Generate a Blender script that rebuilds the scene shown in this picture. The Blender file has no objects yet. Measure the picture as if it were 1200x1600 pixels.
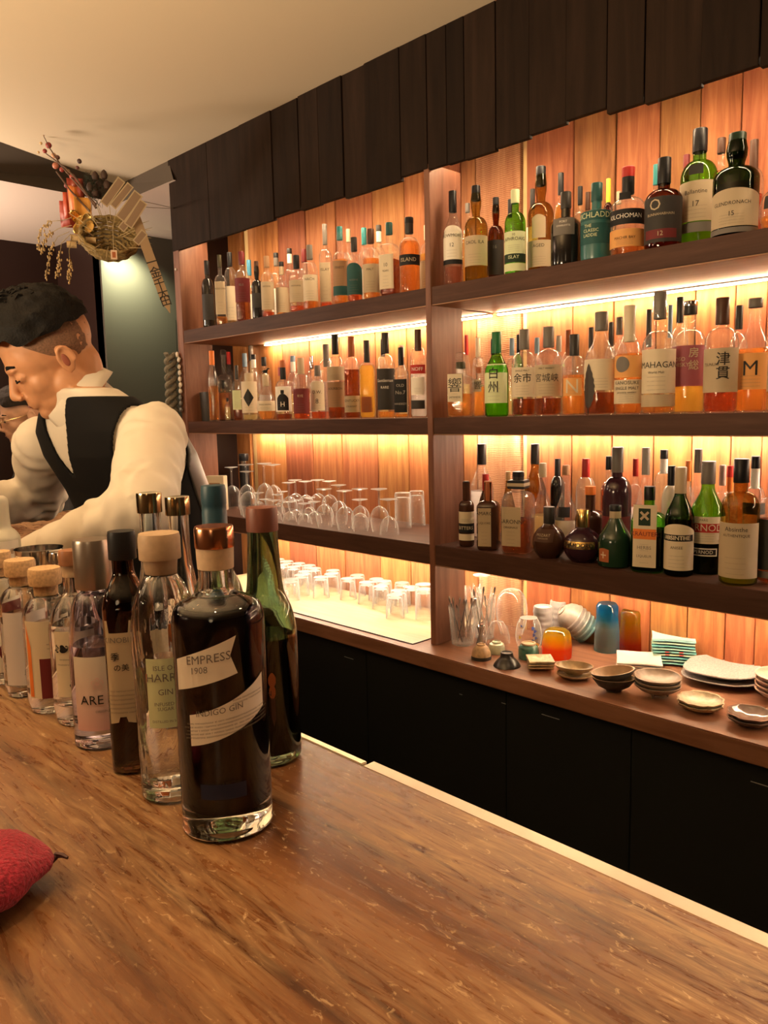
import bpy, bmesh, math, random
from mathutils import Vector, Matrix, noise

# ------------------------------------------------------------------ camera
S = bpy.context.scene
EYE = Vector((0.0, -1.9, 1.40))
FPX = 1220.0                                   # focal length in pixels of a 1200 x 1600 frame
FW = Vector((-0.71192638, 0.69092107, -0.12565389)).normalized()
RI = Vector((0.69832366, 0.71542133, -0.0227241)).normalized()
UP = RI.cross(FW).normalized()
cd = bpy.data.cameras.new('camera')
cam = bpy.data.objects.new('camera', cd)
S.collection.objects.link(cam)
cd.sensor_fit = 'VERTICAL'
cd.sensor_height = 36.0
cd.lens = 36.0 * FPX / 1600.0
cd.clip_start = 0.02
cam.matrix_world = Matrix(((RI.x, UP.x, -FW.x, EYE.x), (RI.y, UP.y, -FW.y, EYE.y), (RI.z, UP.z, -FW.z, EYE.z), (0, 0, 0, 1)))
S.camera = cam

# ------------------------------------------------------------------ world, exposure
S.view_settings.view_transform = 'Standard'
S.view_settings.look = 'None'
S.view_settings.gamma = 1.0
S.view_settings.exposure = 0.0
S.view_settings.use_curve_mapping = False
W = bpy.data.worlds.new('world')
S.world = W
W.use_nodes = True
W.node_tree.nodes['Background'].inputs[0].default_value = (1.0, 0.75, 0.5, 1)
W.node_tree.nodes['Background'].inputs[1].default_value = 0.02
cy = S.cycles
cy.max_bounces = 14
cy.diffuse_bounces = 4
cy.glossy_bounces = 6
cy.transmission_bounces = 12
cy.transparent_max_bounces = 40
cy.caustics_reflective = False
cy.caustics_refractive = False
cy.sample_clamp_indirect = 4.0
cy.sample_clamp_direct = 0.0
cy.use_denoising = True
try:
    cy.denoiser = 'OPENIMAGEDENOISE'
except Exception:
    pass
cy.use_adaptive_sampling = True
cy.adaptive_threshold = 0.02

# ------------------------------------------------------------------ room lamps and added fill lights
WARM = (1.0, 0.66, 0.36)
def lamp(name, kind, loc, target, power, color, **kw):
    l = bpy.data.lights.new(name, kind)
    l.energy = power
    l.color = color
    for k, v in kw.items():
        setattr(l, k, v)
    o = bpy.data.objects.new(name, l)
    S.collection.objects.link(o)
    o.location = loc
    if target is not None:
        o.rotation_euler = (Vector(target) - Vector(loc)).to_track_quat('-Z', 'Y').to_euler()
    return o
# ceiling downlights over the bar (all above or behind the frame)
lamp('bar_downlight', 'SPOT', (-0.45, -1.72, 2.5), (-0.45, -1.72, 1.0), 22, WARM, spot_size=1.5, spot_blend=0.8, shadow_soft_size=0.035)
lamp('bar_downlight', 'SPOT', (0.75, -1.75, 2.5), (0.75, -1.75, 1.0), 22, WARM, spot_size=1.5, spot_blend=0.8, shadow_soft_size=0.035)
lamp('bar_downlight', 'SPOT', (-1.55, -1.75, 2.5), (-1.6, -1.55, 1.0), 16, WARM, spot_size=1.5, spot_blend=0.8, shadow_soft_size=0.035)
lamp('bar_downlight', 'SPOT', (-2.75, -1.75, 2.5), (-2.9, -1.4, 1.0), 14, WARM, spot_size=1.5, spot_blend=0.8, shadow_soft_size=0.035)
lamp('aisle_downlight', 'SPOT', (-0.35, -0.75, 2.5), (-0.9, -0.95, 1.2), 12, WARM, spot_size=1.7, spot_blend=0.9, shadow_soft_size=0.05)
lamp('seat_downlight', 'SPOT', (-3.9, -0.9, 2.4), (-4.0, -0.8, 1.0), 34, (1.0, 0.72, 0.5), spot_size=1.6, spot_blend=0.8, shadow_soft_size=0.05)
# fill lamps added out of view for soft general light
lamp('ambient_fill', 'POINT', (0.9, -3.3, 1.95), None, 7, (1.0, 0.70, 0.40), shadow_soft_size=0.2)
lamp('ambient_fill', 'POINT', (-2.6, -3.1, 1.95), None, 4, (1.0, 0.70, 0.40), shadow_soft_size=0.2)
# unseen fill lights added to brighten the ceiling
lamp('ceiling_fill', 'AREA', (-1.2, -2.6, 1.5), (-1.2, -2.3, 2.6), 95, (1.0, 0.72, 0.42), shape='DISK', size=0.5)
lamp('ceiling_fill', 'AREA', (-2.9, -2.6, 1.75), (-2.8, -2.3, 2.6), 26, (1.0, 0.72, 0.42), shape='DISK', size=0.5)
lamp('far_ceiling_fill', 'AREA', (-4.3, -1.6, 1.9), (-4.3, -1.2, 2.6), 60, (1.0, 0.78, 0.58), shape='DISK', size=0.5)  # another unseen fill, added to brighten the far ceiling
# wall washer in the far corner
lamp('wall_washer', 'SPOT', (-4.14, 0.22, 2.34), (-4.30, 0.27, 2.12), 48.0, (0.95, 1.0, 0.62), spot_size=1.9, spot_blend=1.0, shadow_soft_size=0.03)

# ------------------------------------------------------------------ from a point of the view to a place in the room
def ray(px, py):
    return (FW * FPX + RI * (px - 600.0) - UP * (py - 800.0)).normalized()
def on_z(px, py, z):
    d = ray(px, py)
    return EYE + d * ((z - EYE.z) / d.z)
def on_y(px, py, y):
    d = ray(px, py)
    return EYE + d * ((y - EYE.y) / d.y)
def on_x(px, py, x):
    d = ray(px, py)
    return EYE + d * ((x - EYE.x) / d.x)
def depth(p):
    return (Vector(p) - EYE).dot(FW)
def proj(p):
    v = Vector(p) - EYE
    d = v.dot(FW)
    return 600 + FPX * v.dot(RI) / d, 800 - FPX * v.dot(UP) / d

# ------------------------------------------------------------------ objects
def link(o, parent=None):
    S.collection.objects.link(o)
    if parent is not None:
        o.parent = parent
    return o
def tag(o, label=None, cat=None, group=None, kind=None):
    if label: o['label'] = label
    if cat: o['category'] = cat
    if group: o['group'] = group
    if kind: o['kind'] = kind
    return o
USED = {}
def thing(name, label, cat, loc=(0, 0, 0), rotz=0.0, group=None, shared=False):
    o = bpy.data.objects.new(name, None)
    o.empty_display_size = 0.02
    link(o)
    o.location = loc
    o.rotation_euler = (0, 0, rotz)
    if not shared:
        assert label not in USED, label
        n = len(label.split())
        if not 4 <= n <= 16: print('LABEL LENGTH', n, label)
    USED[label] = 1
    return tag(o, label, cat, group)

class MB:
    """collects shapes, then links them as one mesh object"""
    def __init__(self):
        self.v, self.f = [], []
    def add(self, v, f):
        n = len(self.v)
        self.v += [tuple(p) for p in v]
        self.f += [tuple(i + n for i in q) for q in f]
        return self
    def box(self, x0, x1, y0, y1, z0, z1, bev=0.0):
        if bev <= 0:
            v = [(x, y, z) for z in (z0, z1) for y in (y0, y1) for x in (x0, x1)]
            return self.add(v, [(0, 2, 3, 1), (4, 5, 7, 6), (0, 1, 5, 4), (2, 6, 7, 3), (0, 4, 6, 2), (1, 3, 7, 5)])
        bm = bmesh.new()
        bmesh.ops.create_cube(bm, size=1.0)
        for q in bm.verts:
            q.co = Vector(((x0 + x1) / 2 + q.co.x * (x1 - x0), (y0 + y1) / 2 + q.co.y * (y1 - y0), (z0 + z1) / 2 + q.co.z * (z1 - z0)))
        bmesh.ops.bevel(bm, geom=bm.edges[:], offset=bev, segments=2, affect='EDGES')
        return self.bm(bm)
    def bm(self, bm):
        bm.verts.index_update()
        self.add([q.co for q in bm.verts], [[q.index for q in f.verts] for f in bm.faces])
        bm.free()
        return self
    def lathe(self, prof, n=24, cx=0.0, cy=0.0, sx=1.0, sy=1.0, p=2.0, closed=False, wob=None):
        """prof: (r, z) from bottom to top; p > 2 squares the section"""
        n0 = len(self.v)
        rows = []
        for (r, z) in prof:
            if r <= 1e-7:
                rows.append([len(self.v)])
                self.v.append((cx, cy, z))
                continue
            row = []
            for k in range(n):
                a = 2 * math.pi * k / n
                c, s = sec(a, p)
                q = 1.0 if wob is None else wob(a, r, z)
                row.append(len(self.v))
                self.v.append((cx + r * c * sx * q, cy + r * s * sy * q, z))
            rows.append(row)
        for a, b in zip(rows, rows[1:] + ([rows[0]] if closed else [])):
            if len(a) == 1 and len(b) == 1: continue
            for k in range(n):
                k2 = (k + 1) % n
                if len(a) == 1: self.f.append((a[0], b[k2], b[k]))
                elif len(b) == 1: self.f.append((a[k], a[k2], b[0]))
                else: self.f.append((a[k], a[k2], b[k2], b[k]))
        return self
    def tube(self, pts, rad, n=8, cap=True):
        pts = [Vector(q) for q in pts]
        if not isinstance(rad, (list, tuple)): rad = [rad] * len(pts)
        rows = []
        ref = None
        for i, q in enumerate(pts):
            t = (pts[min(i + 1, len(pts) - 1)] - pts[max(i - 1, 0)]).normalized()
            if ref is None:
                ref = t.orthogonal().normalized()
            ref = (ref - t * ref.dot(t))
            ref = ref.normalized() if ref.length > 1e-6 else t.orthogonal().normalized()
            b = t.cross(ref)
            row = []
            for k in range(n):
                a = 2 * math.pi * k / n
                row.append(len(self.v))
                self.v.append(tuple(q + (ref * math.cos(a) + b * math.sin(a)) * rad[i]))
            rows.append(row)
        for a, b in zip(rows, rows[1:]):
            for k in range(n):
                k2 = (k + 1) % n
                self.f.append((a[k], a[k2], b[k2], b[k]))
        if cap:
            self.f.append(tuple(reversed(rows[0])))
            self.f.append(tuple(rows[-1]))
        return self
    def ball(self, c, r, u=12, v=8, rot=None):
        if not isinstance(r, (list, tuple)): r = (r, r, r)
        c = Vector(c)
        vs, fs = [], []
        for i in range(v + 1):
            th = math.pi * i / v
            for k in range(u):
                ph = 2 * math.pi * k / u
                q = Vector((r[0] * math.sin(th) * math.cos(ph), r[1] * math.sin(th) * math.sin(ph), -r[2] * math.cos(th)))
                if rot is not None: q = rot @ q
                vs.append(c + q)
        for i in range(v):
            for k in range(u):
                k2 = (k + 1) % u
                fs.append((i * u + k, i * u + k2, (i + 1) * u + k2, (i + 1) * u + k))
        return self.add(vs, fs)
    def mesh(self, name, mat=None, smooth=True):
        m = bpy.data.meshes.new(name)
        m.from_pydata(self.v, [], self.f)
        m.validate()
        if mat is not None: m.materials.append(mat)
        if smooth and len(m.polygons):
            m.polygons.foreach_set('use_smooth', [True] * len(m.polygons))
            try:
                m.set_sharp_from_angle(angle=math.radians(38))
            except Exception:
                pass
        m.update()
        return m
    def build(self, name, mat=None, parent=None, smooth=True):
        return link(bpy.data.objects.new(name, self.mesh(name, mat, smooth)), parent)

def sec(a, p=2.0):
    """unit section at angle a: circle (p = 2) or rounded square"""
    c, s = math.cos(a), math.sin(a)
    if p == 2.0: return c, s
    m = (abs(c) ** p + abs(s) ** p) ** (-1.0 / p)
    return c * m, s * m

def rough_bevel(o, w=0.003, seg=2):
    m = o.modifiers.new('edge', 'BEVEL')
    m.width = w; m.segments = seg; m.limit_method = 'ANGLE'
    return o

def skin_over(mb, voxel, smooth=6, it_factor=0.5):
    """one continuous surface over overlapping solids"""
    me = mb.mesh('tmp', None, False)
    o = bpy.data.objects.new('tmp', me)
    S.collection.objects.link(o)
    r = o.modifiers.new('r', 'REMESH'); r.mode = 'VOXEL'; r.voxel_size = voxel; r.use_smooth_shade = True
    if smooth:
        s = o.modifiers.new('s', 'SMOOTH'); s.iterations = smooth; s.factor = it_factor
    dg = bpy.context.evaluated_depsgraph_get()
    dg.update()
    out = bpy.data.meshes.new_from_object(o.evaluated_get(dg), depsgraph=dg)
    bpy.data.objects.remove(o)
    bpy.data.meshes.remove(me)
    return out

# ------------------------------------------------------------------ materials
MATS = {}
def nodes_of(name):
    m = bpy.data.materials.new(name)
    m.use_nodes = True
    return m, m.node_tree.nodes, m.node_tree.links
def pset(b, **kw):
    for k, v in kw.items():
        b.inputs[k].default_value = v
def paint(col, rough=0.5, metal=0.0, spec=0.5, name=None, bump=0.0, bscale=60.0, mottled=0.0):
    key = ('paint', tuple(round(c, 4) for c in col), rough, metal, spec, bump, mottled)
    if key in MATS: return MATS[key]
    m, N, L = nodes_of(name or 'paint')
    b = N['Principled BSDF']
    pset(b, **{'Base Color': (*col, 1), 'Roughness': rough, 'Metallic': metal, 'Specular IOR Level': spec})
    if bump or mottled:
        tc = N.new('ShaderNodeTexCoord'); n = N.new('ShaderNodeTexNoise')
        n.inputs['Scale'].default_value = bscale; n.inputs['Detail'].default_value = 5
        L.new(tc.outputs['Object'], n.inputs['Vector'])
        if bump:
            bu = N.new('ShaderNodeBump'); bu.inputs['Strength'].default_value = bump; bu.inputs['Distance'].default_value = 0.004
            L.new(n.outputs['Fac'], bu.inputs['Height']); L.new(bu.outputs['Normal'], b.inputs['Normal'])
        if mottled:
            r = N.new('ShaderNodeValToRGB')
            r.color_ramp.elements[0].position = 0.3; r.color_ramp.elements[1].position = 0.72
            r.color_ramp.elements[0].color = (*[c * (1 - mottled) for c in col], 1)
            r.color_ramp.elements[1].color = (*[min(1, c * (1 + mottled)) for c in col], 1)
            L.new(n.outputs['Fac'], r.inputs['Fac']); L.new(r.outputs['Color'], b.inputs['Base Color'])
    MATS[key] = m
    return m
def emitter(col, strength, name='lamp_glow'):
    m, N, L = nodes_of(name)
    N.remove(N['Principled BSDF'])
    e = N.new('ShaderNodeEmission'); e.inputs[0].default_value = (*col, 1); e.inputs[1].default_value = strength
    L.new(e.outputs[0], N['Material Output'].inputs[0])
    return m
def thin_glass(tint=(1, 1, 1), edge=0.35, refl=0.55, rough=0.02, name='thin_glass', wave=0.0, base=0.03):
    key = ('thin', tint, edge, refl, rough, wave, base)
    if key in MATS: return MATS[key]
    m, N, L = nodes_of(name)
    N.remove(N['Principled BSDF'])
    lw = N.new('ShaderNodeLayerWeight'); lw.inputs['Blend'].default_value = 0.35
    ramp = N.new('ShaderNodeValToRGB')
    e = ramp.color_ramp.elements
    e[0].position = 0.0; e[0].color = (*tint, 1)
    e[1].position = 1.0; e[1].color = (*[t * edge for t in tint], 1)
    q = e.new(0.55); q.color = (*[t * (0.75 + 0.25 * edge) for t in tint], 1)
    L.new(lw.outputs['Facing'], ramp.inputs['Fac'])
    tr = N.new('ShaderNodeBsdfTransparent'); gl = N.new('ShaderNodeBsdfGlossy')
    gl.inputs['Roughness'].default_value = rough
    L.new(ramp.outputs['Color'], tr.inputs['Color'])
    pw = N.new('ShaderNodeMath'); pw.operation = 'POWER'; pw.inputs[1].default_value = 3.0
    ml = N.new('ShaderNodeMath'); ml.operation = 'MULTIPLY_ADD'; ml.inputs[1].default_value = refl; ml.inputs[2].default_value = base
    mix = N.new('ShaderNodeMixShader')
    L.new(lw.outputs['Facing'], pw.inputs[0]); L.new(pw.outputs[0], ml.inputs[0]); L.new(ml.outputs[0], mix.inputs[0])
    L.new(tr.outputs[0], mix.inputs[1]); L.new(gl.outputs[0], mix.inputs[2])
    if wave:
        tc = N.new('ShaderNodeTexCoord'); n = N.new('ShaderNodeTexNoise'); n.inputs['Scale'].default_value = 45
        bu = N.new('ShaderNodeBump'); bu.inputs['Strength'].default_value = wave; bu.inputs['Distance'].default_value = 0.004
        L.new(tc.outputs['Object'], n.inputs['Vector']); L.new(n.outputs['Fac'], bu.inputs['Height'])
        for s in (lw, gl): L.new(bu.outputs['Normal'], s.inputs['Normal'])
    L.new(mix.outputs[0], N['Material Output'].inputs[0])
    MATS[key] = m
    return m
def bright_glass(name, glow=0.55, refl=0.6, wave=0.0, rough=0.02, tint=(0.99, 0.99, 0.985), base=0.04, power=1.6, edge=0.7):
    """thin colourless glass whose slanting walls scatter the strip light"""
    m, N, L = nodes_of(name)
    N.remove(N['Principled BSDF'])
    lw = N.new('ShaderNodeLayerWeight'); lw.inputs['Blend'].default_value = 0.4
    tr = N.new('ShaderNodeBsdfTransparent')
    rp = N.new('ShaderNodeValToRGB'); e = rp.color_ramp.elements
    e[0].position = 0.55; e[0].color = (*tint, 1); e[1].position = 0.95; e[1].color = (*[t * edge for t in tint], 1)
    L.new(lw.outputs['Facing'], rp.inputs[0]); L.new(rp.outputs[0], tr.inputs[0])
    gl = N.new('ShaderNodeBsdfGlossy'); gl.inputs['Roughness'].default_value = rough
    tl = N.new('ShaderNodeBsdfTranslucent'); tl.inputs[0].default_value = (1, 1, 1, 1)
    df = N.new('ShaderNodeBsdfDiffuse'); df.inputs[0].default_value = (1, 1, 1, 1)
    sc = N.new('ShaderNodeMixShader'); sc.inputs[0].default_value = 0.5
    L.new(tl.outputs[0], sc.inputs[1]); L.new(df.outputs[0], sc.inputs[2])
    def curve(p, a, b):
        pw = N.new('ShaderNodeMath'); pw.operation = 'POWER'; pw.inputs[1].default_value = p
        ml = N.new('ShaderNodeMath'); ml.operation = 'MULTIPLY_ADD'; ml.inputs[1].default_value = a; ml.inputs[2].default_value = b; ml.use_clamp = True
        L.new(lw.outputs['Facing'], pw.inputs[0]); L.new(pw.outputs[0], ml.inputs[0])
        return ml.outputs[0]
    m1 = N.new('ShaderNodeMixShader'); m2 = N.new('ShaderNodeMixShader')
    L.new(curve(power, glow, 0.02), m1.inputs[0]); L.new(tr.outputs[0], m1.inputs[1]); L.new(sc.outputs[0], m1.inputs[2])
    L.new(curve(3.0, refl, base), m2.inputs[0]); L.new(m1.outputs[0], m2.inputs[1]); L.new(gl.outputs[0], m2.inputs[2])
    if wave:
        tc = N.new('ShaderNodeTexCoord'); n = N.new('ShaderNodeTexNoise'); n.inputs['Scale'].default_value = 70
        bu = N.new('ShaderNodeBump'); bu.inputs['Strength'].default_value = wave; bu.inputs['Distance'].default_value = 0.004
        L.new(tc.outputs['Object'], n.inputs['Vector']); L.new(n.outputs['Fac'], bu.inputs['Height'])
        for q in (lw, gl): L.new(bu.outputs['Normal'], q.inputs['Normal'])
    L.new(m2.outputs[0], N['Material Output'].inputs[0])
    return m
def spirit(col, name):
    """coloured drink: lets light through and glows where light falls on it"""
    m, N, L = nodes_of(name)
    N.remove(N['Principled BSDF'])
    tr = N.new('ShaderNodeBsdfTransparent'); tr.inputs[0].default_value = (*[c ** 0.55 for c in col], 1)
    tl = N.new('ShaderNodeBsdfTranslucent'); tl.inputs[0].default_value = (*col, 1)
    gl = N.new('ShaderNodeBsdfGlossy'); gl.inputs['Roughness'].default_value = 0.05
    a = N.new('ShaderNodeMixShader'); a.inputs[0].default_value = 0.30
    L.new(tr.outputs[0], a.inputs[1]); L.new(tl.outputs[0], a.inputs[2])
    lw = N.new('ShaderNodeLayerWeight'); lw.inputs['Blend'].default_value = 0.25
    b = N.new('ShaderNodeMixShader')
    ml = N.new('ShaderNodeMath'); ml.operation = 'MULTIPLY'; ml.inputs[1].default_value = 0.35
    L.new(lw.outputs['Fresnel'], ml.inputs[0]); L.new(ml.outputs[0], b.inputs[0]); L.new(a.outputs[0], b.inputs[1]); L.new(gl.outputs[0], b.inputs[2])
    L.new(b.outputs[0], N['Material Output'].inputs[0])
    return m
def clear(col=(1, 1, 1), ior=1.5, rough=0.0, name='clear_glass', bump=None):
    key = ('clear', col, ior, rough, name)
    if key in MATS: return MATS[key]
    m, N, L = nodes_of(name)
    b = N['Principled BSDF']
    pset(b, **{'Base Color': (*col, 1), 'Roughness': rough, 'IOR': ior, 'Transmission Weight': 1.0})
    MATS[key] = m
    return m
def wood(name, cols, stretch=(1, 1, 1), scale=6.0, rough=0.5, bump=0.15, vary=0.35, saw=0.0, hue=0.0, spec=0.4):
    """long grain wood; every board keeps its own tone and its own grain"""
    m, N, L = nodes_of(name)
    b = N['Principled BSDF']
    tc = N.new('ShaderNodeTexCoord'); oi = N.new('ShaderNodeObjectInfo')
    mp = N.new('ShaderNodeMapping'); mp.inputs['Scale'].default_value = stretch
    ad = N.new('ShaderNodeVectorMath'); ad.operation = 'ADD'
    ml = N.new('ShaderNodeMath'); ml.operation = 'MULTIPLY'; ml.inputs[1].default_value = 37.0
    L.new(oi.outputs['Random'], ml.inputs[0]); L.new(ml.outputs[0], ad.inputs[1])
    L.new(tc.outputs['Object'], mp.inputs['Vector']); L.new(mp.outputs[0], ad.inputs[0])
    n = N.new('ShaderNodeTexNoise'); n.inputs['Scale'].default_value = scale; n.inputs['Detail'].default_value = 8
    n.inputs['Roughness'].default_value = 0.62; n.inputs['Distortion'].default_value = 0.7
    L.new(ad.outputs[0], n.inputs['Vector'])
    r = N.new('ShaderNodeValToRGB')
    es = r.color_ramp.elements
    es[0].position = 0.28; es[0].color = (*cols[0], 1)
    es[1].position = 0.74; es[1].color = (*cols[-1], 1)
    if len(cols) == 3:
        q = es.new(0.5); q.color = (*cols[1], 1)
    L.new(n.outputs['Fac'], r.inputs['Fac'])
    hs = N.new('ShaderNodeHueSaturation')
    mr = N.new('ShaderNodeMapRange'); mr.inputs[3].default_value = 1 - vary; mr.inputs[4].default_value = 1 + vary
    L.new(oi.outputs['Random'], mr.inputs[0]); L.new(mr.outputs[0], hs.inputs['Value'])
    L.new(r.outputs['Color'], hs.inputs['Color'])
    col = hs.outputs['Color']
    if hue:
        mh = N.new('ShaderNodeMapRange'); mh.inputs[3].default_value = 0.5 - hue; mh.inputs[4].default_value = 0.5 + hue
        fr = N.new('ShaderNodeMath'); fr.operation = 'FRACT'
        m7 = N.new('ShaderNodeMath'); m7.operation = 'MULTIPLY'; m7.inputs[1].default_value = 7.31
        L.new(oi.outputs['Random'], m7.inputs[0]); L.new(m7.outputs[0], fr.inputs[0]); L.new(fr.outputs[0], mh.inputs[0])
        L.new(mh.outputs[0], hs.inputs['Hue'])
    h = n.outputs['Fac']
    if saw:
        wv = N.new('ShaderNodeTexWave'); wv.bands_direction = 'Z'; wv.inputs['Scale'].default_value = 48; wv.inputs['Distortion'].default_value = 3.5
        wv.inputs['Detail'].default_value = 3
        L.new(tc.outputs['Object'], wv.inputs['Vector'])
        mx = N.new('ShaderNodeMix'); mx.data_type = 'RGBA'; mx.inputs[0].default_value = saw
        mx.blend_type = 'SOFT_LIGHT'
        L.new(col, mx.inputs['A']); L.new(wv.outputs['Color'], mx.inputs['B'])
        col = mx.outputs['Result']; h = wv.outputs['Fac']
    L.new(col, b.inputs['Base Color'])
    pset(b, Roughness=rough)
    pset(b, **{'Specular IOR Level': spec})
    if bump:
        bu = N.new('ShaderNodeBump'); bu.inputs['Strength'].default_value = bump; bu.inputs['Distance'].default_value = 0.003
        L.new(h, bu.inputs['Height']); L.new(bu.outputs['Normal'], b.inputs['Normal'])
    return m
def bar_wood():
    m, N, L = nodes_of('worn_bar_wood')
    b = N['Principled BSDF']
    tc = N.new('ShaderNodeTexCoord')
    def nz(sc, scale, detail=8, dist=0.5, rot=0.0):
        mp = N.new('ShaderNodeMapping'); mp.inputs['Scale'].default_value = sc; mp.inputs['Rotation'].default_value = (0, 0, rot)
        n = N.new('ShaderNodeTexNoise'); n.inputs['Scale'].default_value = scale; n.inputs['Detail'].default_value = detail
        n.inputs['Distortion'].default_value = dist; n.inputs['Roughness'].default_value = 0.65
        L.new(tc.outputs['Object'], mp.inputs[0]); L.new(mp.outputs[0], n.inputs['Vector'])
        return n.outputs['Fac']
    def ramp(f, els):
        r = N.new('ShaderNodeValToRGB')
        e = r.color_ramp.elements
        e[0].position, e[0].color = els[0][0], (*els[0][1], 1)
        e[1].position, e[1].color = els[-1][0], (*els[-1][1], 1)
        for p, c in els[1:-1]:
            q = e.new(p); q.color = (*c, 1)
        L.new(f, r.inputs[0])
        return r.outputs[0]
    def mul(a, c):
        q = N.new('ShaderNodeMath'); q.operation = 'MULTIPLY'
        L.new(a, q.inputs[0])
        if isinstance(c, float): q.inputs[1].default_value = c
        else: L.new(c, q.inputs[1])
        return q.outputs[0]
    grain = nz((0.55, 7.0, 1.0), 2.6, 9, 1.3, 0.07)
    base = ramp(grain, [(0.31, (0.050, 0.018, 0.008)), (0.43, (0.118, 0.045, 0.016)), (0.56, (0.180, 0.075, 0.027)), (0.78, (0.25, 0.115, 0.045))])
    fine = nz((2.0, 60.0, 1.0), 4.0, 4, 0.3, 0.06)
    streak = nz((2.6, 20.0, 1.0), 5.0, 9, 1.6, 0.08)
    patch = nz((1.2, 3.0, 1.0), 2.2, 5, 0.6)
    bits = nz((16.0, 34.0, 1.0), 5.0, 6, 1.0)
    w1 = ramp(streak, [(0.38, (0, 0, 0)), (0.66, (1, 1, 1))])
    w2 = ramp(patch, [(0.38, (0, 0, 0)), (0.54, (1, 1, 1))])
    w3 = ramp(bits, [(0.60, (0, 0, 0)), (0.67, (1, 1, 1))])
    sep = N.new('ShaderNodeSeparateXYZ'); L.new(tc.outputs['Object'], sep.inputs[0])
    far = N.new('ShaderNodeMapRange'); far.inputs[1].default_value = -1.85; far.inputs[2].default_value = -1.45
    far.inputs[3].default_value = 0.12; far.inputs[4].default_value = 1.0  # paler towards the back edge: lamp light painted in with the wear
    L.new(sep.outputs['Y'], far.inputs[0])
    lit_wear = mul(mul(w1, w2), far.outputs[0])
    mx = N.new('ShaderNodeMix'); mx.data_type = 'RGBA'
    L.new(mul(lit_wear, 0.72), mx.inputs[0]); L.new(base, mx.inputs['A']); mx.inputs['B'].default_value = (0.52, 0.34, 0.17, 1)
    mx2 = N.new('ShaderNodeMix'); mx2.data_type = 'RGBA'
    L.new(mul(mul(w3, far.outputs[0]), 0.75), mx2.inputs[0]); L.new(mx.outputs['Result'], mx2.inputs['A']); mx2.inputs['B'].default_value = (0.62, 0.44, 0.25, 1)
    mx3 = N.new('ShaderNodeMix'); mx3.data_type = 'RGBA'; mx3.blend_type = 'SOFT_LIGHT'; mx3.inputs[0].default_value = 0.35
    fr = ramp(fine, [(0.35, (0.3, 0.3, 0.3)), (0.65, (0.7, 0.7, 0.7))])
    L.new(mx2.outputs['Result'], mx3.inputs['A']); L.new(fr, mx3.inputs['B'])
    L.new(mx3.outputs['Result'], b.inputs['Base Color'])
    ro = N.new('ShaderNodeMapRange'); ro.inputs[3].default_value = 0.26; ro.inputs[4].default_value = 0.55
    L.new(lit_wear, ro.inputs[0]); L.new(ro.outputs[0], b.inputs['Roughness'])
    bu = N.new('ShaderNodeBump'); bu.inputs['Strength'].default_value = 0.12; bu.inputs['Distance'].default_value = 0.002
    L.new(streak, bu.inputs['Height']); L.new(bu.outputs['Normal'], b.inputs['Normal'])
    return m

BAR = bar_wood()
PLANK = wood('lit_cedar_boards', [(0.21, 0.066, 0.022), (0.33, 0.120, 0.042), (0.45, 0.190, 0.072)], (7, 7, 0.5), 6.0, 0.6, 0.3, 0.30, hue=0.014, spec=0.25)
SAWN = wood('saw_marked_board', [(0.27, 0.10, 0.045), (0.38, 0.17, 0.08), (0.50, 0.26, 0.13)], (5, 5, 0.55), 5.0, 0.7, 0.25, 0.08, saw=0.32)
PALEWOOD = wood('pale_batten', [(0.55, 0.36, 0.14), (0.66, 0.46, 0.2), (0.72, 0.54, 0.26)], (5, 5, 0.5), 5.0, 0.6, 0.1, 0.05)
DARKWOOD = wood('dark_soffit_boards', [(0.010, 0.005, 0.003), (0.016, 0.0085, 0.005), (0.024, 0.0125, 0.008)], (5, 5, 0.45), 5.0, 0.7, 0.15, 0.25, spec=0.12)
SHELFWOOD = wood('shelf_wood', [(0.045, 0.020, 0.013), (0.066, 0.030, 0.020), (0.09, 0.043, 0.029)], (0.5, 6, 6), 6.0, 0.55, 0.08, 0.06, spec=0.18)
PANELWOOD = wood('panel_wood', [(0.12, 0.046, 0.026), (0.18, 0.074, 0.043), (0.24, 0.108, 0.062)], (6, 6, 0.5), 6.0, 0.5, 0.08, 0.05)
LITWOOD = wood('lit_shelf_underside', [(0.24, 0.115, 0.062), (0.31, 0.16, 0.09), (0.38, 0.21, 0.125)], (0.5, 6, 6), 5.0, 0.5, 0.05, 0.04, spec=0.25)  # shelf wood made lighter to paint in the strip light
COUNTERWOOD = wood('counter_wood', [(0.15, 0.060, 0.033), (0.21, 0.095, 0.055), (0.27, 0.13, 0.08)], (0.5, 6, 6), 5.0, 0.32, 0.05, 0.03)
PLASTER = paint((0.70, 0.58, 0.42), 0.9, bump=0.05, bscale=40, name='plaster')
BLACK = paint((0.008, 0.009, 0.008), 0.5, spec=0.25, name='black_laminate')
STEEL = paint((0.55, 0.54, 0.52), 0.25, metal=1.0, name='steel')
CHROME = paint((0.75, 0.74, 0.72), 0.08, metal=1.0, name='chrome')
BRASS = paint((0.62, 0.50, 0.38), 0.35, metal=1.0, name='brass')
GOLD = paint((0.83, 0.56, 0.2), 0.2, metal=1.0, name='gold')
COPPER = paint((0.72, 0.33, 0.17), 0.18, metal=1.0, name='copper')

# ================================================================== the room
def struct(name, mb, mat, parent=None, smooth=False):
    o = mb.build(name, mat, parent, smooth)
    if parent is None: o['kind'] = 'structure'
    return o
CEIL = 2.55
struct('floor', MB().box(-5.2, 3.2, -4.6, 1.2, -0.05, 0.0), paint((0.05, 0.035, 0.025), 0.5, name='floor_wood'))
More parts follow.
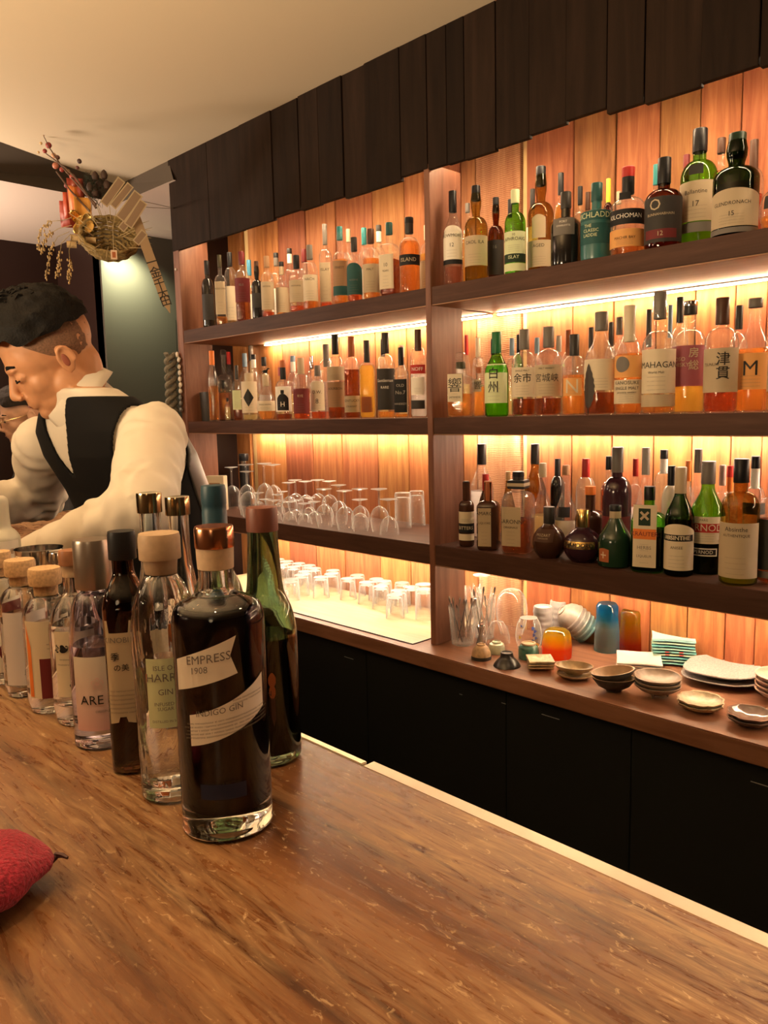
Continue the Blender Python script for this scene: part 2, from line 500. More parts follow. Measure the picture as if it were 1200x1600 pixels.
# lowered ceiling over the bar; its far edge runs askew
p0 = on_z(-160, 163, CEIL); p1 = on_z(185, 289, CEIL)
x_end = -3.30
ceil_pts = [(p0.x, p0.y), (p1.x, p1.y), (x_end, 0.0), (3.2, 0.0), (3.2, -4.6), (p0.x, -4.6)]
mb = MB()
nn = len(ceil_pts)
mb.add([(x, y, CEIL) for x, y in ceil_pts] + [(x, y, CEIL + 0.04) for x, y in ceil_pts],
       [tuple(range(nn)), tuple(range(2 * nn - 1, nn - 1, -1))] + [(k, k + nn, (k + 1) % nn + nn, (k + 1) % nn) for k in range(nn)])
struct('ceiling', mb, PLASTER)
# sloping fascia down to the far ceiling
FC = 2.45
q0 = on_z(-160, 252, FC); q1 = on_z(187, 317, FC); q2 = on_z(271, 281, FC)
mb = MB()
a = [Vector((p0.x, p0.y, CEIL)), Vector((p1.x, p1.y, CEIL)), Vector((x_end, 0.0, CEIL))]
b = [Vector((q0.x, q0.y, FC)), Vector((q1.x, q1.y, FC)), Vector((q2.x, q2.y, FC))]
mb.add(a + b, [(0, 1, 4, 3), (1, 2, 5, 4)])
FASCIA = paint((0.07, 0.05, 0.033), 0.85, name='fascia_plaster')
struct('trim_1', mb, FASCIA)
struct('ceiling_far', MB().add([(-5.2, -4.6, FC), (q0.x, -4.6, FC), tuple(b[0]), tuple(b[1]), tuple(b[2]), (-3.30, 1.2, FC), (-5.2, 1.2, FC)],
       [(0, 1, 2, 3, 6), (3, 4, 5, 6)]), paint((0.72, 0.58, 0.50), 0.9, name='far_plaster'))
struct('ceiling_upper', MB().box(-5.2, 3.2, -4.6, 1.2, 2.62, 2.66), PLASTER)
DARKPANEL = paint((0.020, 0.009, 0.007), 0.45, spec=0.2, name='dark_panelling')
GREENPANEL = paint((0.085, 0.075, 0.062), 0.3, name='dark_lacquered_panel')
struct('wall_left', MB().box(-5.0, -4.9, -4.6, 0.12, 0, FC), DARKPANEL)
struct('wall_corner', MB().box(-5.0, -4.32, 0.12, 0.2, 0, FC), DARKPANEL)
struct('wall_alcove', MB().box(-4.40, -4.30, 0.12, 1.2, 0, FC), GREENPANEL)
struct('wall_rear', MB().box(-5.2, 3.2, -4.65, -4.6, 0, 2.62), paint((0.16, 0.10, 0.07), 0.7))
struct('wall_right', MB().box(3.2, 3.25, -4.6, 1.2, 0, 2.62), paint((0.20, 0.13, 0.09), 0.7))
struct('wall_light_stop', MB().box(-3.435, -3.405, 0.13, 0.39, 0, 2.62), DARKPANEL)  # unseen closure added to stop strip light leaking past the end panel
struct('wall_far', MB().box(-4.4, -3.30, 1.2, 1.25, 0, FC), DARKPANEL)

# ---- back wall of vertical boards, each board its own piece
WY = 0.365
wall = struct('wall_back', MB().box(-3.35, 1.0, WY + 0.024, WY + 0.06, 0, 2.62), paint((0.03, 0.015, 0.01), 0.8))
edges = [('p', on_y(x, 700, WY).x) for x in (722, 746)]
def wx(px, py=700): return on_y(px, py, WY).x
bounds = [(-3.40, wx(333, 690), PLANK), (wx(333, 690), wx(391, 690), PLANK), (wx(392, 690), wx(399, 690), PALEWOOD), (wx(400, 690), wx(446, 690), PLANK),
          (wx(446, 690), wx(488, 690), PLANK), (wx(488, 690), wx(533, 690), PLANK), (wx(533, 690), wx(588.5, 690), PLANK), (wx(588.5, 690), wx(637, 690), PLANK),
          (wx(637, 690), wx(680, 690), PLANK), (wx(680, 690), wx(723, 690), PLANK), (wx(723, 690), wx(745.5, 690), PLANK), (wx(745.5, 690), wx(813, 690), SAWN),
          (wx(813.5, 690), wx(821.5, 690), PALEWOOD), (wx(822, 690), wx(893, 690), PLANK), (wx(893, 690), wx(955, 690), PLANK), (wx(955, 690), wx(1020, 690), PLANK),
          (wx(1020, 690), wx(1080, 690), PLANK), (wx(1080, 690), wx(1141, 690), PLANK), (wx(1141, 690), wx(1190, 690), PLANK), (wx(1190, 690), wx(1245, 690), PLANK)]
xx = bounds[-1][1]
while xx < 0.9:
    bounds.append((xx, xx + 0.14, PLANK)); xx += 0.14
rb = random.Random(4)
for (xa, xb, m) in bounds:
    t = WY + rb.uniform(0.0, 0.006)
    if m is PALEWOOD: t = WY + 0.012
    o = MB().box(xa + 0.0016, xb - 0.0016, t, WY + 0.022, 0.56, 2.54, 0.0015).build('plank', m, wall, False)

# ---- soffit of dark boards above the shelves, hung in front
sof = struct('trim_2', MB().box(-3.30, 1.0, 0.012, 0.030, 2.18, CEIL), paint((0.03, 0.015, 0.01), 0.8))
def sx(px, py): return on_y(px, py, 0.0).x
cuts = [(272, 385), (330, 370), (381, 356), (430, 342), (470, 330), (473, 329), (503, 320), (540, 310), (575, 299), (629, 282), (670, 268), (700, 262), (727, 250), (775, 235), (827, 215), (885, 195),
        (949, 172), (1007, 150), (1096, 122), (1187, 95), (1240, 78)]
xs = [sx(*c) for c in cuts]
xs[0] = -3.30
while xs[-1] < 0.95: xs.append(xs[-1] + 0.16)
rs = random.Random(11)
for i, (xa, xb) in enumerate(zip(xs, xs[1:])):
    if abs(xb - xa) < 0.013 and i == 4: continue          # the gap that lets light through
    y0 = -0.004 + rs.uniform(-0.004, 0.004)
    z0 = 2.148 + (rs.random() < 0.35) * 0.012 + rs.uniform(-0.005, 0.005)
    MB().box(xa + 0.0008, xb - 0.0008, y0, y0 + 0.017, z0, CEIL - 0.001, 0.001).build('plank', DARKWOOD, sof, False)

# ================================================================== back bar shelving
SH1, SH2, SH3, CT = 1.795, 1.381, 0.961, 0.619     # heights of the three shelves and the counter
SB1, SB2, SB3 = 1.737, 1.3255, 0.892
XL, XD0, XD1, XR = -3.25, -1.7415, -1.7178, 0.95
unit = thing('bar_shelving', 'dark wooden open shelving on the back wall, lined with lit bottles', 'shelving', (0, 0, 0))
for (za, zb) in ((SB1, SH1), (SB2, SH2), (SB3, SH3)):
    for (xa, xb) in ((XL, XD0), (XD1, XR)):
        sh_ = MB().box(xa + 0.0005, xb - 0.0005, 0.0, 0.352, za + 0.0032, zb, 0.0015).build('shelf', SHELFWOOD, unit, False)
        MB().box(xa + 0.001, xb - 0.001, 0.0012, 0.351, za, za + 0.003).build('lit_underside', LITWOOD, sh_, False)  # thin added sheet, its lighter colour stands for light on the underside
MB().box(-3.301, XL, -0.002, 0.15, CT + 0.0005, CEIL - 0.001, 0.002).build('end_panel', PANELWOOD, unit, False)
MB().box(XD0, XD1, -0.003, 0.15, CT, 2.17, 0.0015).build('divider', PANELWOOD, unit, False)
MB().box(XD0 + 0.002, XD1 - 0.002, 0.15, 0.352, SB1 + 0.01, SH1 - 0.01).build('shelf_joint', SHELFWOOD, unit, False)
for z in (SB2, SB3):
    MB().box(XD0 + 0.002, XD1 - 0.002, 0.15, 0.352, z + 0.01, z + 0.045).build('shelf_joint', SHELFWOOD, unit, False)

LED = (1.0, 0.71, 0.42)
def strip(xa, xb, y, z, w, power, label, col=LED):
    t = thing('light_strip', label, 'light strip', ((xa + xb) / 2, y, z), group='warm light strips of the shelving')
    L_ = (xb - xa) / 2
    MB().box(-L_, L_, -w / 2, w / 2, -0.004, 0.0).build('glowing_diffuser', emitter(col, power), t, False)
    MB().box(-L_, L_, -w / 2 - 0.002, w / 2 + 0.002, 0.0, 0.003).build('channel', paint((0.5, 0.5, 0.5), 0.4, metal=1.0), t, False)
strip(XL + 0.17, XD0 - 0.0, 0.335, SB1 - 0.0045, 0.014, 150, 'glowing warm light strip under the upper shelf beyond the post')
strip(XD1 + 0.01, XR - 0.02, 0.335, SB1 - 0.0045, 0.014, 150, 'glowing warm light strip under the upper shelf of the near bay')
strip(XL + 0.05, XD0 - 0.01, 0.325, SB2 - 0.0045, 0.014, 150, 'warm light strip under the middle shelf above the stemware', (1.0, 0.74, 0.48))
strip(XD1 + 0.01, XR - 0.02, 0.325, SB2 - 0.0045, 0.014, 150, 'warm light strip under the middle shelf above the liqueurs', (1.0, 0.76, 0.52))
strip(XL + 0.05, XD0 - 0.01, 0.24, SB3 - 0.0045, 0.014, 200, 'warm light strip under the lowest shelf above the tumblers', (1.0, 0.80, 0.56))
strip(XD1 + 0.01, XR - 0.02, 0.24, SB3 - 0.0045, 0.014, 125, 'warm light strip under the lowest shelf above the ceramics')
strip(XL + 0.05, XD0 - 0.01, 0.10, 2.215, 0.014, 150, 'warm light strip behind the soffit boards beyond the post')
strip(XD1 + 0.01, XR - 0.02, 0.10, 2.215, 0.014, 150, 'warm light strip behind the soffit boards of the near bay')

counter = thing('back_counter', 'reddish brown wooden counter slab under the shelves, above black cabinets', 'counter', (0, 0, 0))
o = MB().box(XL, XR, -0.088, 0.36, CT - 0.052, CT - 0.0003, 0.003).build('worktop', COUNTERWOOD, counter, False)
cab = thing('black_cabinet', 'matt black base cabinet below the back counter', 'cabinet', (0, 0, 0))
MB().box(XL, XR, -0.045, 0.34, 0.06, CT - 0.054).build('carcass', BLACK, cab, False)
MB().box(XL, XR, -0.01, 0.34, 0.0, 0.058).build('plinth', BLACK, cab, False)
xd = [XL + 0.002, -2.62, -2.0, -1.38, -0.97, -0.35, 0.27, XR]
PALEMARK = paint((0.25, 0.25, 0.24), 0.6)
for xa, xb in zip(xd, xd[1:]):
    MB().box(xa + 0.0012, xb - 0.0012, -0.065, -0.0455, 0.062, CT - 0.058, 0.001).build('door', BLACK, cab, False)
for px, py, ln in ((366, 1000, .02), (545, 1028, .05), (860, 1120, .06), (787, 1099, .016), (1190, 1226, .05), (720, 1085, .012)):  # thin pale marks on the door fronts
    q = on_y(px, py, -0.0655)
    MB().box(q.x - ln / 2, q.x + ln / 2, -0.0658, -0.0652, q.z - .0011, q.z + .0011).build('pale_mark', PALEMARK, cab, False)
# mat with a dark border under the tumblers
mat_ = thing('counter_mat', 'pale wood-grained mat with thin dark border under the tumblers', 'mat', (0, 0, CT))
MB().box(XL + 0.02, -1.785, -0.046, 0.34, 0.0, 0.0022).build('mat_sheet', wood('mat_wood', [(0.42, 0.30, 0.16), (0.5, 0.37, 0.21), (0.56, 0.43, 0.26)], (0.6, 6, 6), 4.0, 0.4, 0.03, 0.0), mat_, False)
mb = MB()
for (xa, xb, ya, yb) in ((XL + 0.018, -1.783, -0.0485, -0.046), (-1.785, -1.7825, -0.0485, 0.34)):
    mb.box(xa, xb, ya, yb, 0.0, 0.003)
mb.build('dark_border', paint((0.02, 0.012, 0.01), 0.5), mat_, False)

# ================================================================== the bar
BZ = 1.055
BY = -1.405
bar = thing('bar_counter', 'long worn orange-brown wooden bar top with dark grain streaks', 'counter', (0, 0, 0))
o = MB().box(-3.0, 1.6, -2.08, BY, BZ - 0.06, BZ, 0.004).build('bar_top', BAR, bar, False)
MB().box(-2.95, 1.6, -1.98, -1.50, 0.0, BZ - 0.06).build('bar_front', paint((0.05, 0.025, 0.015), 0.5), bar, False)
MB().box(on_z(578, 1187, BZ).x, 1.6, BY + 0.0005, -1.3885, BZ - 0.03, BZ - 0.003, 0.001).build('metal_edge_strip', BRASS, bar, False)
MB().box(-2.36, on_z(574, 1187, BZ).x, BY + 0.0005, -1.396, BZ - 0.03, BZ - 0.0015, 0.001).build('metal_edge_strip', paint((0.85, 0.74, 0.55), 0.35, metal=0.8), bar, False)
ret = thing('bar_return', 'short wooden bar return with black edge at the far end of the bar', 'counter', (0, 0, 0))
MB().box(-3.0, -2.375, -1.395, -0.45, BZ - 0.045, BZ, 0.004).build('bar_top', BAR, ret, False)
MB().box(-2.3745, -2.36, -1.395, -0.45, BZ - 0.05, BZ - 0.002, 0.001).build('black_edge', BLACK, ret, False)
MB().box(-2.95, -2.42, -1.38, -0.45, 0.0, BZ - 0.046).build('bar_front', paint((0.05, 0.025, 0.015), 0.5), ret, False)
sink = thing('steel_worktop', 'brushed steel work counter behind the bar below the bartender', 'worktop', (0, 0, 0))
MB().box(-2.34, 0.9, -1.38, -1.19, 0.86, 0.90, 0.003).build('worktop', STEEL, sink, False)
MB().box(-2.36, -2.345, -1.38, -0.46, 0.84, 1.0, 0.002).build('splashback', STEEL, sink, False)
MB().box(-2.34, 0.9, -1.37, -1.21, 0.0, 0.858).build('base', BLACK, sink, False)

# ================================================================== writing
GLYPHS = {}
def glyphs(text):
    if text == '\u25cf': return [(.36 * math.cos(k * math.pi / 12), .36 * math.sin(k * math.pi / 12), 0) for k in range(24)], [(0, k, (k + 1) % 24) for k in range(1, 23)]
    if text == '\u25c6': return [(0, -.42, 0), (.26, 0, 0), (0, .42, 0), (-.26, 0, 0)], [(0, 1, 2), (0, 2, 3)]
    if text not in GLYPHS:
        c = bpy.data.curves.new('lettering', 'FONT')
        c.body = text; c.size = 1.0; c.align_x = 'CENTER'; c.align_y = 'CENTER'; c.resolution_u = 2; c.space_line = 0.85
        c.offset = 0.008 if ord(max(text)) > 0x4000 and not set(text) & set('\u57ce\u5ce1\u97ff') else 0.0
        o = bpy.data.objects.new('lettering', c)
        m = o.to_mesh()
        GLYPHS[text] = ([tuple(v.co) for v in m.vertices], [tuple(p.vertices) for p in m.polygons])
        o.to_mesh_clear()
        bpy.data.objects.remove(o); bpy.data.curves.remove(c)
    return GLYPHS[text]

def finer(v, f, lim):
    """split long triangles so that large characters follow a round body"""
    v = list(v); out = []
    st = [tuple(t) for q in f for t in [(q[0], q[i], q[i + 1]) for i in range(1, len(q) - 1)]]
    mid = {}
    while st:
        t = st.pop()
        e = [(math.dist(v[t[i]], v[t[(i + 1) % 3]]), i) for i in range(3)]
        d, i = max(e)
        if d <= lim or len(v) > 2500:
            out.append(t); continue
        a, b, c = t[i], t[(i + 1) % 3], t[(i + 2) % 3]
        key = (min(a, b), max(a, b))
        if key not in mid:
            mid[key] = len(v); v.append(tuple((v[a][j] + v[b][j]) / 2 for j in range(3)))
        m = mid[key]
        st += [(a, m, c), (m, b, c)]
    return v, out

# ================================================================== bottles
C = {'blk': (0.012, 0.012, 0.014), 'char': (0.035, 0.032, 0.03), 'grey': (0.16, 0.145, 0.13), 'lgrey': (0.36, 0.33, 0.29), 'brown': (0.07, 0.032, 0.02), 'tan': (0.34, 0.20, 0.11),
     'beige': (0.46, 0.37, 0.25), 'cream': (0.66, 0.57, 0.42), 'white': (0.80, 0.76, 0.68), 'red': (0.42, 0.03, 0.025), 'maroon': (0.14, 0.02, 0.022), 'orange': (0.72, 0.20, 0.04),
     'teal': (0.03, 0.20, 0.21), 'dteal': (0.02, 0.085, 0.085), 'blue': (0.05, 0.22, 0.36), 'bgrey': (0.16, 0.24, 0.32), 'navy': (0.015, 0.02, 0.05), 'yellow': (0.85, 0.75, 0.06), 'olive': (0.045, 0.04, 0.02),
     'green': (0.02, 0.14, 0.05), 'dgreen': (0.012, 0.03, 0.016), 'pgreen': (0.62, 0.68, 0.42), 'mauve': (0.28, 0.075, 0.10), 'rust': (0.36, 0.11, 0.04), 'cork': (0.55, 0.36, 0.19), 'pink': (0.72, 0.5, 0.46),
     'ink': (0.02, 0.018, 0.016), 'gold': (0.72, 0.5, 0.2), 'silver': (0.6, 0.58, 0.55), 'lorange': (0.72, 0.36, 0.12)}
METAL = {'gold': GOLD, 'silver': CHROME, 'copper': COPPER, 'brass': BRASS}
def cpaint(k, rough=0.4):
    if k in METAL: return METAL[k]
    return paint(C[k], rough, spec=0.25, name=k + '_paint')
GLASS = {'c': bright_glass('clear_bottle_glass', 0.20, 0.7, 0.4, power=2.0, edge=0.25), 'g': thin_glass((0.35, 0.78, 0.16), 0.25, 0.5, 0.02, 'green_bottle_glass', 0.25),
         'dg': thin_glass((0.10, 0.22, 0.07), 0.3, 0.5, 0.02, 'dark_green_bottle_glass', 0.2), 'br': thin_glass((0.34, 0.15, 0.05), 0.3, 0.5, 0.02, 'brown_bottle_glass', 0.2),
         'ol': thin_glass((0.62, 0.52, 0.22), 0.25, 0.5, 0.02, 'olive_bottle_glass', 0.2), 'k': paint((0.012, 0.010, 0.009), 0.12, name='black_bottle_glass'),
         'kt': paint((0.03, 0.13, 0.13), 0.3, name='frosted_teal_glass'), 'kb': paint((0.05, 0.02, 0.012), 0.15, name='dark_brown_glass'), 'kg': paint((0.012, 0.035, 0.018), 0.15, name='dark_green_glass'),
         'w': paint((0.7, 0.66, 0.58), 0.25, name='white_glass'), 'kp': paint((0.035, 0.012, 0.02), 0.15, name='dark_purple_glass')}
LIQ = {'amber': (0.92, 0.47, 0.13), 'gold': (0.98, 0.66, 0.16), 'pale': (0.98, 0.84, 0.48), 'red': (0.82, 0.22, 0.06), 'pink': (0.95, 0.5, 0.36), 'brown': (0.42, 0.12, 0.02), 'green': (0.45, 0.85, 0.12),
       'orange': (0.95, 0.45, 0.11), 'lime': (0.75, 0.85, 0.1), 'dark': (0.08, 0.025, 0.01), 'clear': (1, 1, 1)}
LQ = {}
def liq(k):
    if k not in LQ: LQ[k] = spirit(LIQ[k], 'spirit_' + k)
    return LQ[k]
KIND = {  # shoulder start, neck start, neck radius / body radius, form, section power
    'std': (0.60, 0.74, 0.36, 'r', 2), 'wine': (0.52, 0.78, 0.36, 's', 2), 'bulb': (0.56, 0.68, 0.34, 'b', 2), 'sq': (0.62, 0.72, 0.34, 'r', 5), 'tall': (0.66, 0.80, 0.36, 'r', 2), 'low': (0.54, 0.66, 0.32, 'r', 2),
    'dec': (0.66, 0.76, 0.34, 'r', 6), 'cone': (0.40, 0.85, 0.30, 's', 2), 'ball': (0.36, 0.72, 0.30, 'o', 2), 'slim': (0.58, 0.80, 0.45, 's', 2), 'bell': (0.30, 0.74, 0.26, 's', 2), 'drop': (0.62, 0.70, 0.5, 'r', 2), 'flask': (0.60, 0.70, 0.30, 'r', 4)}

def profile(R, H, kind, top=0.985):
    hs, hn, rn, form, p = KIND[kind]
    rn *= R
    pr = [(0, 0.0), (R * 0.86, 0.0), (R * 0.97, 0.004), (R, 0.012)]
    if form == 'o':
        pr = [(0, 0.0), (R * 0.6, 0.0)]
        for k in range(0, 11):
            a = -0.92 + k / 10 * (0.92 + 1.15)
            pr.append((max(R * math.cos(a), rn), H * hs * 0.94 + math.sin(a) * H * hs * 0.98 * 1.02 - 0.0 + H * 0.0))
        z0 = min(z for r, z in pr[2:]); pr = pr[:2] + [(r, z - z0 + 0.001) for r, z in pr[2:]]
        zt = pr[-1][1]
        pr += [(rn, zt + 0.01)]
        hnz = zt + 0.01
    else:
        pr.append((R, hs * H))
        for k in range(1, 7):
            t = k / 6
            if form == 's':
                w = t * t * (3 - 2 * t)
                pr.append((R + (rn - R) * w, H * (hs + (hn - hs) * t)))
            else:
                a = t * math.pi / 2
                pr.append((rn + (R - rn) * math.cos(a), H * (hs + (hn - hs) * math.sin(a) ** 1.15)))
        hnz = hn * H
    if form == 'b':
        for t, q in ((0.15, 1.06), (0.35, 1.3), (0.55, 1.36), (0.75, 1.18), (1.0, 1.0)):
            pr.append((rn * q, hnz + (H * top - hnz) * t))
    else:
        pr.append((rn * 0.97, (hnz + H * top) / 2))
        pr.append((rn, H * top))
    return pr, rn, hnz

def r_at(pr, z):
    for (ra, za), (rb_, zb) in zip(pr[1:], pr[2:]):
        if za <= z <= zb and zb > za: return ra + (rb_ - ra) * (z - za) / (zb - za)
    return pr[-1][0]

def wrap_table(p, sx=1.0, sy=1.0, n=720):
    """arc length along the unit section, measured from the front (-y)"""
    pts, acc = [], [0.0]
    for k in range(n + 1):
        a = -math.pi / 2 - math.pi + 2 * math.pi * k / n
        c, s = sec(a, p)
        pts.append((c * sx, s * sy))
        if k: acc.append(acc[-1] + math.hypot(pts[k][0] - pts[k - 1][0], pts[k][1] - pts[k - 1][1]))
    mid = acc[n // 2]
    return pts, [q - mid for q in acc]
WT = {}
def on_section(u, R, p, sx=1.0, sy=1.0):
    key = (p, sx, sy)
    if key not in WT: WT[key] = wrap_table(*key)
    pts, acc = WT[key]
    u /= R
    lo, hi = 0, len(acc) - 1
    while hi - lo > 1:
        m = (lo + hi) // 2
        if acc[m] <= u: lo = m
        else: hi = m
    t = (u - acc[lo]) / max(1e-9, acc[hi] - acc[lo])
    t = max(0.0, min(1.0, t))
    return (pts[lo][0] + (pts[hi][0] - pts[lo][0]) * t) * R, (pts[lo][1] + (pts[hi][1] - pts[lo][1]) * t) * R

def put_label(root, R, p, z0, z1, half, col, texts=(), H=0.3, pr=None, arch=0.0, u0=0.0, sy=1.0, shape=None, notch=0.0, name='label', part=None, lift=0.0007, rough=0.6, sx=1.0):
    """paper on the body; texts: (string, z, cap height, colour[, u[, tilt]]) all in metres along the body"""
    mb = MB()
    nu, nz = 18, 4
    rows = []
    for j in range(nz + 1):
        row = []
        for i in range(nu + 1):
            tu = -1 + 2 * i / nu
            u = u0 + half * tu * (1 - (notch * (1 - abs(2 * j / nz - 1)) * max(0, tu) if notch else 0))
            zt = z1 + arch * (1 - tu * tu) if not shape else shape(tu)[1]
            zb = z0 if not shape else shape(tu)[0]
            z = zb + (zt - zb) * j / nz
            rr = (r_at(pr, z) if pr else R) + lift
            x, y = on_section(u, rr, p, sx, sy)
            row.append(len(mb.v)); mb.v.append((x, y, z))
        rows.append(row)
    for a, b in zip(rows, rows[1:]):
        for i in range(nu): mb.f.append((a[i], a[i + 1], b[i + 1], b[i]))
    lab = mb.build(name, cpaint(col, rough) if isinstance(col, str) else col, root)
    by = {}
    for t in texts:
        s, z, h, tc = t[:4]
        uo = t[4] if len(t) > 4 else 0.0
        tilt = t[5] if len(t) > 5 else 0.0
        by.setdefault(tc, []).append((s, z, h, uo, tilt))
    for tc, lst in by.items():
        mb = MB()
        for s, z, h, uo, tilt in lst:
            k = h / 0.7
            v, f = finer(*glyphs(s), min(0.006, R * 0.16) / k)
            vs = []
            for (gx, gy, gz) in v:
                u = u0 + uo + gx * k
                zz = z + gy * k + tilt * gx * k
                rr = (r_at(pr, zz) if pr else R) + lift + 0.0006
                x, y = on_section(u, rr, p, sx, sy)
                vs.append((x, y, zz))
            mb.add(vs, f)
        mb.build('lettering', cpaint(tc, 0.5), lab, False)
    return lab

def small_print(z0, z1, n, w, h=0.0018, col='ink', seed=1):
    r = random.Random(seed)
    ls = []
    for k in range(n):
        z = z1 - (z1 - z0) * (k + 0.5) / n
        s = ''.join(r.choice('nmeiaours ') for _ in range(int(w / (h * 0.9))))
        ls.append((s, z, h, col))
    return ls

def make_bottle(root, R, H, kind, glass, liquid, lev, cap, caph, labels, seed=0, capw=1.0, fat=1.0):
    hs, hn, rnf, form, p = KIND[kind]
    pr, rn, hnz = profile(R, H, kind)
    n = 20 if p == 2 else 24
    mb = MB().lathe(pr, n, p=p, sy=fat)
    mb.build('glass_body', GLASS[glass], root)
    if liquid and glass in ('c', 'g', 'dg', 'br', 'ol'):
        zl = lev * H
        ip = [(0, 0.0045)]
        zs = [0.005, 0.014] + [hs * H * k / 4 for k in (1, 2, 3, 4)] + [H * (hs + (hn - hs) * k / 5) for k in range(1, 6)]
        for z in [q for q in zs if q < zl - 0.002] + [zl]:
            r = r_at(pr, z) - 0.0022
            if z == 0.005: r -= 0.002
            ip.append((max(r, 0.002), z))
        ip.append((0, zl))
        MB().lathe(ip, n, p=p, sy=fat).build('liquid', liq(liquid), root)
    if cap:
        caps = cap.split('/')
        rc = (rn * 1.1 + 0.0006) * capw
        zc = H * (1 - caph)
        if len(caps) == 1:
            MB().lathe([(rc * 0.98, zc), (rc, zc + 0.001), (rc * 1.0, H - 0.002), (rc * 0.93, H), (0, H)], 16).build('cap', cpaint(caps[0], 0.38), root)
        else:
            zm = H - (H - zc) * 0.38
            MB().lathe([(rc * 0.98, zc), (rc, zc + 0.001), (rc, zm)], 16).build('neck_foil', cpaint(caps[1], 0.38), root)
            MB().lathe([(rc * 1.04, zm), (rc * 1.05, zm + 0.001), (rc * 1.05, H - 0.002), (rc * 0.95, H), (0, H)], 16).build('cap', cpaint(caps[0], 0.38), root)
    for i, lb in enumerate(labels):
        z0, z1, wd, col = lb[:4]
        tx = []
        for t in (lb[4] if len(lb) > 4 else ()):
            q = [t[0], t[1] * H, t[2] * H, t[3] if len(t) > 3 else 'ink'] + ([t[4] * R] if len(t) > 4 else [])
            tx.append(tuple(q))
        arch = lb[5] * H if len(lb) > 5 else 0.0
        u0 = lb[6] * R if len(lb) > 6 else 0.0
        half = wd * R * (math.pi / 2 if p == 2 else 1.0)
        if z1 - z0 > 0.12 and col not in ('blk', 'char', 'navy') and wd > 0.5 and not any(len(t) > 4 for t in tx):
            zz = z0 + (z1 - z0) * 0.08
            tx += [(s, z, h, c) for s, z, h, c in small_print(z0 * H + 0.004, (z0 + (z1 - z0) * 0.42) * H, 4, half * 1.1, 0.0016, 'grey', seed + i)]
        put_label(root, R, p, z0 * H, z1 * H, half, col, tx, H, pr if form in 'os' else None, arch, u0, fat, lift=0.0007 + 0.0003 * i)

PLACED = []
def settle(px, top, wpx, zs, y0, py_mid, ymax=0.315, fixed=False):
    """row depth that keeps the bottle clear of its neighbours while it stays in the same line of sight"""
    y = y0
    best = None
    while True:
        c = on_y(px, py_mid, y)
        R = wpx * 0.5 * depth(c) / FPX
        hit = [1 for (qx, qy, qz, qr) in PLACED if qz == zs and (qx - c.x) ** 2 + (qy - y) ** 2 < (qr + R + 0.002) ** 2]
        wallhit = (XD0 - 0.004 < c.x + R and c.x - R < XD1 + 0.004 and y < 0.15 + R) or c.x - R < XL + 0.004
        if not hit and not wallhit and y - R > 0.004: break
        y += 0.004
        if fixed or y + R > 0.352:
            print('CROWDED', px, top, zs); break
    PLACED.append((c.x, y, zs, R))
    return c.x, y, R
def shelf_bottles(rows, zs, where, group, name='whisky_bottle'):
    for i, row in sorted(enumerate(rows), key=lambda q: q[1][3]):
        (px, top, wpx, y0, kind, glass, liquid, lev, cap, caph, labels, desc) = row[:12]
        opt = row[12] if len(row) > 12 else {}
        x, y, R = settle(px, top, wpx, zs, y0, opt.get('mid', (top + proj((on_y(px, top, y0).x, y0, zs))[1]) / 2))
        H = on_y(opt.get('tx', px), top, y).z - zs
        if KIND[kind][4] != 2: R *= opt.get('sq', 0.84)
        dx, dy = -x, EYE.y - y
        rot = math.atan2(dx, -dy) + math.radians(opt.get('rot', -10))
        t = thing(opt.get('name', name), desc + ' ' + where, 'bottle', (x, y, zs + 0.0006), rot, group)
        make_bottle(t, R, H, kind, glass, liquid, lev, cap, caph, labels, i * 7, opt.get('capw', 1.0), opt.get('fat', 1.0))

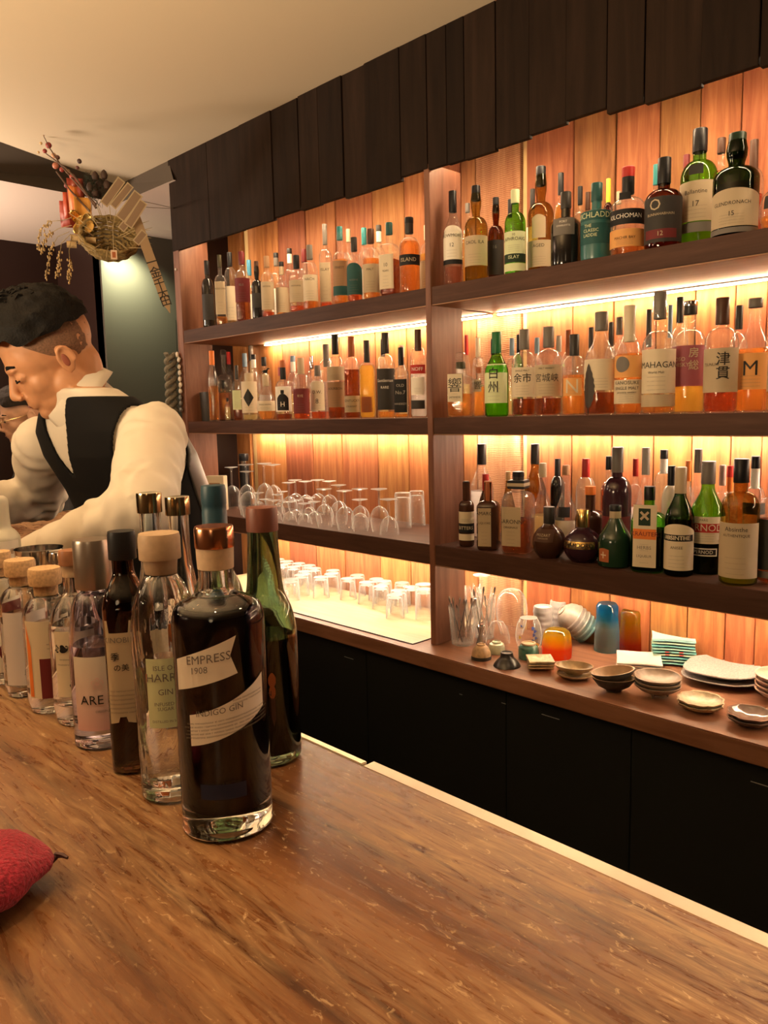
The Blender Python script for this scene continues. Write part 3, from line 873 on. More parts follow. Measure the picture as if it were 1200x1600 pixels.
# ------------------------------------------------------------------ upper shelf beyond the post
F_, M_, B_ = 0.055, 0.14, 0.235
PLACED.append((max(on_y(309, 640, 0.09).x, XL + 0.042), 0.09, SH2, 0.042))
NB = 'beige'
shelf_bottles([
 (325, 407, 19, F_, 'std', 'k', None, 0, 'blk', .2, [(.12, .5, .8, 'char')], 'dark bottle with black cap beside the end panel'),
 (345, 398, 20, F_, 'sq', 'c', 'amber', .13, 'olive', .17, [(.16, .62, .98, NB, [('SINGLE CASK', .52, .022)])], 'clear square bottle with plain beige label and olive cap'),
 (361, 394, 19, M_, 'tall', 'c', 'pale', .3, 'blk', .18, [(.1, .55, .9, 'cream')], 'clear bottle with small black cap behind a beige labelled one'),
 (379, 393, 23, F_, 'std', 'c', 'brown', .3, 'maroon', .18, [(.28, .62, .95, 'maroon', [('ISLE', .52, .03, 'grey')])], 'dark red capped bottle with maroon label'),
 (391, 406, 17, B_, 'std', 'c', 'pale', .4, 'blue', .22, [(.1, .5, .8, 'white')], 'small bottle with light blue cap'),
 (402, 408, 18, F_, 'bulb', 'k', None, 0, 'brown', .24, [(.2, .45, .7, 'char')], 'dark bottle with brown cap and narrow body'),
 (418, 400, 20, F_, 'std', 'c', 'red', .1, 'tan', .18, [(.13, .58, .95, NB, [('SPEYSIDE', .5, .024)])], 'tan capped bottle with beige label and reddish base'),
 (433, 395, 18, B_, 'std', 'c', 'amber', .4, 'blk/grey', .18, [(.1, .5, .8, 'white')], 'black and grey capped bottle at the back'),
 (441, 409, 20, M_, 'low', 'c', 'amber', .3, 'blk/beige', .22, [(.12, .55, .95, NB)], 'bottle with black over beige cap and beige label'),
 (454, 388, 18, B_, 'std', 'c', 'pale', .4, 'blk/white', .2, [], 'clear bottle with black and white banded cap'),
 (464, 399, 24, F_, 'std', 'c', 'red', .12, 'blk', .23, [(.18, .56, .95, NB, [('HIGHLAND', .46, .026)])], 'black capped bottle with beige label and red liquid'),
 (476, 389, 18, B_, 'std', 'c', 'amber', .4, 'maroon', .18, [], 'clear bottle with maroon cap at the back'),
 (485, 383, 23, F_, 'std', 'c', 'orange', .14, 'grey', .22, [(.14, .54, .9, 'cream', [('NACH', .47, .042)])], 'grey capped bottle with pale label reading NACH'),
 (509, 350, 22, M_, 'sq', 'c', 'red', .11, 'grey', .23, [(.12, .56, .98, NB, [('ISLAY', .48, .03)])], 'tall grey capped square bottle with beige label'),
 (532, 354, 24, F_, 'bulb', 'c', 'amber', .58, 'teal', .17, [(.24, .56, .9, 'tan', [('FINEST', .47, .03)]), (.12, .24, .9, 'dteal')], 'teal capped bottle with tan label over teal band'),
 (546, 358, 17, B_, 'std', 'c', 'pale', .4, 'beige', .15, [], 'clear bottle with beige cap at the back'),
 (554, 371, 24, F_, 'std', 'c', 'red', .2, 'char', .21, [(.12, .5, .95, 'dteal', [('RESERVE', .34, .026, 'grey')], .1)], 'charcoal capped bottle with arched dark teal label'),
 (570, 356, 20, B_, 'std', 'c', 'pale', .4, 'teal', .2, [(.1, .5, .9, 'white')], 'teal capped bottle at the back'),
 (580, 358, 27, F_, 'std', 'c', 'orange', .58, 'brown', .2, [(.1, .5, .9, NB, [('MALT', .42, .03)])], 'brown capped bottle of orange whisky with beige label'),
 (593, 352, 20, B_, 'std', 'c', 'pale', .4, 'char/white', .2, [], 'clear bottle with white necked dark cap at the back'),
 (609, 348, 33, F_, 'sq', 'c', 'brown', .5, 'dteal', .16, [(.1, .56, .98, 'cream', [('10', .42, .05), ('YEARS', .34, .025)])], 'dark teal capped square bottle with cream label and brown side', {'rot': -30}),
 (640, 340, 32, F_, 'std', 'c', 'orange', .68, 'blk/char', .21, [(.36, .5, .95, 'blk', [('ISLAND', .43, .05, 'beige')])], 'black capped bottle of orange rum with black band label'),
 (668, 352, 24, .17, 'std', 'c', 'gold', .6, 'cream', .2, [(.1, .5, .9, NB)], 'cream capped bottle half hidden by the post'),
], SH1, 'on far upper shelf', 'bottles on the upper shelf beyond the post')

# ------------------------------------------------------------------ middle shelf beyond the post
shelf_bottles([
 (333, 548, 16, .052, 'slim', 'c', 'orange', .5, 'orange', .2, [], 'slender bottle of orange liqueur with orange cap'),
 (351, 553, 26, M_, 'flask', 'c', 'pink', .42, None, 0, [(.48, .6, .2, 'blk')], 'fluted clear decanter bottle with pink liquid', {'name': 'decanter'}),
 (358, 550, 16, B_, 'std', 'c', 'pale', .4, 'red', .18, [], 'clear bottle with red cap at the back'),
 (356, 622, 10, .03, 'sq', 'c', 'pale', .6, 'blk', .16, [], 'tiny clear miniature with black cap and pale liquid'),
 (371, 571, 18, F_, 'sq', 'c', 'brown', .2, 'char', .25, [(.2, .55, .9, 'pgreen')], 'charcoal capped bottle with pale green label'),
 (384, 552, 18, B_, 'std', 'c', 'pale', .4, 'bgrey', .2, [], 'clear bottle with blue grey cap at the back'),
 (394, 540, 18, .28, 'tall', 'c', 'pale', .4, 'grey', .2, [], 'tall grey capped bottle at the back'),
 (398, 554, 18, B_, 'std', 'c', 'pale', .4, 'blk/white', .2, [], 'black capped bottle with white neck band'),
 (390, 583, 24, F_, 'drop', 'c', 'pale', .12, 'beige', .30, [(.16, .82, .95, 'cream', [('\u25c6', .48, .32, 'ink')])], 'squat faceted bottle with black diamond on white label', {'sq': .9}),
 (414, 558, 20, B_, 'std', 'c', 'clear', .4, 'blk', .14, [], 'clear bottle with short black cap'),
 (416, 585, 30, F_, 'ball', 'c', 'amber', .3, 'beige', .26, [(.2, .42, .8, 'cream', [('SINGLE BARREL', .34, .03)])], 'round squat bourbon bottle with horse stopper and cream label', {'horse': 1}),
 (443, 563, 25, F_, 'low', 'c', 'brown', .1, 'rust/blk', .32, [(.14, .56, .9, 'white'), (.16, .36, .5, 'blk', [('H', .26, .08, 'white')], .08), (.44, .5, .14, 'blk')], 'rust and black capped bottle with black arch on white label'),
 (438, 574, 12, B_, 'std', 'c', 'pale', .4, 'mauve', .16, [], 'small bottle with mauve cap at the back'),
 (459, 556, 18, B_, 'std', 'c', 'pale', .4, 'bgrey/white', .25, [], 'blue grey and white capped bottle at the back'),
 (471, 559, 27, F_, 'std', 'c', 'red', .5, 'beige', .26, [(.1, .5, .7, 'maroon', [('RYE', .38, .04, 'beige')])], 'beige capped bottle with dark red label'),
 (488, 557, 20, B_, 'dec', 'c', 'clear', .4, 'silver', .2, [], 'clear decanter bottle with silver stopper'),
 (497, 571, 24, M_, 'std', 'c', 'red', .14, 'grey', .2, [(.16, .66, .7, 'cream', [('O.W.', .5, .06), ('8', .33, .09)], .05)], 'bottle with black ringed round cream label'),
 (511, 538, 24, .17, 'tall', 'c', 'pink', .45, 'grey', .3, [(.1, .5, .85, 'pink')], 'tall grey foiled bottle with pinkish label'),
 (525, 523, 27, F_, 'std', 'c', 'brown', .30, 'blk', .23, [(.46, .62, .95, NB), (.14, .44, .9, 'tan', [('BOURBON', .36, .028)])], 'tall black capped bottle with beige neck label and tan label'),
 (550, 526, 25, F_, 'std', 'c', 'brown', .6, 'rust', .24, [(.08, .28, .9, NB, [('KENTUCKY', .22, .03), ('STRAIGHT', .15, .022)])], 'rust capped bourbon bottle with low beige label'),
 (574, 532, 27, F_, 'sq', 'c', 'gold', .68, 'char', .28, [(.08, .28, .7, 'rust')], 'square bottle of bright golden whiskey with charcoal cap', {'sq': .9}),
 (599, 530, 16, B_, 'std', 'c', 'pale', .4, 'blk', .22, [], 'clear bottle with black cap at the back'),
 (603, 520, 28, F_, 'std', 'c', 'amber', .08, 'char', .24, [(.1, .58, .95, 'char', [('Gentleman', .44, .035, 'white'), ('RARE', .36, .03, 'white')])], 'tall charcoal capped bottle with dark label and white script'),
 (627, 543, 26, .045, 'sq', 'c', 'amber', .06, 'blk', .25, [(.08, .55, .98, 'blk', [('OLD', .46, .04, 'lgrey'), ('No.7', .36, .05, 'lgrey'), ('WHISKEY', .2, .03, 'lgrey')])], 'black capped square bottle with black label and grey lettering'),
 (629, 540, 16, B_, 'std', 'c', 'pale', .4, 'pink', .16, [], 'clear bottle with pink cap at the back'),
 (654, 515, 26, F_, 'tall', 'c', 'clear', .5, 'brown', .24, [(.5, .6, .7, 'red', [('NOFF', .55, .04, 'white')]), (.26, .46, .6, 'white'), (.1, .2, .6, 'char')], 'brown capped clear vodka bottle with red label beside the post'),
], SH2, 'on far middle shelf', 'bottles on the middle shelf beyond the post')

# ------------------------------------------------------------------ upper shelf of the near bay
shelf_bottles([
 (708, 299, 30, F_, 'wine', 'c', 'pink', .2, 'blk', .22, [(.24, .58, .85, 'white', [('BOWMORE', .52, .034), ('12', .42, .04)], .05), (.22, .27, .86, 'blk')], 'black capped bottle with white label and pinkish whisky'),
 (731, 318, 18, B_, 'std', 'c', 'gold', .7, 'grey', .1, [], 'small bottle of yellow whisky at the back', {'mid': 370}),
 (744, 291, 36, F_, 'bulb', 'ol', 'pale', .3, 'blk', .15, [(.16, .47, .9, NB, [('CAOL ILA', .40, .036)])], 'bulb necked olive bottle with black cap and beige label'),
 (775, 309, 25, M_, 'bulb', 'br', 'amber', .5, 'blk', .17, [(.1, .5, .9, 'char', [('16', .42, .04, 'grey')])], 'brown glass bottle with black cap and dark label'),
 (797, 312, 16, B_, 'std', 'c', 'pale', .4, 'blk', .2, [(.1, .6, .9, 'white')], 'clear bottle with black cap hidden behind the green one'),
 (805, 297, 33, F_, 'std', 'g', None, .4, 'pgreen', .16, [(.24, .50, .9, 'pgreen', [('LAPHROAIG', .41, .04), ('10', .46, .03)]), (.14, .24, .9, 'dgreen', [('ISLAY', .2, .04, 'pgreen')]), (.04, .13, .9, 'pgreen')], 'green glass bottle with pale green label and cap'),
 (832, 296, 18, B_, 'std', 'c', 'pale', .4, 'char', .2, [(.1, .6, .9, 'white')], 'clear bottle with dark cap and white shoulder label'),
 (845, 261, 40, M_, 'bulb', 'ol', 'amber', .3, 'blk', .17, [(.08, .32, .9, NB, [('AGED', .27, .03)]), (.34, .52, .35, 'beige', (), .03)], 'tall bulb necked bottle with black cap and small oval label'),
 (876, 271, 22, B_, 'std', 'c', 'gold', .7, 'blk', .2, [], 'tall black capped bottle behind the dark round shouldered one'),
 (884, 301, 46, F_, 'low', 'k', None, 0, 'char', .22, [(.4, .62, .5, 'grey', [('PORT', .57, .03, 'white'), ('CHARLOTTE', .52, .024, 'white')])], 'matt dark round shouldered bottle with small grey label'),
 (906, 292, 18, B_, 'std', 'c', 'pale', .4, 'blk', .2, [], 'clear bottle with black cap beside the dark teal one'),
 (918, 301, 18, .28, 'std', 'c', 'amber', .4, 'brown', .2, [], 'clear bottle with brown cap at the very back'),
 (932, 287, 48, F_, 'low', 'kt', None, 0, 'dteal', .23, [(.5, .62, .95, 'dteal', [('BRUICHLADDICH', .56, .07, 'pgreen')]), (.2, .46, .8, 'dteal', [('THE', .43, .04, 'pgreen', -.4), ('CLASSIC', .37, .04, 'pgreen', -.2), ('LADDIE', .31, .04, 'pgreen', -.25)])], 'frosted teal bottle with large pale lettering'),
 (950, 280, 16, B_, 'std', 'br', 'amber', .4, 'yellow', .25, [], 'brown bottle with bright yellow cap'),
 (966, 300, 18, .28, 'std', 'c', 'pale', .4, 'beige', .15, [], 'clear bottle with beige cap beside the yellow capped one'),
 (981, 262, 52, F_, 'low', 'c', 'orange', .24, 'red/blk', .30, [(.33, .50, .95, 'blk', [('KILCHOMAN', .42, .05, 'white')]), (.08, .28, .85, 'lorange', [('MACHIR BAY', .18, .03)]), (.60, .68, .22, 'blk')], 'clear bottle with red topped black cap and black band label'),
 (1024, 258, 22, B_, 'std', 'c', 'gold', .7, 'teal', .2, [], 'tall bottle of golden whisky with teal cap'),
 (1037, 248, 56, F_, 'low', 'br', 'amber', .66, 'blk', .28, [(.06, .55, .95, 'char', [('O', .46, .12, 'beige', -.3), ('BUNNAHABHAIN', .36, .028, 'beige')]), (.1, .2, .6, 'maroon', [('12', .15, .05, 'beige')])], 'brown glass bottle with dark label, pale ring and maroon band'),
 (1071, 243, 24, B_, 'std', 'c', 'pale', .5, 'maroon', .24, [], 'clear bottle with maroon cap'),
 (1092, 203, 55, F_, 'std', 'g', 'pale', .3, 'blk', .19, [(.22, .55, .97, NB, [('Ballantine', .46, .035), ('17', .36, .045)]), (.13, .21, .97, 'grey'), (.6, .68, .25, 'char')], 'tall green bottle with grey beige label numbered 17'),
 (1125, 217, 30, B_, 'std', 'c', 'orange', .72, 'brown', .13, [], 'bottle of orange whisky with brown cap at the back'),
 (1150, 210, 68, F_, 'bulb', 'dg', 'brown', .5, 'dgreen', .22, [(.08, .38, .95, NB, [('GLENDRONACH', .30, .035), ('15', .2, .045)], .06), (.02, .07, .95, 'grey')], 'dark green bottle with round shoulder and label numbered 15'),
 (1176, 220, 30, B_, 'std', 'c', 'red', .5, 'brown', .32, [], 'clear bottle with long brown foil at the back'),
 (1215, 255, 52, F_, 'ball', 'c', 'amber', .2, 'blk', .2, [(.3, .5, .4, 'char')], 'clear round shouldered bottle at the near end'),
], SH1, 'on near upper shelf', 'bottles on the upper shelf of the near bay')

# ------------------------------------------------------------------ middle shelf of the near bay
shelf_bottles([
 (720, 566, 46, F_, 'dec', 'c', 'amber', .42, 'olive', .12, [(.28, .78, .62, 'cream', [('\u97ff', .56, .19), ('JAPANESE', .36, .035)], 0, -.25)], 'faceted square decanter with stopper and one large black character', {'stop': 1, 'name': 'decanter', 'rot': -14}),
 (748, 574, 24, M_, 'dec', 'c', 'amber', .6, 'rust', .12, [(.5, .75, .6, 'cream', [('\u97ff', .62, .12)])], 'small square decanter with amber whisky and rust stopper', {'stop': 1, 'name': 'decanter'}),
 (747, 528, 18, B_, 'std', 'c', 'pale', .4, 'cream', .24, [], 'clear bottle with cream cap'),
 (729, 524, 12, .28, 'slim', 'c', 'pale', .4, 'red', .24, [], 'slim bottle with thin red cap at the back'),
 (770, 530, 14, .27, 'std', 'c', 'pale', .4, 'navy', .2, [], 'clear bottle with navy cap behind the green one'),
 (776, 519, 37, F_, 'wine', 'g', 'lime', .3, 'green', .25, [(.16, .62, .86, 'pgreen', [('\u767d', .50, .10), ('\u5dde', .34, .10)], 0, -.12)], 'bright green bottle with two brushed black characters'),
 (800, 529, 18, B_, 'std', 'c', 'pale', .4, 'bgrey', .22, [], 'clear bottle with blue grey cap'),
 (810, 523, 14, .28, 'std', 'g', None, .4, 'blk', .24, [], 'green glass bottle with black cap at the back'),
 (819, 515, 38, F_, 'std', 'c', 'brown', .20, 'grey', .23, [(.22, .56, .97, 'cream', [('\u4f59\u5e02', .43, .08), ('SINGLE MALT', .52, .02)])], 'grey capped bottle with beige label and two black characters'),
 (839, 528, 18, B_, 'std', 'c', 'pale', .4, 'bgrey', .2, [], 'clear bottle with pale slate cap between two grey capped ones'),
 (857, 511, 42, F_, 'std', 'c', 'brown', .20, 'grey', .23, [(.22, .57, .97, NB, [('\u5bae\u57ce\u5ce1', .42, .07), ('MALT WHISKY', .53, .02)])], 'brownish grey capped bottle with three black characters on beige'),
 (873, 525, 20, B_, 'std', 'c', 'pale', .4, 'lgrey', .2, [], 'clear bottle with light grey cap'),
 (888, 516, 22, .17, 'std', 'c', 'pale', .4, 'rust', .3, [], 'clear bottle with tall rust foil'),
 (897, 523, 37, F_, 'std', 'c', 'orange', .50, 'char', .26, [(.24, .46, .55, 'lorange', [('N', .35, .17, 'cream')])], 'bottle of orange whisky with large pale N'),
 (923, 512, 18, B_, 'std', 'c', 'pale', .4, 'char', .24, [], 'clear bottle with charcoal cap behind the N bottle'),
 (939, 488, 50, F_, 'wine', 'c', 'brown', .22, 'grey', .18, [(.24, .54, .97, 'cream')], 'tall clear bottle with large black leaf and pale label', {'leaf': 1}),
 (954, 504, 18, B_, 'std', 'c', 'pale', .4, 'char', .26, [], 'clear bottle with charcoal cap behind the leaf bottle'),
 (967, 496, 24, .18, 'std', 'c', 'pale', .4, 'grey', .18, [], 'clear bottle with short grey cap'),
 (983, 478, 43, F_, 'wine', 'c', 'orange', .56, 'cream', .33, [(.34, .54, .97, 'lorange', [('\u25cf', .46, .14, 'grey', -.35)]), (.1, .32, .97, 'cream', [('KANOSUKE', .29, .033), ('SINGLE MALT', .24, .028), ('JAPANESE WHISKY', .2, .016)])], 'bottle with tall cream foil, grey moon and orange label'),
 (1013, 484, 20, B_, 'std', 'c', 'pale', .4, 'char', .36, [], 'tall clear bottle with long charcoal foil'),
 (1030, 457, 50, F_, 'bulb', 'c', 'amber', .1, 'grey', .22, [(.17, .53, .97, 'cream', [('AMAHAGAN', .40, .05), ('World Malt', .34, .02)]), (.06, .16, .97, NB)], 'tallest clear bottle with grey cap and large cream label'),
 (1046, 477, 16, .28, 'std', 'c', 'pale', .4, 'bgrey', .3, [], 'clear bottle with slate blue cap at the back'),
 (1061, 465, 26, B_, 'std', 'c', 'amber', .4, 'char', .22, [], 'clear bottle with charcoal cap behind the mauve labelled one'),
 (1077, 471, 50, F_, 'std', 'c', 'gold', .58, 'silver/char', .12, [(.24, .60, .97, 'mauve', [('\u623f', .53, .065, 'beige', .45), ('\u7dcf', .42, .065, 'beige', .45), ('BOSO', .48, .035, 'beige', -.5), ('WHISKY', .43, .035, 'beige', -.45)])], 'bottle of golden whisky with mauve label and beige characters'),
 (1127, 466, 50, F_, 'std', 'c', 'red', .18, 'brown', .23, [(.18, .56, .97, NB, [('\u6d25', .46, .085, 'ink', .3), ('\u8cab', .34, .085, 'ink', .3), ('TSUNUKI', .42, .025, 'ink', -.45)])], 'brown capped bottle with beige label and red whisky'),
 (1153, 478, 26, B_, 'std', 'c', 'amber', .4, 'char', .22, [], 'clear bottle with charcoal cap at the near end'),
 (1178, 467, 52, F_, 'wine', 'c', 'orange', .56, 'grey', .08, [(.2, .52, .97, 'lorange', [('M', .38, .13)])], 'short capped bottle with orange label and large black M'),
 (1222, 480, 40, F_, 'std', 'c', 'gold', .5, 'char', .2, [(.2, .5, .9, NB)], 'bottle with beige label at the frame edge'),
], SH2, 'on near middle shelf', 'bottles on the middle shelf of the near bay')

# ------------------------------------------------------------------ lowest shelf: liqueurs
shelf_bottles([
 (704, 757, 25, F_, 'drop', 'kb', None, 0, 'blk', .38, [(.42, .56, .9, NB), (.06, .38, .8, 'char', [('BITTERS', .28, .04, 'beige')])], 'small dropper bottle with beige band', {'name': 'bitters_bottle', 'capw': .7}),
 (729, 752, 24, F_, 'drop', 'kb', None, 0, 'blk', .38, [(.36, .54, .9, 'cream'), (.22, .35, .9, 'blk', [('BITTERS', .29, .05, 'cream')]), (.1, .2, .9, 'cream')], 'small dropper bottle with cream and black labels', {'name': 'bitters_bottle', 'capw': .7}),
 (732, 757, 14, B_, 'std', 'c', 'pale', .4, 'gold', .2, [(.2, .5, .9, 'white')], 'slim bottle with gold cap beside the post'),
 (753, 694, 36, B_, 'wine', 'c', 'clear', .5, 'char', .22, [], 'tall clear bottle with charcoal cap near the post'),
 (759, 741, 20, .19, 'slim', 'kb', None, 0, 'red', .3, [], 'dark bottle with red cap and red neck'),
 (763, 752, 40, F_, 'sq', 'kb', None, 0, 'rust', .34, [(.06, .62, .62, NB, [('AMARO', .54, .05), ('LIQUORE', .4, .03)], 0, -.2)], 'square brown bottle with rust foil and beige label'),
 (794, 737, 24, .2, 'cone', 'ol', 'gold', .5, 'cork', .12, [], 'amber bottle with small cork'),
 (810, 737, 56, F_, 'dec', 'c', 'brown', .42, 'blk/char', .16, [(.1, .58, .72, NB, [('DISARONNO', .40, .05), ('ORIGINALE', .33, .025)], 0, -.2)], 'square ridged bottle with black collar and beige label', {'sq': .8, 'rot': -20, 'collar': 1}),
 (836, 694, 34, B_, 'wine', 'ol', 'amber', .5, 'char', .2, [], 'tall olive bottle with charcoal cap'),
 (848, 724, 40, M_, 'bell', 'c', 'pale', .4, 'beige', .16, [], 'clear bell shaped bottle with beige cap'),
 (871, 717, 22, .28, 'tall', 'k', None, 0, 'blk', .3, [], 'tall black bottle at the back'),
 (858, 792, 52, F_, 'ball', 'kb', None, 0, 'char', .33, [(.34, .58, .42, 'brown', [('MOZART', .47, .05, 'beige'), ('CHOCOLATE', .41, .025, 'beige')])], 'round brown ball bottle with charcoal cap and circular label', {'rot': -25}),
 (884, 727, 40, .19, 'bell', 'c', 'clear', .3, 'tan', .12, [(.12, .34, .6, 'white'), (.38, .5, .3, 'blk')], 'clear bottle with tan cap and white label'),
 (915, 717, 30, B_, 'tall', 'c', 'clear', .4, 'red', .2, [], 'tall clear bottle with long red cap'),
 (922, 760, 46, .13, 'low', 'kb', 'brown', 0, 'orange', .12, [], 'dark bottle with amber neck and orange cap'),
 (911, 796, 60, F_, 'ball', 'kp', None, 0, 'gold', .36, [(.28, .42, .62, 'gold', [('CHAMBORD', .35, .08)])], 'round dark ball bottle with gold striped cap and gold band', {'rot': -20}),
 (951, 713, 26, B_, 'std', 'c', 'brown', .7, 'blk', .14, [], 'bottle with black cap and pinkish neck band'),
 (964, 699, 44, M_, 'std', 'kp', None, 0, 'grey', .22, [(.1, .4, .8, 'maroon')], 'tall dark purple bottle with brownish grey cap'),
 (961, 789, 52, F_, 'cone', 'kg', None, 0, 'blk/beige', .26, [(.10, .30, .24, 'rust', [('+', .2, .16, 'cream')], .02, -.55)], 'triangular dark green bottle with red cross seal', {'rot': -10}),
 (992, 717, 20, B_, 'std', 'c', 'clear', .5, 'red', .18, [], 'clear bottle with short red cap'),
 (1008, 700, 42, .2, 'bell', 'c', 'clear', .4, 'lgrey', .24, [], 'wide clear bottle with tall light grey cap'),
 (1014, 760, 53, F_, 'flask', 'g', 'dark', .5, 'blk', .16, [(.07, .80, .72, 'cream', [('HERBS', .30, .04, 'grey'), ('LIQUEUR', .2, .03, 'grey')], 0, -.06), (.40, .52, .70, 'orange', [('KR\u00c4UTER', .46, .05, 'maroon')], 0, -.06), (.56, .76, .36, 'dgreen', [('\u2716', .67, .08, 'beige')], 0, -.06)], 'square green bottle with cream label and orange band', {'sq': .94, 'rot': -12}),
 (1036, 703, 28, B_, 'tall', 'c', 'clear', .4, 'blk/white', .22, [], 'clear bottle with black and white banded cap'),
 (1048, 728, 28, .19, 'tall', 'w', None, 0, 'blk', .2, [], 'white glass bottle with black cap'),
 (1062, 730, 44, F_, 'wine', 'dg', 'brown', .5, 'beige', .24, [(.06, .42, .92, 'cream', [('ABSINTHE', .36, .035, 'cream'), ('ANISEE', .27, .025)], .07), (.33, .39, .8, 'blk', [('ABSINTHE', .36, .04, 'cream')])], 'dark olive bottle with long beige foil and arched label'),
 (1074, 720, 20, B_, 'std', 'c', 'clear', .4, 'orange', .2, [], 'clear bottle with orange cap'),
 (1089, 702, 40, .2, 'bell', 'c', 'clear', .4, 'grey', .2, [(.2, .4, .5, 'white')], 'clear decorated bottle with brownish grey cap'),
 (1105, 721, 53, F_, 'wine', 'g', 'dark', .32, 'grey', .2, [(.28, .52, .95, 'cream', [('PARIS', .49, .02)]), (.38, .46, .95, 'red', [('PERNOD', .42, .06, 'cream')]), (.17, .24, .5, 'white'), (.18, .23, .46, 'blk', [('PERNOD', .205, .03, 'white')])], 'green bottle with grey neck and red banded white label'),
 (1127, 727, 24, B_, 'std', 'c', 'clear', .4, 'pink', .2, [], 'clear bottle with pale pink cap'),
 (1139, 728, 24, .28, 'std', 'c', 'clear', .4, 'red/orange', .3, [], 'clear bottle with red foil capsule'),
 (1156, 717, 57, F_, 'std', 'ol', 'lime', .44, 'blk', .19, [(.06, .5, .88, 'beige', [('Absinthe', .45, .035), ('AUTHENTIQUE', .40, .022)])], 'yellow bottle with black cap and tall beige label'),
 (1178, 713, 32, B_, 'std', 'c', 'clear', .4, 'blk/white', .28, [(.5, .6, .9, 'char')], 'clear bottle with broad white banded black cap'),
 (1207, 730, 44, .075, 'std', 'c', 'brown', .55, 'blk', .2, [(.12, .56, .9, 'char'), (.05, .11, .9, 'grey')], 'dark labelled bottle at the frame edge'),
], SH3, 'on near lowest shelf', 'liqueur bottles on the lowest shelf', 'liqueur_bottle')

# odd pieces on shelf bottles
def child_of(label_start):
    for o in S.objects:
        if o.parent is None and str(o.get('label', '')).startswith(label_start): return o
t = child_of('round squat bourbon bottle')
top = max((Vector(q).z for o in t.children if o.type == 'MESH' for q in o.bound_box))
MB().ball((0, 0, top + 0.012), (0.010, 0.004, 0.007)).tube([(0.006, 0, top + 0.014), (0.012, 0, top + 0.024), (0.019, 0, top + 0.021)], [.004, .0035, .0025], 6).tube([(-0.006, 0, top + 0.01), (-0.010, 0, top)], .002, 5).tube([(0.006, 0, top + 0.01), (0.009, 0, top)], .002, 5).tube([(-0.009, 0, top + 0.014), (-0.016, 0, top + 0.008)], .0015, 5).build('horse_stopper', BLACK, t)
for st in ('faceted square decanter', 'small square decanter'):
    t = child_of(st)
    top = max((Vector(q).z for o in t.children if o.type == 'MESH' for q in o.bound_box))
    MB().lathe([(0.006, top), (0.008, top + 0.003), (0.017, top + 0.008), (0.019, top + 0.016), (0.017, top + 0.026), (0.012, top + 0.03), (0, top + 0.03)], 12).build('glass_stopper', GLASS['c'], t, False)
t = child_of('fluted clear decanter bottle')
top = max((Vector(q).z for o in t.children if o.type == 'MESH' for q in o.bound_box))
MB().lathe([(0.008, top - 0.01), (0.014, top - 0.006), (0.016, top + 0.004), (0.012, top + 0.012), (0.015, top + 0.018), (0.006, top + 0.026), (0, top + 0.027)], 10).build('glass_stopper', GLASS['c'], t, False)
t = child_of('square ridged bottle')
top = max((Vector(q).z for o in t.children if o.type == 'MESH' for q in o.bound_box))
MB().box(-0.027, 0.027, -0.027, 0.027, top - 0.052, top - 0.026, 0.002).build('collar', cpaint('blk'), t)
MB().box(-0.0272, 0.0272, -0.0272, 0.0272, top - 0.044, top - 0.034).build('collar_band', cpaint('beige'), t)
t = child_of('tall clear bottle with large black leaf')
hgt = max((Vector(q).z for o in t.children if o.type == 'MESH' for q in o.bound_box))
Rr = [q for q in t.children if q.name.startswith('glass_body')][0].dimensions.x / 2
if Rr == 0: Rr = 0.038
nl = 14
mb = MB()
for k in range(nl + 1):
    s = k / nl
    wv = math.sin(math.pi * s ** 0.8) ** 0.8 * 0.019 * (1.0 + (0.10 if k % 2 else -0.06))
    z = hgt * (0.06 + 0.44 * s)
    for sg in (-1, 0, 1):
        x, y = on_section(-0.028 + sg * wv, Rr + 0.002, 2)
        mb.v.append((x, y - (0.0012 if sg == 0 else 0), z))
for k in range(nl):
    for j in (0, 1):
        a = k * 3 + j
        mb.f.append((a, a + 1, a + 4, a + 3))
lf = mb.build('leaf', paint((0.035, 0.026, 0.02), 0.6), t, False)
lf.modifiers.new('thick', 'SOLIDIFY').thickness = 0.0008
x, y = on_section(-0.028, Rr + 0.0018, 2)
MB().tube([(x, y, 0.0015), (x, y, hgt * 0.07)], 0.0012, 5).build('leaf_stem', paint((0.035, 0.026, 0.02), 0.6), t)

# ================================================================== bottles standing on the bar (thick real glass)
HG = {'c': clear((1, 1, 1), 1.5, 0.0, 'flint_glass'), 'b': clear((0.80, 0.88, 0.95), 1.5, 0.0, 'bluish_glass'), 'g': clear((0.42, 0.58, 0.40), 1.5, 0.0, 'bottle_green_glass'),
      'o': clear((0.16, 0.07, 0.025), 1.5, 0.0, 'amber_brown_glass'), 'l': clear((0.84, 0.82, 0.97), 1.5, 0.0, 'lilac_glass')}
def dense(profile_, seg=4):
    out = []
    for (ra, za), (rb_, zb) in zip(profile_, profile_[1:]):
        for k in range(seg): out.append((ra + (rb_ - ra) * k / seg, za + (zb - za) * k / seg))
    return out + [profile_[-1]]
def smooth_profile(pts, n=5):
    """Catmull-Rom through profile points"""
    out = []
    for i in range(len(pts) - 1):
        p0, p1, p2, p3 = pts[max(i - 1, 0)], pts[i], pts[i + 1], pts[min(i + 2, len(pts) - 1)]
        for k in range(n):
            t = k / n
            q = [0.5 * (2 * p1[j] + (p2[j] - p0[j]) * t + (2 * p0[j] - 5 * p1[j] + 4 * p2[j] - p3[j]) * t * t + (3 * p1[j] - p0[j] - 3 * p2[j] + p3[j]) * t ** 3) for j in (0, 1)]
            out.append((max(q[0], 0.0005), q[1]))
    return out + [pts[-1]]
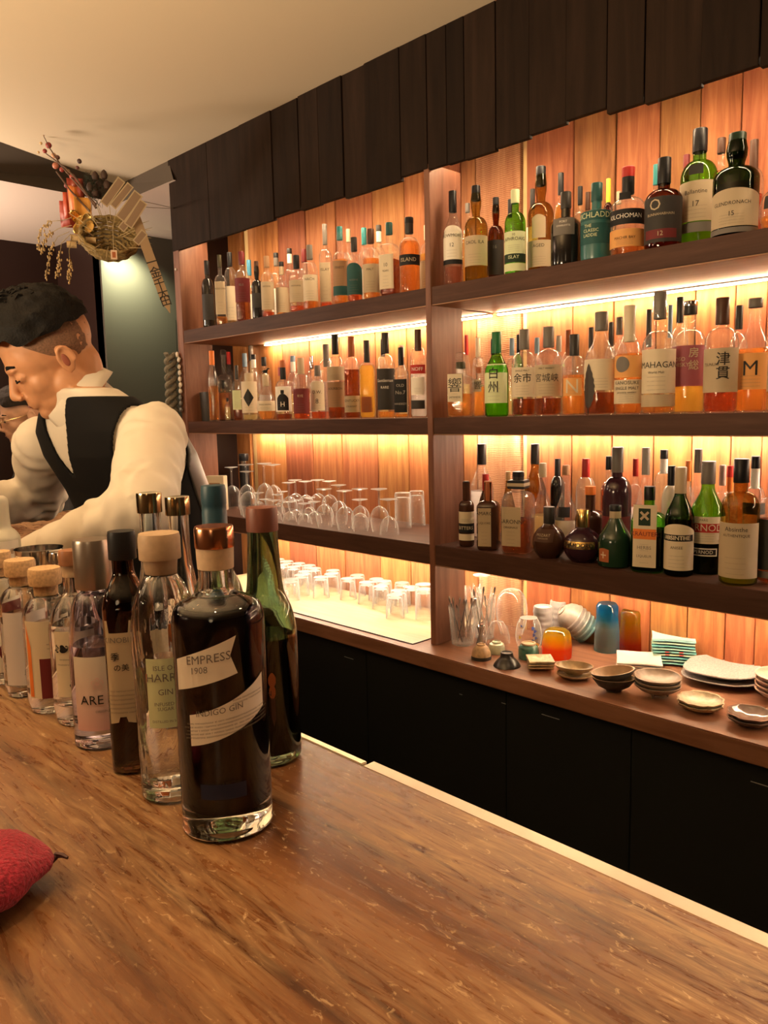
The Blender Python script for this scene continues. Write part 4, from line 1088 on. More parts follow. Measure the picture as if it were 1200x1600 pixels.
def bar_bottle(px, py, top, wpx, label, prof, glass, wall=0.0035, base=0.010, liquid=None, lev=0.5, caps=(), labels=(), p=2, rot=0.0, n=40, wob=None, spot=None, name='gin_bottle', dy=0.0, sm=True):
    c = on_z(px, py, BZ) if spot is None else Vector((on_y(px, spot[1], spot[0]).x, spot[0], BZ))
    R = wpx * 0.5 * depth(c + Vector((0, 0, 0.1))) / FPX
    H = on_y(px, top, c.y).z - BZ
    if p != 2: R *= 0.86
    ang = math.atan2(-c.x, -(EYE.y - c.y)) + math.radians(rot)
    t = thing(name, label, 'bottle', (c.x, c.y, BZ + 0.0005), ang, 'bottles lined up on the bar')
    pr = [(r * R, z * H) for r, z in prof]
    if sm: pr = smooth_profile(pr, 4)
    out = [(0, 0.0015), (pr[0][0] * 0.55, 0.0015), (pr[0][0] * 0.8, 0.0)] + [(pr[0][0] * 0.96, 0.001)] + [q for q in pr if q[1] > 0.0025]
    inner = []
    for r, z in out[4:]:
        if z > base: inner.append((max(r - wall, 0.003), z))
    r0 = inner[0][0]
    inner = [(0, base), (r0 * 0.7, base - 0.001), (r0 * 0.93, base + 0.001)] + inner
    topz = out[-1][1]
    body = MB()
    shell = [q for q in out if q[0] > 0] + [(inner[-1][0], topz)] + [q for q in reversed(inner) if q[0] > 0]
    body.lathe([(0, 0.0015)] + [q for q in out if q[0] > 0] + [(inner[-1][0], topz)] + list(reversed(inner)), n, p=p, wob=wob)
    body.build('glass_body', HG[glass] if isinstance(glass, str) else glass, t)
    if liquid is not None:
        zl = lev * H
        li = [(r + (0.0004 if r > 0 else 0), z) for r, z in inner if z < zl]
        rl = li[-1][0]
        MB().lathe(li + [(rl, zl), (0, zl)], n, p=p).build('liquid', liquid, t)
    for nm, pts, m in caps:
        MB().lathe([(r * R, z * H) for r, z in pts], 28).build(nm, m, t)
    for lb in labels:
        lb(t, R, H, out, p)
    PLACED.append((c.x, c.y, BZ, R))
    return t
def LB(z0, z1, half, col, texts=(), u0=0.0, shape=None, notch=0.0, lift=0.0006, name='label'):
    def f(t, R, H, pr, p):
        tx = [tuple([q[0], q[1] * H, q[2] * H, q[3] if len(q) > 3 else 'ink', (q[4] if len(q) > 4 else 0.0) * R, q[5] if len(q) > 5 else 0.0]) for q in texts]
        sh = (lambda tu: tuple(v * H for v in shape(tu))) if shape else None
        put_label(t, R, p, z0 * H, z1 * H, half * R, col, tx, H, pr, 0.0, u0 * R, shape=sh, notch=notch, name=name, lift=lift)
    return f
CORK = paint(C['cork'], 0.7, name='cork', mottled=0.25, bscale=300)
PALECORK = paint((0.62, 0.46, 0.30), 0.6, name='pale_cork', mottled=0.1, bscale=200)
WOODCAP = paint((0.30, 0.13, 0.06), 0.4, name='turned_wood', mottled=0.2, bscale=90)
INDIGO = paint((0.004, 0.003, 0.020), 0.15, spec=0.2, name='indigo_gin')
CLEARLIQ = clear((1, 1, 1), 1.34, 0.0, 'clear_spirit')
def rows(z1, dz, n, w, h, col='ink', u=0.0, tilt=0.0, seed=3):
    r = random.Random(seed)
    k = max(4, int(w * 0.27 / (h * 0.85)))
    return [(''.join(r.choice('nmeiaorust ') for _ in range(k)), z1 - dz * i, h, col, u, tilt) for i in range(n)]

# indigo gin in front
up = lambda a, b, s: (lambda tu: (a + s * tu, b + s * tu))
bar_bottle(357, 1283, 826, 141, 'indigo gin bottle with copper cap, nearest and largest on the bar',
    [(0.93, 0.0), (1.0, 0.012), (1.0, 0.05), (1.0, 0.40), (1.0, 0.66), (0.985, 0.71), (0.90, 0.745), (0.66, 0.768), (0.43, 0.785), (0.385, 0.81), (0.38, 0.86), (0.385, 0.915), (0.40, 0.93)], 'c', 0.004, 0.022, INDIGO, 0.745,
    [('cork', [(0.36, .862), (0.388, .864), (0.40, .90), (0.405, .935)], PALECORK), ('cap', [(0.36, .931), (0.42, .932), (0.425, .937), (0.425, .99), (0.40, 1.0), (0, 1.0)], COPPER)],
    [LB(.5, .6, .72, 'white', [('EMPRESS', .607, .027, 'grey', .10, .13), ('1908', .570, .021, 'grey', -.10, .13)], u0=-.30, shape=lambda tu: (.525 + .03 * tu, .635 + .04 * tu), notch=.2, name='banner_label'),
     LB(.36, .46, .88, 'white', [('INDIGO GIN', .440, .019, 'grey', -.20, .14)] + rows(.414, .0115, 5, 1.5, .0075, 'grey', -.02, .14) + rows(.478, .011, 2, .55, .007, 'grey', .45, .14, 9), u0=.20, shape=lambda tu: (.360 + .05 * tu + .012 * tu * tu, .466 + .055 * tu + .012 * tu * tu), name='lower_label'),
     LB(.15, .2, .5, 'navy', [('DISTILLED & BOTTLED', .205, .008, 'char')], lift=.0004)], rot=-4)
# dark green bottle behind it
bar_bottle(425, 1181, 795, 94, 'dark green bottle with red brown cap behind the indigo gin',
    [(0.94, 0.0), (1.0, 0.015), (1.0, 0.3), (1.0, 0.46), (0.97, 0.53), (0.86, 0.60), (0.70, 0.645), (0.60, 0.685), (0.55, 0.75), (0.50, 0.86), (0.485, 0.92)], 'g', 0.003, 0.010, paint((0.004, 0.006, 0.005), 0.05, name='near_black_gin'), 0.50,
    [('cap', [(0.44, .908), (0.51, .909), (0.515, .915), (0.515, .985), (0.49, 1.0), (0.30, 1.003), (0, 1.003)], paint((0.17, 0.055, 0.035), 0.45, name='red_brown_cap'))],
    [LB(.32, .36, .12, 'rust', (), u0=.1, shape=lambda tu: (.34 - .02 * (1 - tu * tu), .36 + .02 * (1 - tu * tu)), name='emblem'), LB(.285, .325, .10, 'rust', (), u0=.1, shape=lambda tu: (.295 - .02 * (1 - tu * tu), .315 + .02 * (1 - tu * tu)), name='emblem'),
     LB(.17, .28, .07, 'brown', (), u0=.12, shape=lambda tu: (.17 + .03 * abs(tu), .28), name='emblem'), LB(.2, .201, .02, 'char', [('L', .22, .03, 'lgrey', -.25), ('G I N', .3, .02, 'char', -.2)], name='print_strip')], rot=0)
# tall blue capped bottle
bar_bottle(345, 0, 760, 76, 'tall bottle with dark teal capsule hidden behind the indigo gin',
    [(0.94, 0.0), (1.0, 0.015), (1.0, 0.5), (0.95, 0.60), (0.6, 0.68), (0.46, 0.72), (0.43, 0.90)], 'g', 0.003, 0.01, CLEARLIQ, 0.4,
    [('capsule', [(0.475, .76), (0.50, .762), (0.50, .90), (0.485, .905), (0.485, .925), (0.50, .93), (0.50, .985), (0.47, 1.0), (0, 1.0)], paint((0.012, 0.055, 0.085), 0.45, name='teal_capsule'))], (), spot=(-1.463, 1000))
# swirled clear gin with wooden stopper
bar_bottle(272, 1236, 838, 100, 'clear gin bottle with swirled ribs and broad beige wooden stopper',
    [(0.90, 0.0), (0.96, 0.012), (0.98, 0.2), (1.0, 0.5), (1.0, 0.60), (0.97, 0.68), (0.86, 0.755), (0.66, 0.81), (0.50, 0.84), (0.46, 0.87), (0.50, 0.90)], 'c', 0.004, 0.014, CLEARLIQ, 0.52,
    [('stopper', [(0.44, .845), (0.475, .85), (0.515, .905), (0.62, .905), (0.63, .91), (0.63, .985), (0.60, 1.0), (0, 1.0)], paint((0.46, 0.33, 0.21), 0.55, name='beech_stopper', mottled=0.1, bscale=120))],
    [LB(.30, .56, .72, 'pgreen', [('ISLE OF', .525, .018, 'grey', -.16), ('HARRIS', .488, .030, 'grey', -.16), ('GIN', .435, .022, 'grey', -.16), ('INFUSED WITH', .39, .013, 'grey'), ('SUGAR KELP', .372, .013, 'grey'), ('DISTILLED IN SCOTLAND', .325, .009, 'grey')], u0=-.02)],
    n=64, wob=lambda a, r, z: 1.0 + (0.014 * math.cos(18 * a + z * 95) if 0.004 < z < 0.175 and r > 0.02 else 0.0), rot=6)
# dark brown gin, black stopper
bar_bottle(213, 1196, 835, 80, 'dark brown gin bottle with flat black stopper and beige torn-edge label',
    [(0.94, 0.0), (1.0, 0.012), (1.0, 0.4), (1.0, 0.66), (0.98, 0.70), (0.85, 0.745), (0.62, 0.79), (0.46, 0.83), (0.43, 0.87), (0.43, 0.92)], 'o', 0.003, 0.012, clear((0.5, 0.4, 0.25), 1.34, 0.0, 'brown_gin'), 0.5,
    [('stopper', [(0.40, .885), (0.60, .886), (0.61, .89), (0.61, .985), (0.58, 1.0), (0, 1.0)], cpaint('blk', .45))],
    [LB(.22, .66, .62, 'beige', [('KINOBI', .57, .022, 'grey', -.12), ('\u5b63', .50, .026, 'ink', -.2), ('\u306e\u7f8e', .455, .022, 'ink', .05)] + rows(.36, .018, 6, .6, .009, 'grey', -.1, 0, 5), u0=-.30, shape=lambda tu: ((.25 if abs(tu) < .3 else .22 + .012 * (1 - abs(tu))), .60 + (.05 if abs(tu) > .72 else 0.0 + .0 * tu)))], p=3.2, rot=-6)
# pink label, tall metal cap
def fade_paper():
    m, N, L = nodes_of('white_to_pink_paper')
    b = N['Principled BSDF']; b.inputs['Roughness'].default_value = 0.5
    tc = N.new('ShaderNodeTexCoord'); sp = N.new('ShaderNodeSeparateXYZ'); r = N.new('ShaderNodeValToRGB')
    e = r.color_ramp.elements
    e[0].position = 0.02; e[0].color = (0.62, 0.36, 0.36, 1); e[1].position = 0.125; e[1].color = (0.72, 0.74, 0.62, 1)
    L.new(tc.outputs['Object'], sp.inputs[0]); L.new(sp.outputs['Z'], r.inputs[0]); L.new(r.outputs[0], b.inputs['Base Color'])
    return m
bar_bottle(164, 1156, 848, 88, 'clear lilac gin bottle with tall grey metal cap and pink fading label',
    [(0.94, 0.0), (1.0, 0.012), (1.0, 0.3), (0.97, 0.5), (0.88, 0.62), (0.76, 0.70), (0.60, 0.735), (0.44, 0.755), (0.42, 0.80)], 'l', 0.004, 0.025, CLEARLIQ, 0.5,
    [('cap', [(0.50, .765), (0.62, .766), (0.63, .772), (0.63, .985), (0.60, 1.0), (0, 1.0)], paint((0.42, 0.36, 0.30), 0.3, metal=0.85, name='brushed_cap'))],
    [LB(.10, .46, 1.05, fade_paper(), [('ARE', .25, .044, 'ink', -.42), ('\u2740', .33, .05, 'pink', -.2), ('ORIGINAL GIN', .195, .012, 'grey', .1)])], rot=4)
# clear, brown wooden cap
bar_bottle(128, 1122, 865, 78, 'clear gin bottle with small brown wooden cap and dark berry print',
    [(0.94, 0.0), (1.0, 0.012), (1.0, 0.4), (1.0, 0.52), (0.97, 0.58), (0.82, 0.66), (0.55, 0.72), (0.36, 0.75), (0.32, 0.80), (0.33, 0.92)], 'c', 0.004, 0.022, CLEARLIQ, 0.58,
    [('cork', [(0.32, .845), (0.338, .848), (0.342, .92)], PALECORK), ('cap', [(0.30, .915), (0.44, .916), (0.44, .985), (0.41, 1.0), (0, 1.0)], WOODCAP)],
    [LB(.18, .56, .8, 'cream', [('\u273f', .24, .07, 'navy', .0), ('\u2767', .47, .08, 'blk', -.5)] + rows(.4, .03, 2, .8, .012, 'grey', -.1, 0, 8), u0=-.1)], rot=0)
# clear, wide cork, two tone label
bar_bottle(86, 1104, 893, 75, 'clear bottle with wide cork and half cream half dark red label',
    [(0.94, 0.0), (1.0, 0.014), (1.0, 0.4), (1.0, 0.64), (0.95, 0.70), (0.76, 0.765), (0.52, 0.80), (0.44, 0.83), (0.46, 0.87)], 'c', 0.0035, 0.022, CLEARLIQ, 0.6,
    [('cork', [(0.44, .80), (0.468, .805), (0.48, .885), (0.64, .885), (0.65, .893), (0.65, .985), (0.61, 1.0), (0, 1.0)], CORK)],
    [LB(.12, .66, 1.0, 'cream', rows(.5, .03, 2, .3, .012, 'grey', .1, 0, 4), u0=-.1), LB(.12, .40, .62, 'maroon', (), u0=.12, lift=.001, name='lower_label'), LB(.12, .56, .1, 'orange', (), u0=-.95, lift=.001, name='side_stripe', shape=lambda tu: (.13, .48 + .08 * (1 - tu)))], rot=2)
# whitish frosted label
bar_bottle(47, 1080, 880, 70, 'clear bottle with cork and plain frosted whitish label',
    [(0.94, 0.0), (1.0, 0.014), (1.0, 0.4), (1.0, 0.64), (0.95, 0.70), (0.76, 0.765), (0.52, 0.80), (0.44, 0.83), (0.46, 0.87)], 'c', 0.0035, 0.014, CLEARLIQ, 0.6,
    [('cork', [(0.44, .80), (0.468, .805), (0.48, .885), (0.64, .885), (0.65, .893), (0.65, .985), (0.61, 1.0), (0, 1.0)], CORK)],
    [LB(.10, .64, 1.0, paint((0.62, 0.58, 0.58), 0.5, name='frosted_paper'), [('Joseph', .2, .03, 'grey', .2)])])
bar_bottle(10, 1061, 868, 66, 'clear bottle with cork and dark plum and white label',
    [(0.94, 0.0), (1.0, 0.014), (1.0, 0.4), (1.0, 0.64), (0.95, 0.70), (0.76, 0.765), (0.52, 0.80), (0.44, 0.83), (0.46, 0.87)], 'c', 0.0035, 0.014, CLEARLIQ, 0.6,
    [('cork', [(0.44, .80), (0.468, .805), (0.48, .885), (0.64, .885), (0.65, .893), (0.65, .985), (0.61, 1.0), (0, 1.0)], CORK)],
    [LB(.10, .66, 1.0, 'white', [('\u25cf', .26, .16, 'maroon', .3)]), LB(.42, .64, 1.0, 'maroon', (), lift=.001, name='upper_label')])
bar_bottle(-24, 1046, 858, 62, 'clear corked bottle cut by the frame edge',
    [(0.94, 0.0), (1.0, 0.014), (1.0, 0.4), (1.0, 0.64), (0.95, 0.70), (0.76, 0.765), (0.52, 0.80), (0.44, 0.83), (0.46, 0.87)], 'c', 0.0035, 0.014, CLEARLIQ, 0.6,
    [('cork', [(0.44, .80), (0.468, .805), (0.48, .885), (0.64, .885), (0.65, .893), (0.65, .985), (0.61, 1.0), (0, 1.0)], CORK)],
    [LB(.10, .64, 1.0, 'cream')])
# second row
NECK = [(0.94, 0.0), (1.0, 0.014), (1.0, 0.45), (0.96, 0.52), (0.86, 0.60), (0.74, 0.66), (0.66, 0.70), (0.61, 0.80), (0.61, 0.94)]
def ring_cap(m): return [('cap', [(0.63, .915), (0.72, .916), (0.725, .92), (0.725, .99), (0.70, 1.0), (0.53, 1.0), (0, .997)], m)]
DARKGOLD = paint((0.50, 0.38, 0.20), 0.14, metal=1.0, name='dark_gold')
bar_bottle(246, 0, 772, 52, 'tall pale blue glass bottle with dark gold cap in the second row', NECK, 'b', 0.0035, 0.012, CLEARLIQ, 0.5, ring_cap(DARKGOLD), [LB(.15, .42, .9, 'cream')], spot=(-1.484, 1000))
bar_bottle(289, 0, 778, 52, 'tall clear glass bottle with dark gold cap in the second row', NECK, 'c', 0.0035, 0.012, CLEARLIQ, 0.5, ring_cap(DARKGOLD), [LB(.15, .42, .9, 'orange')], spot=(-1.440, 1000))
bar_bottle(103, 0, 864, 70, 'bottle with fluted chrome cap behind the wide corks', NECK, 'c', 0.0035, 0.012, CLEARLIQ, 0.5,
    [('cap', [(0.50, .84), (0.60, .841), (0.62, .85), (0.62, .96), (0.57, 1.0), (0.5, .99), (0, .985)], CHROME)], [LB(.15, .42, .9, 'white')], spot=(-1.462, 980))
bar_bottle(3, 0, 778, 62, 'opaque white bottle with white label at the frame edge', [(0.94, 0.0), (1.0, 0.014), (1.0, 0.5), (1.0, 0.66), (0.97, 0.70), (0.8, 0.74), (0.62, 0.77), (0.58, 0.84), (0.57, 0.96), (0.50, 0.99)],
    paint((0.60, 0.58, 0.48), 0.35, name='white_ceramic_glaze'), 0.0035, 0.012, None, 0.5, [('cap', [(0.45, .96), (0.52, .965), (0.50, .99), (0.4, 1.0), (0, 1.0)], paint((0.6, 0.58, 0.5), 0.3, name='white_cap'))],
    [LB(.40, .68, 1.05, 'white', [('Ro\u00ed', .50, .055, 'ink', .1), ('\u9999\u8349', .60, .03, 'tan', .75)])], spot=(-1.468, 900), name='spirit_bottle')
# chrome jigger with paper tag
c = Vector((on_y(62, 880, -1.466).x, -1.466, BZ))
zt = on_y(62, 857, c.y).z
t = thing('cocktail_shaker', 'dark chrome open shaker tin with small paper tag behind the corks', 'shaker', (c.x, c.y, BZ + 0.0005))
MB().lathe([(0, 0), (0.026, 0), (0.028, 0.003), (0.034, zt - BZ - 0.002), (0.035, zt - BZ), (0.0335, zt - BZ), (0.0275, 0.01), (0, 0.009)], 24).build('tin', CHROME, t)
MB().box(0.012, 0.030, -0.0375, -0.0365, zt - BZ - 0.034, zt - BZ - 0.006).build('paper_tag', cpaint('cream'), t, False)

# crimson plush pouch on the bar, cut by the frame edge
c = on_z(-32, 1412, BZ)
def plush():
    m, N, L = nodes_of('crimson_plush')
    b = N['Principled BSDF']
    pset(b, **{'Roughness': 0.95, 'Sheen Weight': 0.6, 'Sheen Roughness': 0.4})
    b.inputs['Sheen Tint'].default_value = (1.0, 0.35, 0.45, 1)
    tc = N.new('ShaderNodeTexCoord'); n = N.new('ShaderNodeTexNoise'); n.inputs['Scale'].default_value = 420; n.inputs['Detail'].default_value = 4
    r = N.new('ShaderNodeValToRGB'); e = r.color_ramp.elements
    e[0].position = 0.3; e[0].color = (0.16, 0.006, 0.018, 1); e[1].position = 0.7; e[1].color = (0.44, 0.022, 0.055, 1)
    bu = N.new('ShaderNodeBump'); bu.inputs['Strength'].default_value = 0.9; bu.inputs['Distance'].default_value = 0.003
    L.new(tc.outputs['Object'], n.inputs['Vector']); L.new(n.outputs['Fac'], r.inputs[0]); L.new(r.outputs[0], b.inputs['Base Color'])
    L.new(n.outputs['Fac'], bu.inputs['Height']); L.new(bu.outputs['Normal'], b.inputs['Normal'])
    return m
tip = on_z(86, 1382, BZ)
d2 = (tip - c); Lr = math.hypot(d2.x, d2.y); ang = math.atan2(d2.y, d2.x)
t = thing('plush_pouch', 'crimson fuzzy plush pouch lying on the bar at the frame edge', 'pouch', (c.x, c.y, BZ + 0.0005), ang)
mb = MB()
nu, nv = 48, 24
for i in range(nv + 1):
    th = math.pi * i / nv
    for k in range(nu):
        ph = 2 * math.pi * k / nu
        x, y, z = math.sin(th) * math.cos(ph), math.sin(th) * math.sin(ph), -math.cos(th)
        x = math.copysign(abs(x) ** 0.8, x); y = math.copysign(abs(y) ** 0.8, y)
        q = Vector((x * Lr * 1.0, y * 0.052 * (1 - 0.40 * max(x, 0)), 0.022 + z * 0.0215 * (1 - 0.25 * max(x, 0))))
        w = noise.noise(q * 40) * 0.004 + noise.noise(q * 160) * 0.0012
        q += Vector((x, y, z)) * w
        q.z = max(q.z, 0.0005)
        mb.v.append(tuple(q))
for i in range(nv):
    for k in range(nu):
        mb.f.append((i * nu + k, i * nu + (k + 1) % nu, (i + 1) * nu + (k + 1) % nu, (i + 1) * nu + k))
mb.build('plush_body', plush(), t)
MB().tube([(Lr * 0.95, 0.006, 0.014), (Lr * 1.06, 0.008, 0.018), (Lr * 1.13, 0.004, 0.019), (Lr * 1.2, 0.0, 0.018)], [.0022, .0026, .002, .0012], 6).build('dark_cord', paint((0.05, 0.012, 0.012), 0.6), t)

# ================================================================== upturned glasses
GLASSWARE = bright_glass('drinking_glass', 0.65, 0.5)
CUT = bright_glass('cut_crystal', 0.75, 0.6, 1.0, base=0.08)
def wine_meshes(H, r, kind):
    if kind == 'flute': bowl = [(0.70, 0), (0.80, .10), (1.0, .32), (0.95, .42), (0.55, .52), (0.10, .56)]
    elif kind == 'coupe': bowl = [(1.0, 0), (0.98, .10), (0.86, .30), (0.55, .45), (0.10, .52)]
    else: bowl = [(0.78, 0), (0.92, .14), (1.0, .28), (0.92, .42), (0.60, .54), (0.12, .60)]
    b = smooth_profile([(q * r, z * H) for q, z in bowl], 3)
    zb = b[-1][1]
    stem = [(r * .11, zb - 0.001), (0.0038, zb + 0.012), (0.0034, H * .9), (0.006, H - 0.006), (r * .55, H - 0.003), (r * .88, H - 0.0012), (r * .88, H), (0, H - 0.0006)]
    return MB().lathe(b, 22).mesh('bowl', GLASSWARE), MB().lathe(stem, 22).mesh('stem_and_foot', GLASSWARE)
def free_spot(x, y, z, r):
    return all(q[2] != z or (q[0] - x) ** 2 + (q[1] - y) ** 2 > (q[3] + r + 0.001) ** 2 for q in PLACED)
WM = {}
def stemware(px, py, H, r, kind, label, shared=True, z=SH3):
    p = on_z(px, py, z + H)
    y = min(max(p.y, 0.05), 0.30)
    for k in range(90):
        dy_ = ((k + 1) // 2) * 0.004 * (1 if k % 2 else -1)
        yy = y + dy_
        if not 0.045 < yy < 0.31: continue
        x = on_y(px, py, yy).x
        if free_spot(x, yy, z, r) and XL + r < x < XD0 - r: break
    else:
        print('no room', px, py); return
    PLACED.append((x, yy, z, r))
    key = (H, r, kind)
    if key not in WM: WM[key] = wine_meshes(*key)
    t = thing('stem_glass', label, 'glass', (x, yy, z + 0.0006), 0, 'upturned stem glasses on the lowest shelf', shared)
    for nm, me in zip(('bowl', 'stem_and_foot'), WM[key]):
        link(bpy.data.objects.new(nm, me), t)
tall = 'tall upturned clear wine glass on the lowest shelf beyond the post'
mid = 'medium upturned clear stem glass on the lowest shelf beyond the post'
for (px, py) in ((384, 726), (412, 724), (426, 726)): stemware(px, py, 0.225, 0.040, 'wine', tall)
for (px, py) in ((361, 730), (386, 741)): stemware(px, py, 0.20, 0.036, 'flute', 'upturned clear flute glass near the end panel, lowest shelf')
for (px, py, H) in ((607, 780, 0.13),): stemware(px, py, H, 0.036, 'coupe', 'small upturned coupe in front of the other stem glasses', False)
for (px, py, H) in ((538, 769, 0.15), (506, 764, 0.15), (562, 781, 0.11), (592, 764, 0.16), (562, 761, 0.16), (529, 761, 0.16), (451, 754, 0.15), (461, 750, 0.15), (477, 752, 0.15), (496, 750, 0.15), (514, 751, 0.15)):
    stemware(px, py, H, 0.035, 'wine' if H > 0.12 else 'coupe', mid)
for (px, py) in ((434, 776), (441, 766), (429, 796), (452, 797), (483, 776), (476, 801), (445, 811), (434, 804), (462, 782), (470, 812), (492, 815), (415, 790), (405, 800)):
    stemware(px, py, 0.085, 0.030, 'coupe', 'small upturned clear cocktail glass among the stem glasses')

TM = {}
def tumbler_mesh(H, r, kind):
    rim = r; top = r * (0.86 if kind != 'straight' else 0.97)
    n = 24
    wob = None
    if kind == 'rib': wob = lambda a, rr, z: 1 + 0.02 * math.cos(a * 16)
    n = 48 if kind == 'rib' else 24
    out = [(rim, 0), (rim * 0.995, H * .05), ((rim + top) / 2, H * .5), (top, H * .93), (top * .95, H), (top * .6, H * .995), (0, H * .99)]
    inn = [(rim * 0.955, 0), ((rim + top) / 2 * .945, H * .5), (top * .9, H * .82), (top * .8, H * .87), (0, H * .86)]
    return MB().lathe(out, n, wob=wob).lathe(inn, n).mesh('tumbler', CUT if kind in ('cut', 'rib') else GLASSWARE)
ZC = CT + 0.0022
def tumbler(px, py, H, r, kind, label, shared=True):
    p = on_z(px, py, ZC + H)
    for k in range(90):
        dy_ = ((k + 1) // 2) * 0.004 * (1 if k % 2 else -1)
        yy = min(max(p.y, 0.0), 0.31) + dy_
        if not -0.005 < yy < 0.315: continue
        x = on_y(px, py, yy).x
        if free_spot(x, yy, ZC, r) and XL + r + .02 < x < XD0 - r: break
    else:
        print('no room', px, py); return
    PLACED.append((x, yy, ZC, r))
    key = (H, r, kind)
    if key not in TM: TM[key] = tumbler_mesh(*key)
    o = link(bpy.data.objects.new('tumbler', TM[key]))
    o.location = (x, yy, ZC + 0.0006)
    assert shared or label not in USED
    USED[label] = 1
    tag(o, label, 'glass', 'upturned tumblers on the counter')
plain = 'plain upturned clear tumbler on the pale counter mat'
tumbler(600, 908, 0.095, 0.036, 'cut', 'cut crystal tumbler upturned in front of the ribbed one', False)
tumbler(628, 906, 0.095, 0.034, 'rib', 'ribbed tumbler upturned beside the cut crystal one', False)
tumbler(662, 913, 0.135, 0.034, 'straight', 'tall clear highball upturned next to the post', False)
for (px, py) in ((643, 884), (622, 888), (616, 898), (594, 889), (588, 896), (572, 893), (558, 894), (543, 890), (520, 885), (517, 891), (491, 888), (500, 875), (482, 868), (466, 864), (476, 883), (458, 879), (448, 872), (434, 862), (440, 884), (470, 896), (455, 905), (662, 900), (425, 875), (410, 868)):
    tumbler(px, py, 0.09, 0.036, 'plain', plain)
for (px, py) in ((451, 914), (440, 925)): tumbler(px, py, 0.055, 0.032, 'plain', 'short upturned clear glass at the front of the counter mat')
# two tall tumblers standing among the stem glasses
for (px, py, kind, lab) in ((629, 770, 'straight', 'straight clear highball upturned among the stem glasses'), (651, 765, 'rib', 'ribbed clear highball upturned beside the post'), ):
    H, r = 0.135, 0.032
    p = on_z(px, py, SH3 + H)
    yy = min(max(p.y, 0.06), 0.3)
    while not free_spot(on_y(px, py, yy).x, yy, SH3, r) and yy < 0.31: yy += 0.004
    x = on_y(px, py, yy).x
    PLACED.append((x, yy, SH3, r))
    o = link(bpy.data.objects.new('highball_glass', tumbler_mesh(H, r, kind)))
    o.location = (x, yy, SH3 + 0.0006)
    tag(o, lab, 'glass', 'upturned stem glasses on the lowest shelf')
    USED[lab] = 1
# black canister and printed beige card behind the stem glasses
x = on_y(382, 740, 0.29).x
h = on_y(382, 709, 0.29).z - SH3
t = thing('pepper_mill', 'tall black canister with chrome band behind the flutes', 'canister', (x, 0.29, SH3 + 0.0006))
MB().lathe([(0, 0), (0.024, 0), (0.025, 0.003), (0.024, h * .72), (0.022, h * .8)], 18).build('body', cpaint('blk', .3), t)
MB().lathe([(0.023, h * .8), (0.0235, h * .83), (0.023, h * .86)], 18).build('chrome_band', CHROME, t)
MB().lathe([(0.023, h * .86), (0.024, h * .9), (0.024, h * .985), (0.022, h), (0, h)], 18).build('cap', cpaint('blk', .3), t)
p = on_y(319, 770, 0.10)
w = 30 * depth(p) / FPX
t = thing('printed_card_box', 'small beige box with printed picture beside the end panel', 'box', (max(p.x, XL + w * .62), 0.10, SH3 + 0.0006), math.radians(28))
hb = on_y(319, 742, 0.10).z - SH3
MB().box(-w / 2, w / 2, -0.02, 0.02, 0, hb, 0.002).build('carton', cpaint('cream'), t, False)
MB().box(-w * .3, w * .3, -0.0206, -0.0203, hb * .15, hb * .42).build('picture', cpaint('lorange'), t, False)
MB().box(-w * .3, w * .3, -0.0206, -0.0203, hb * .5, hb * .8).build('print', cpaint('tan'), t, False)
# dark grey box beside the end panel on the middle shelf
p = on_y(309, 640, 0.09)
t = thing('grey_tumbler_box', 'dark grey tapered plastic cup beside the end panel, middle shelf', 'cup', (max(p.x, XL + 0.042), 0.09, SH2 + 0.0006))
hb = on_y(309, 614, 0.09).z - SH2
MB().lathe([(0, 0), (0.030, 0), (0.031, 0.003), (0.036, hb - 0.002), (0.036, hb), (0.033, hb), (0.029, 0.006), (0, 0.005)], 24, p=4).build('cup_wall', paint((0.045, 0.042, 0.038), 0.35), t)

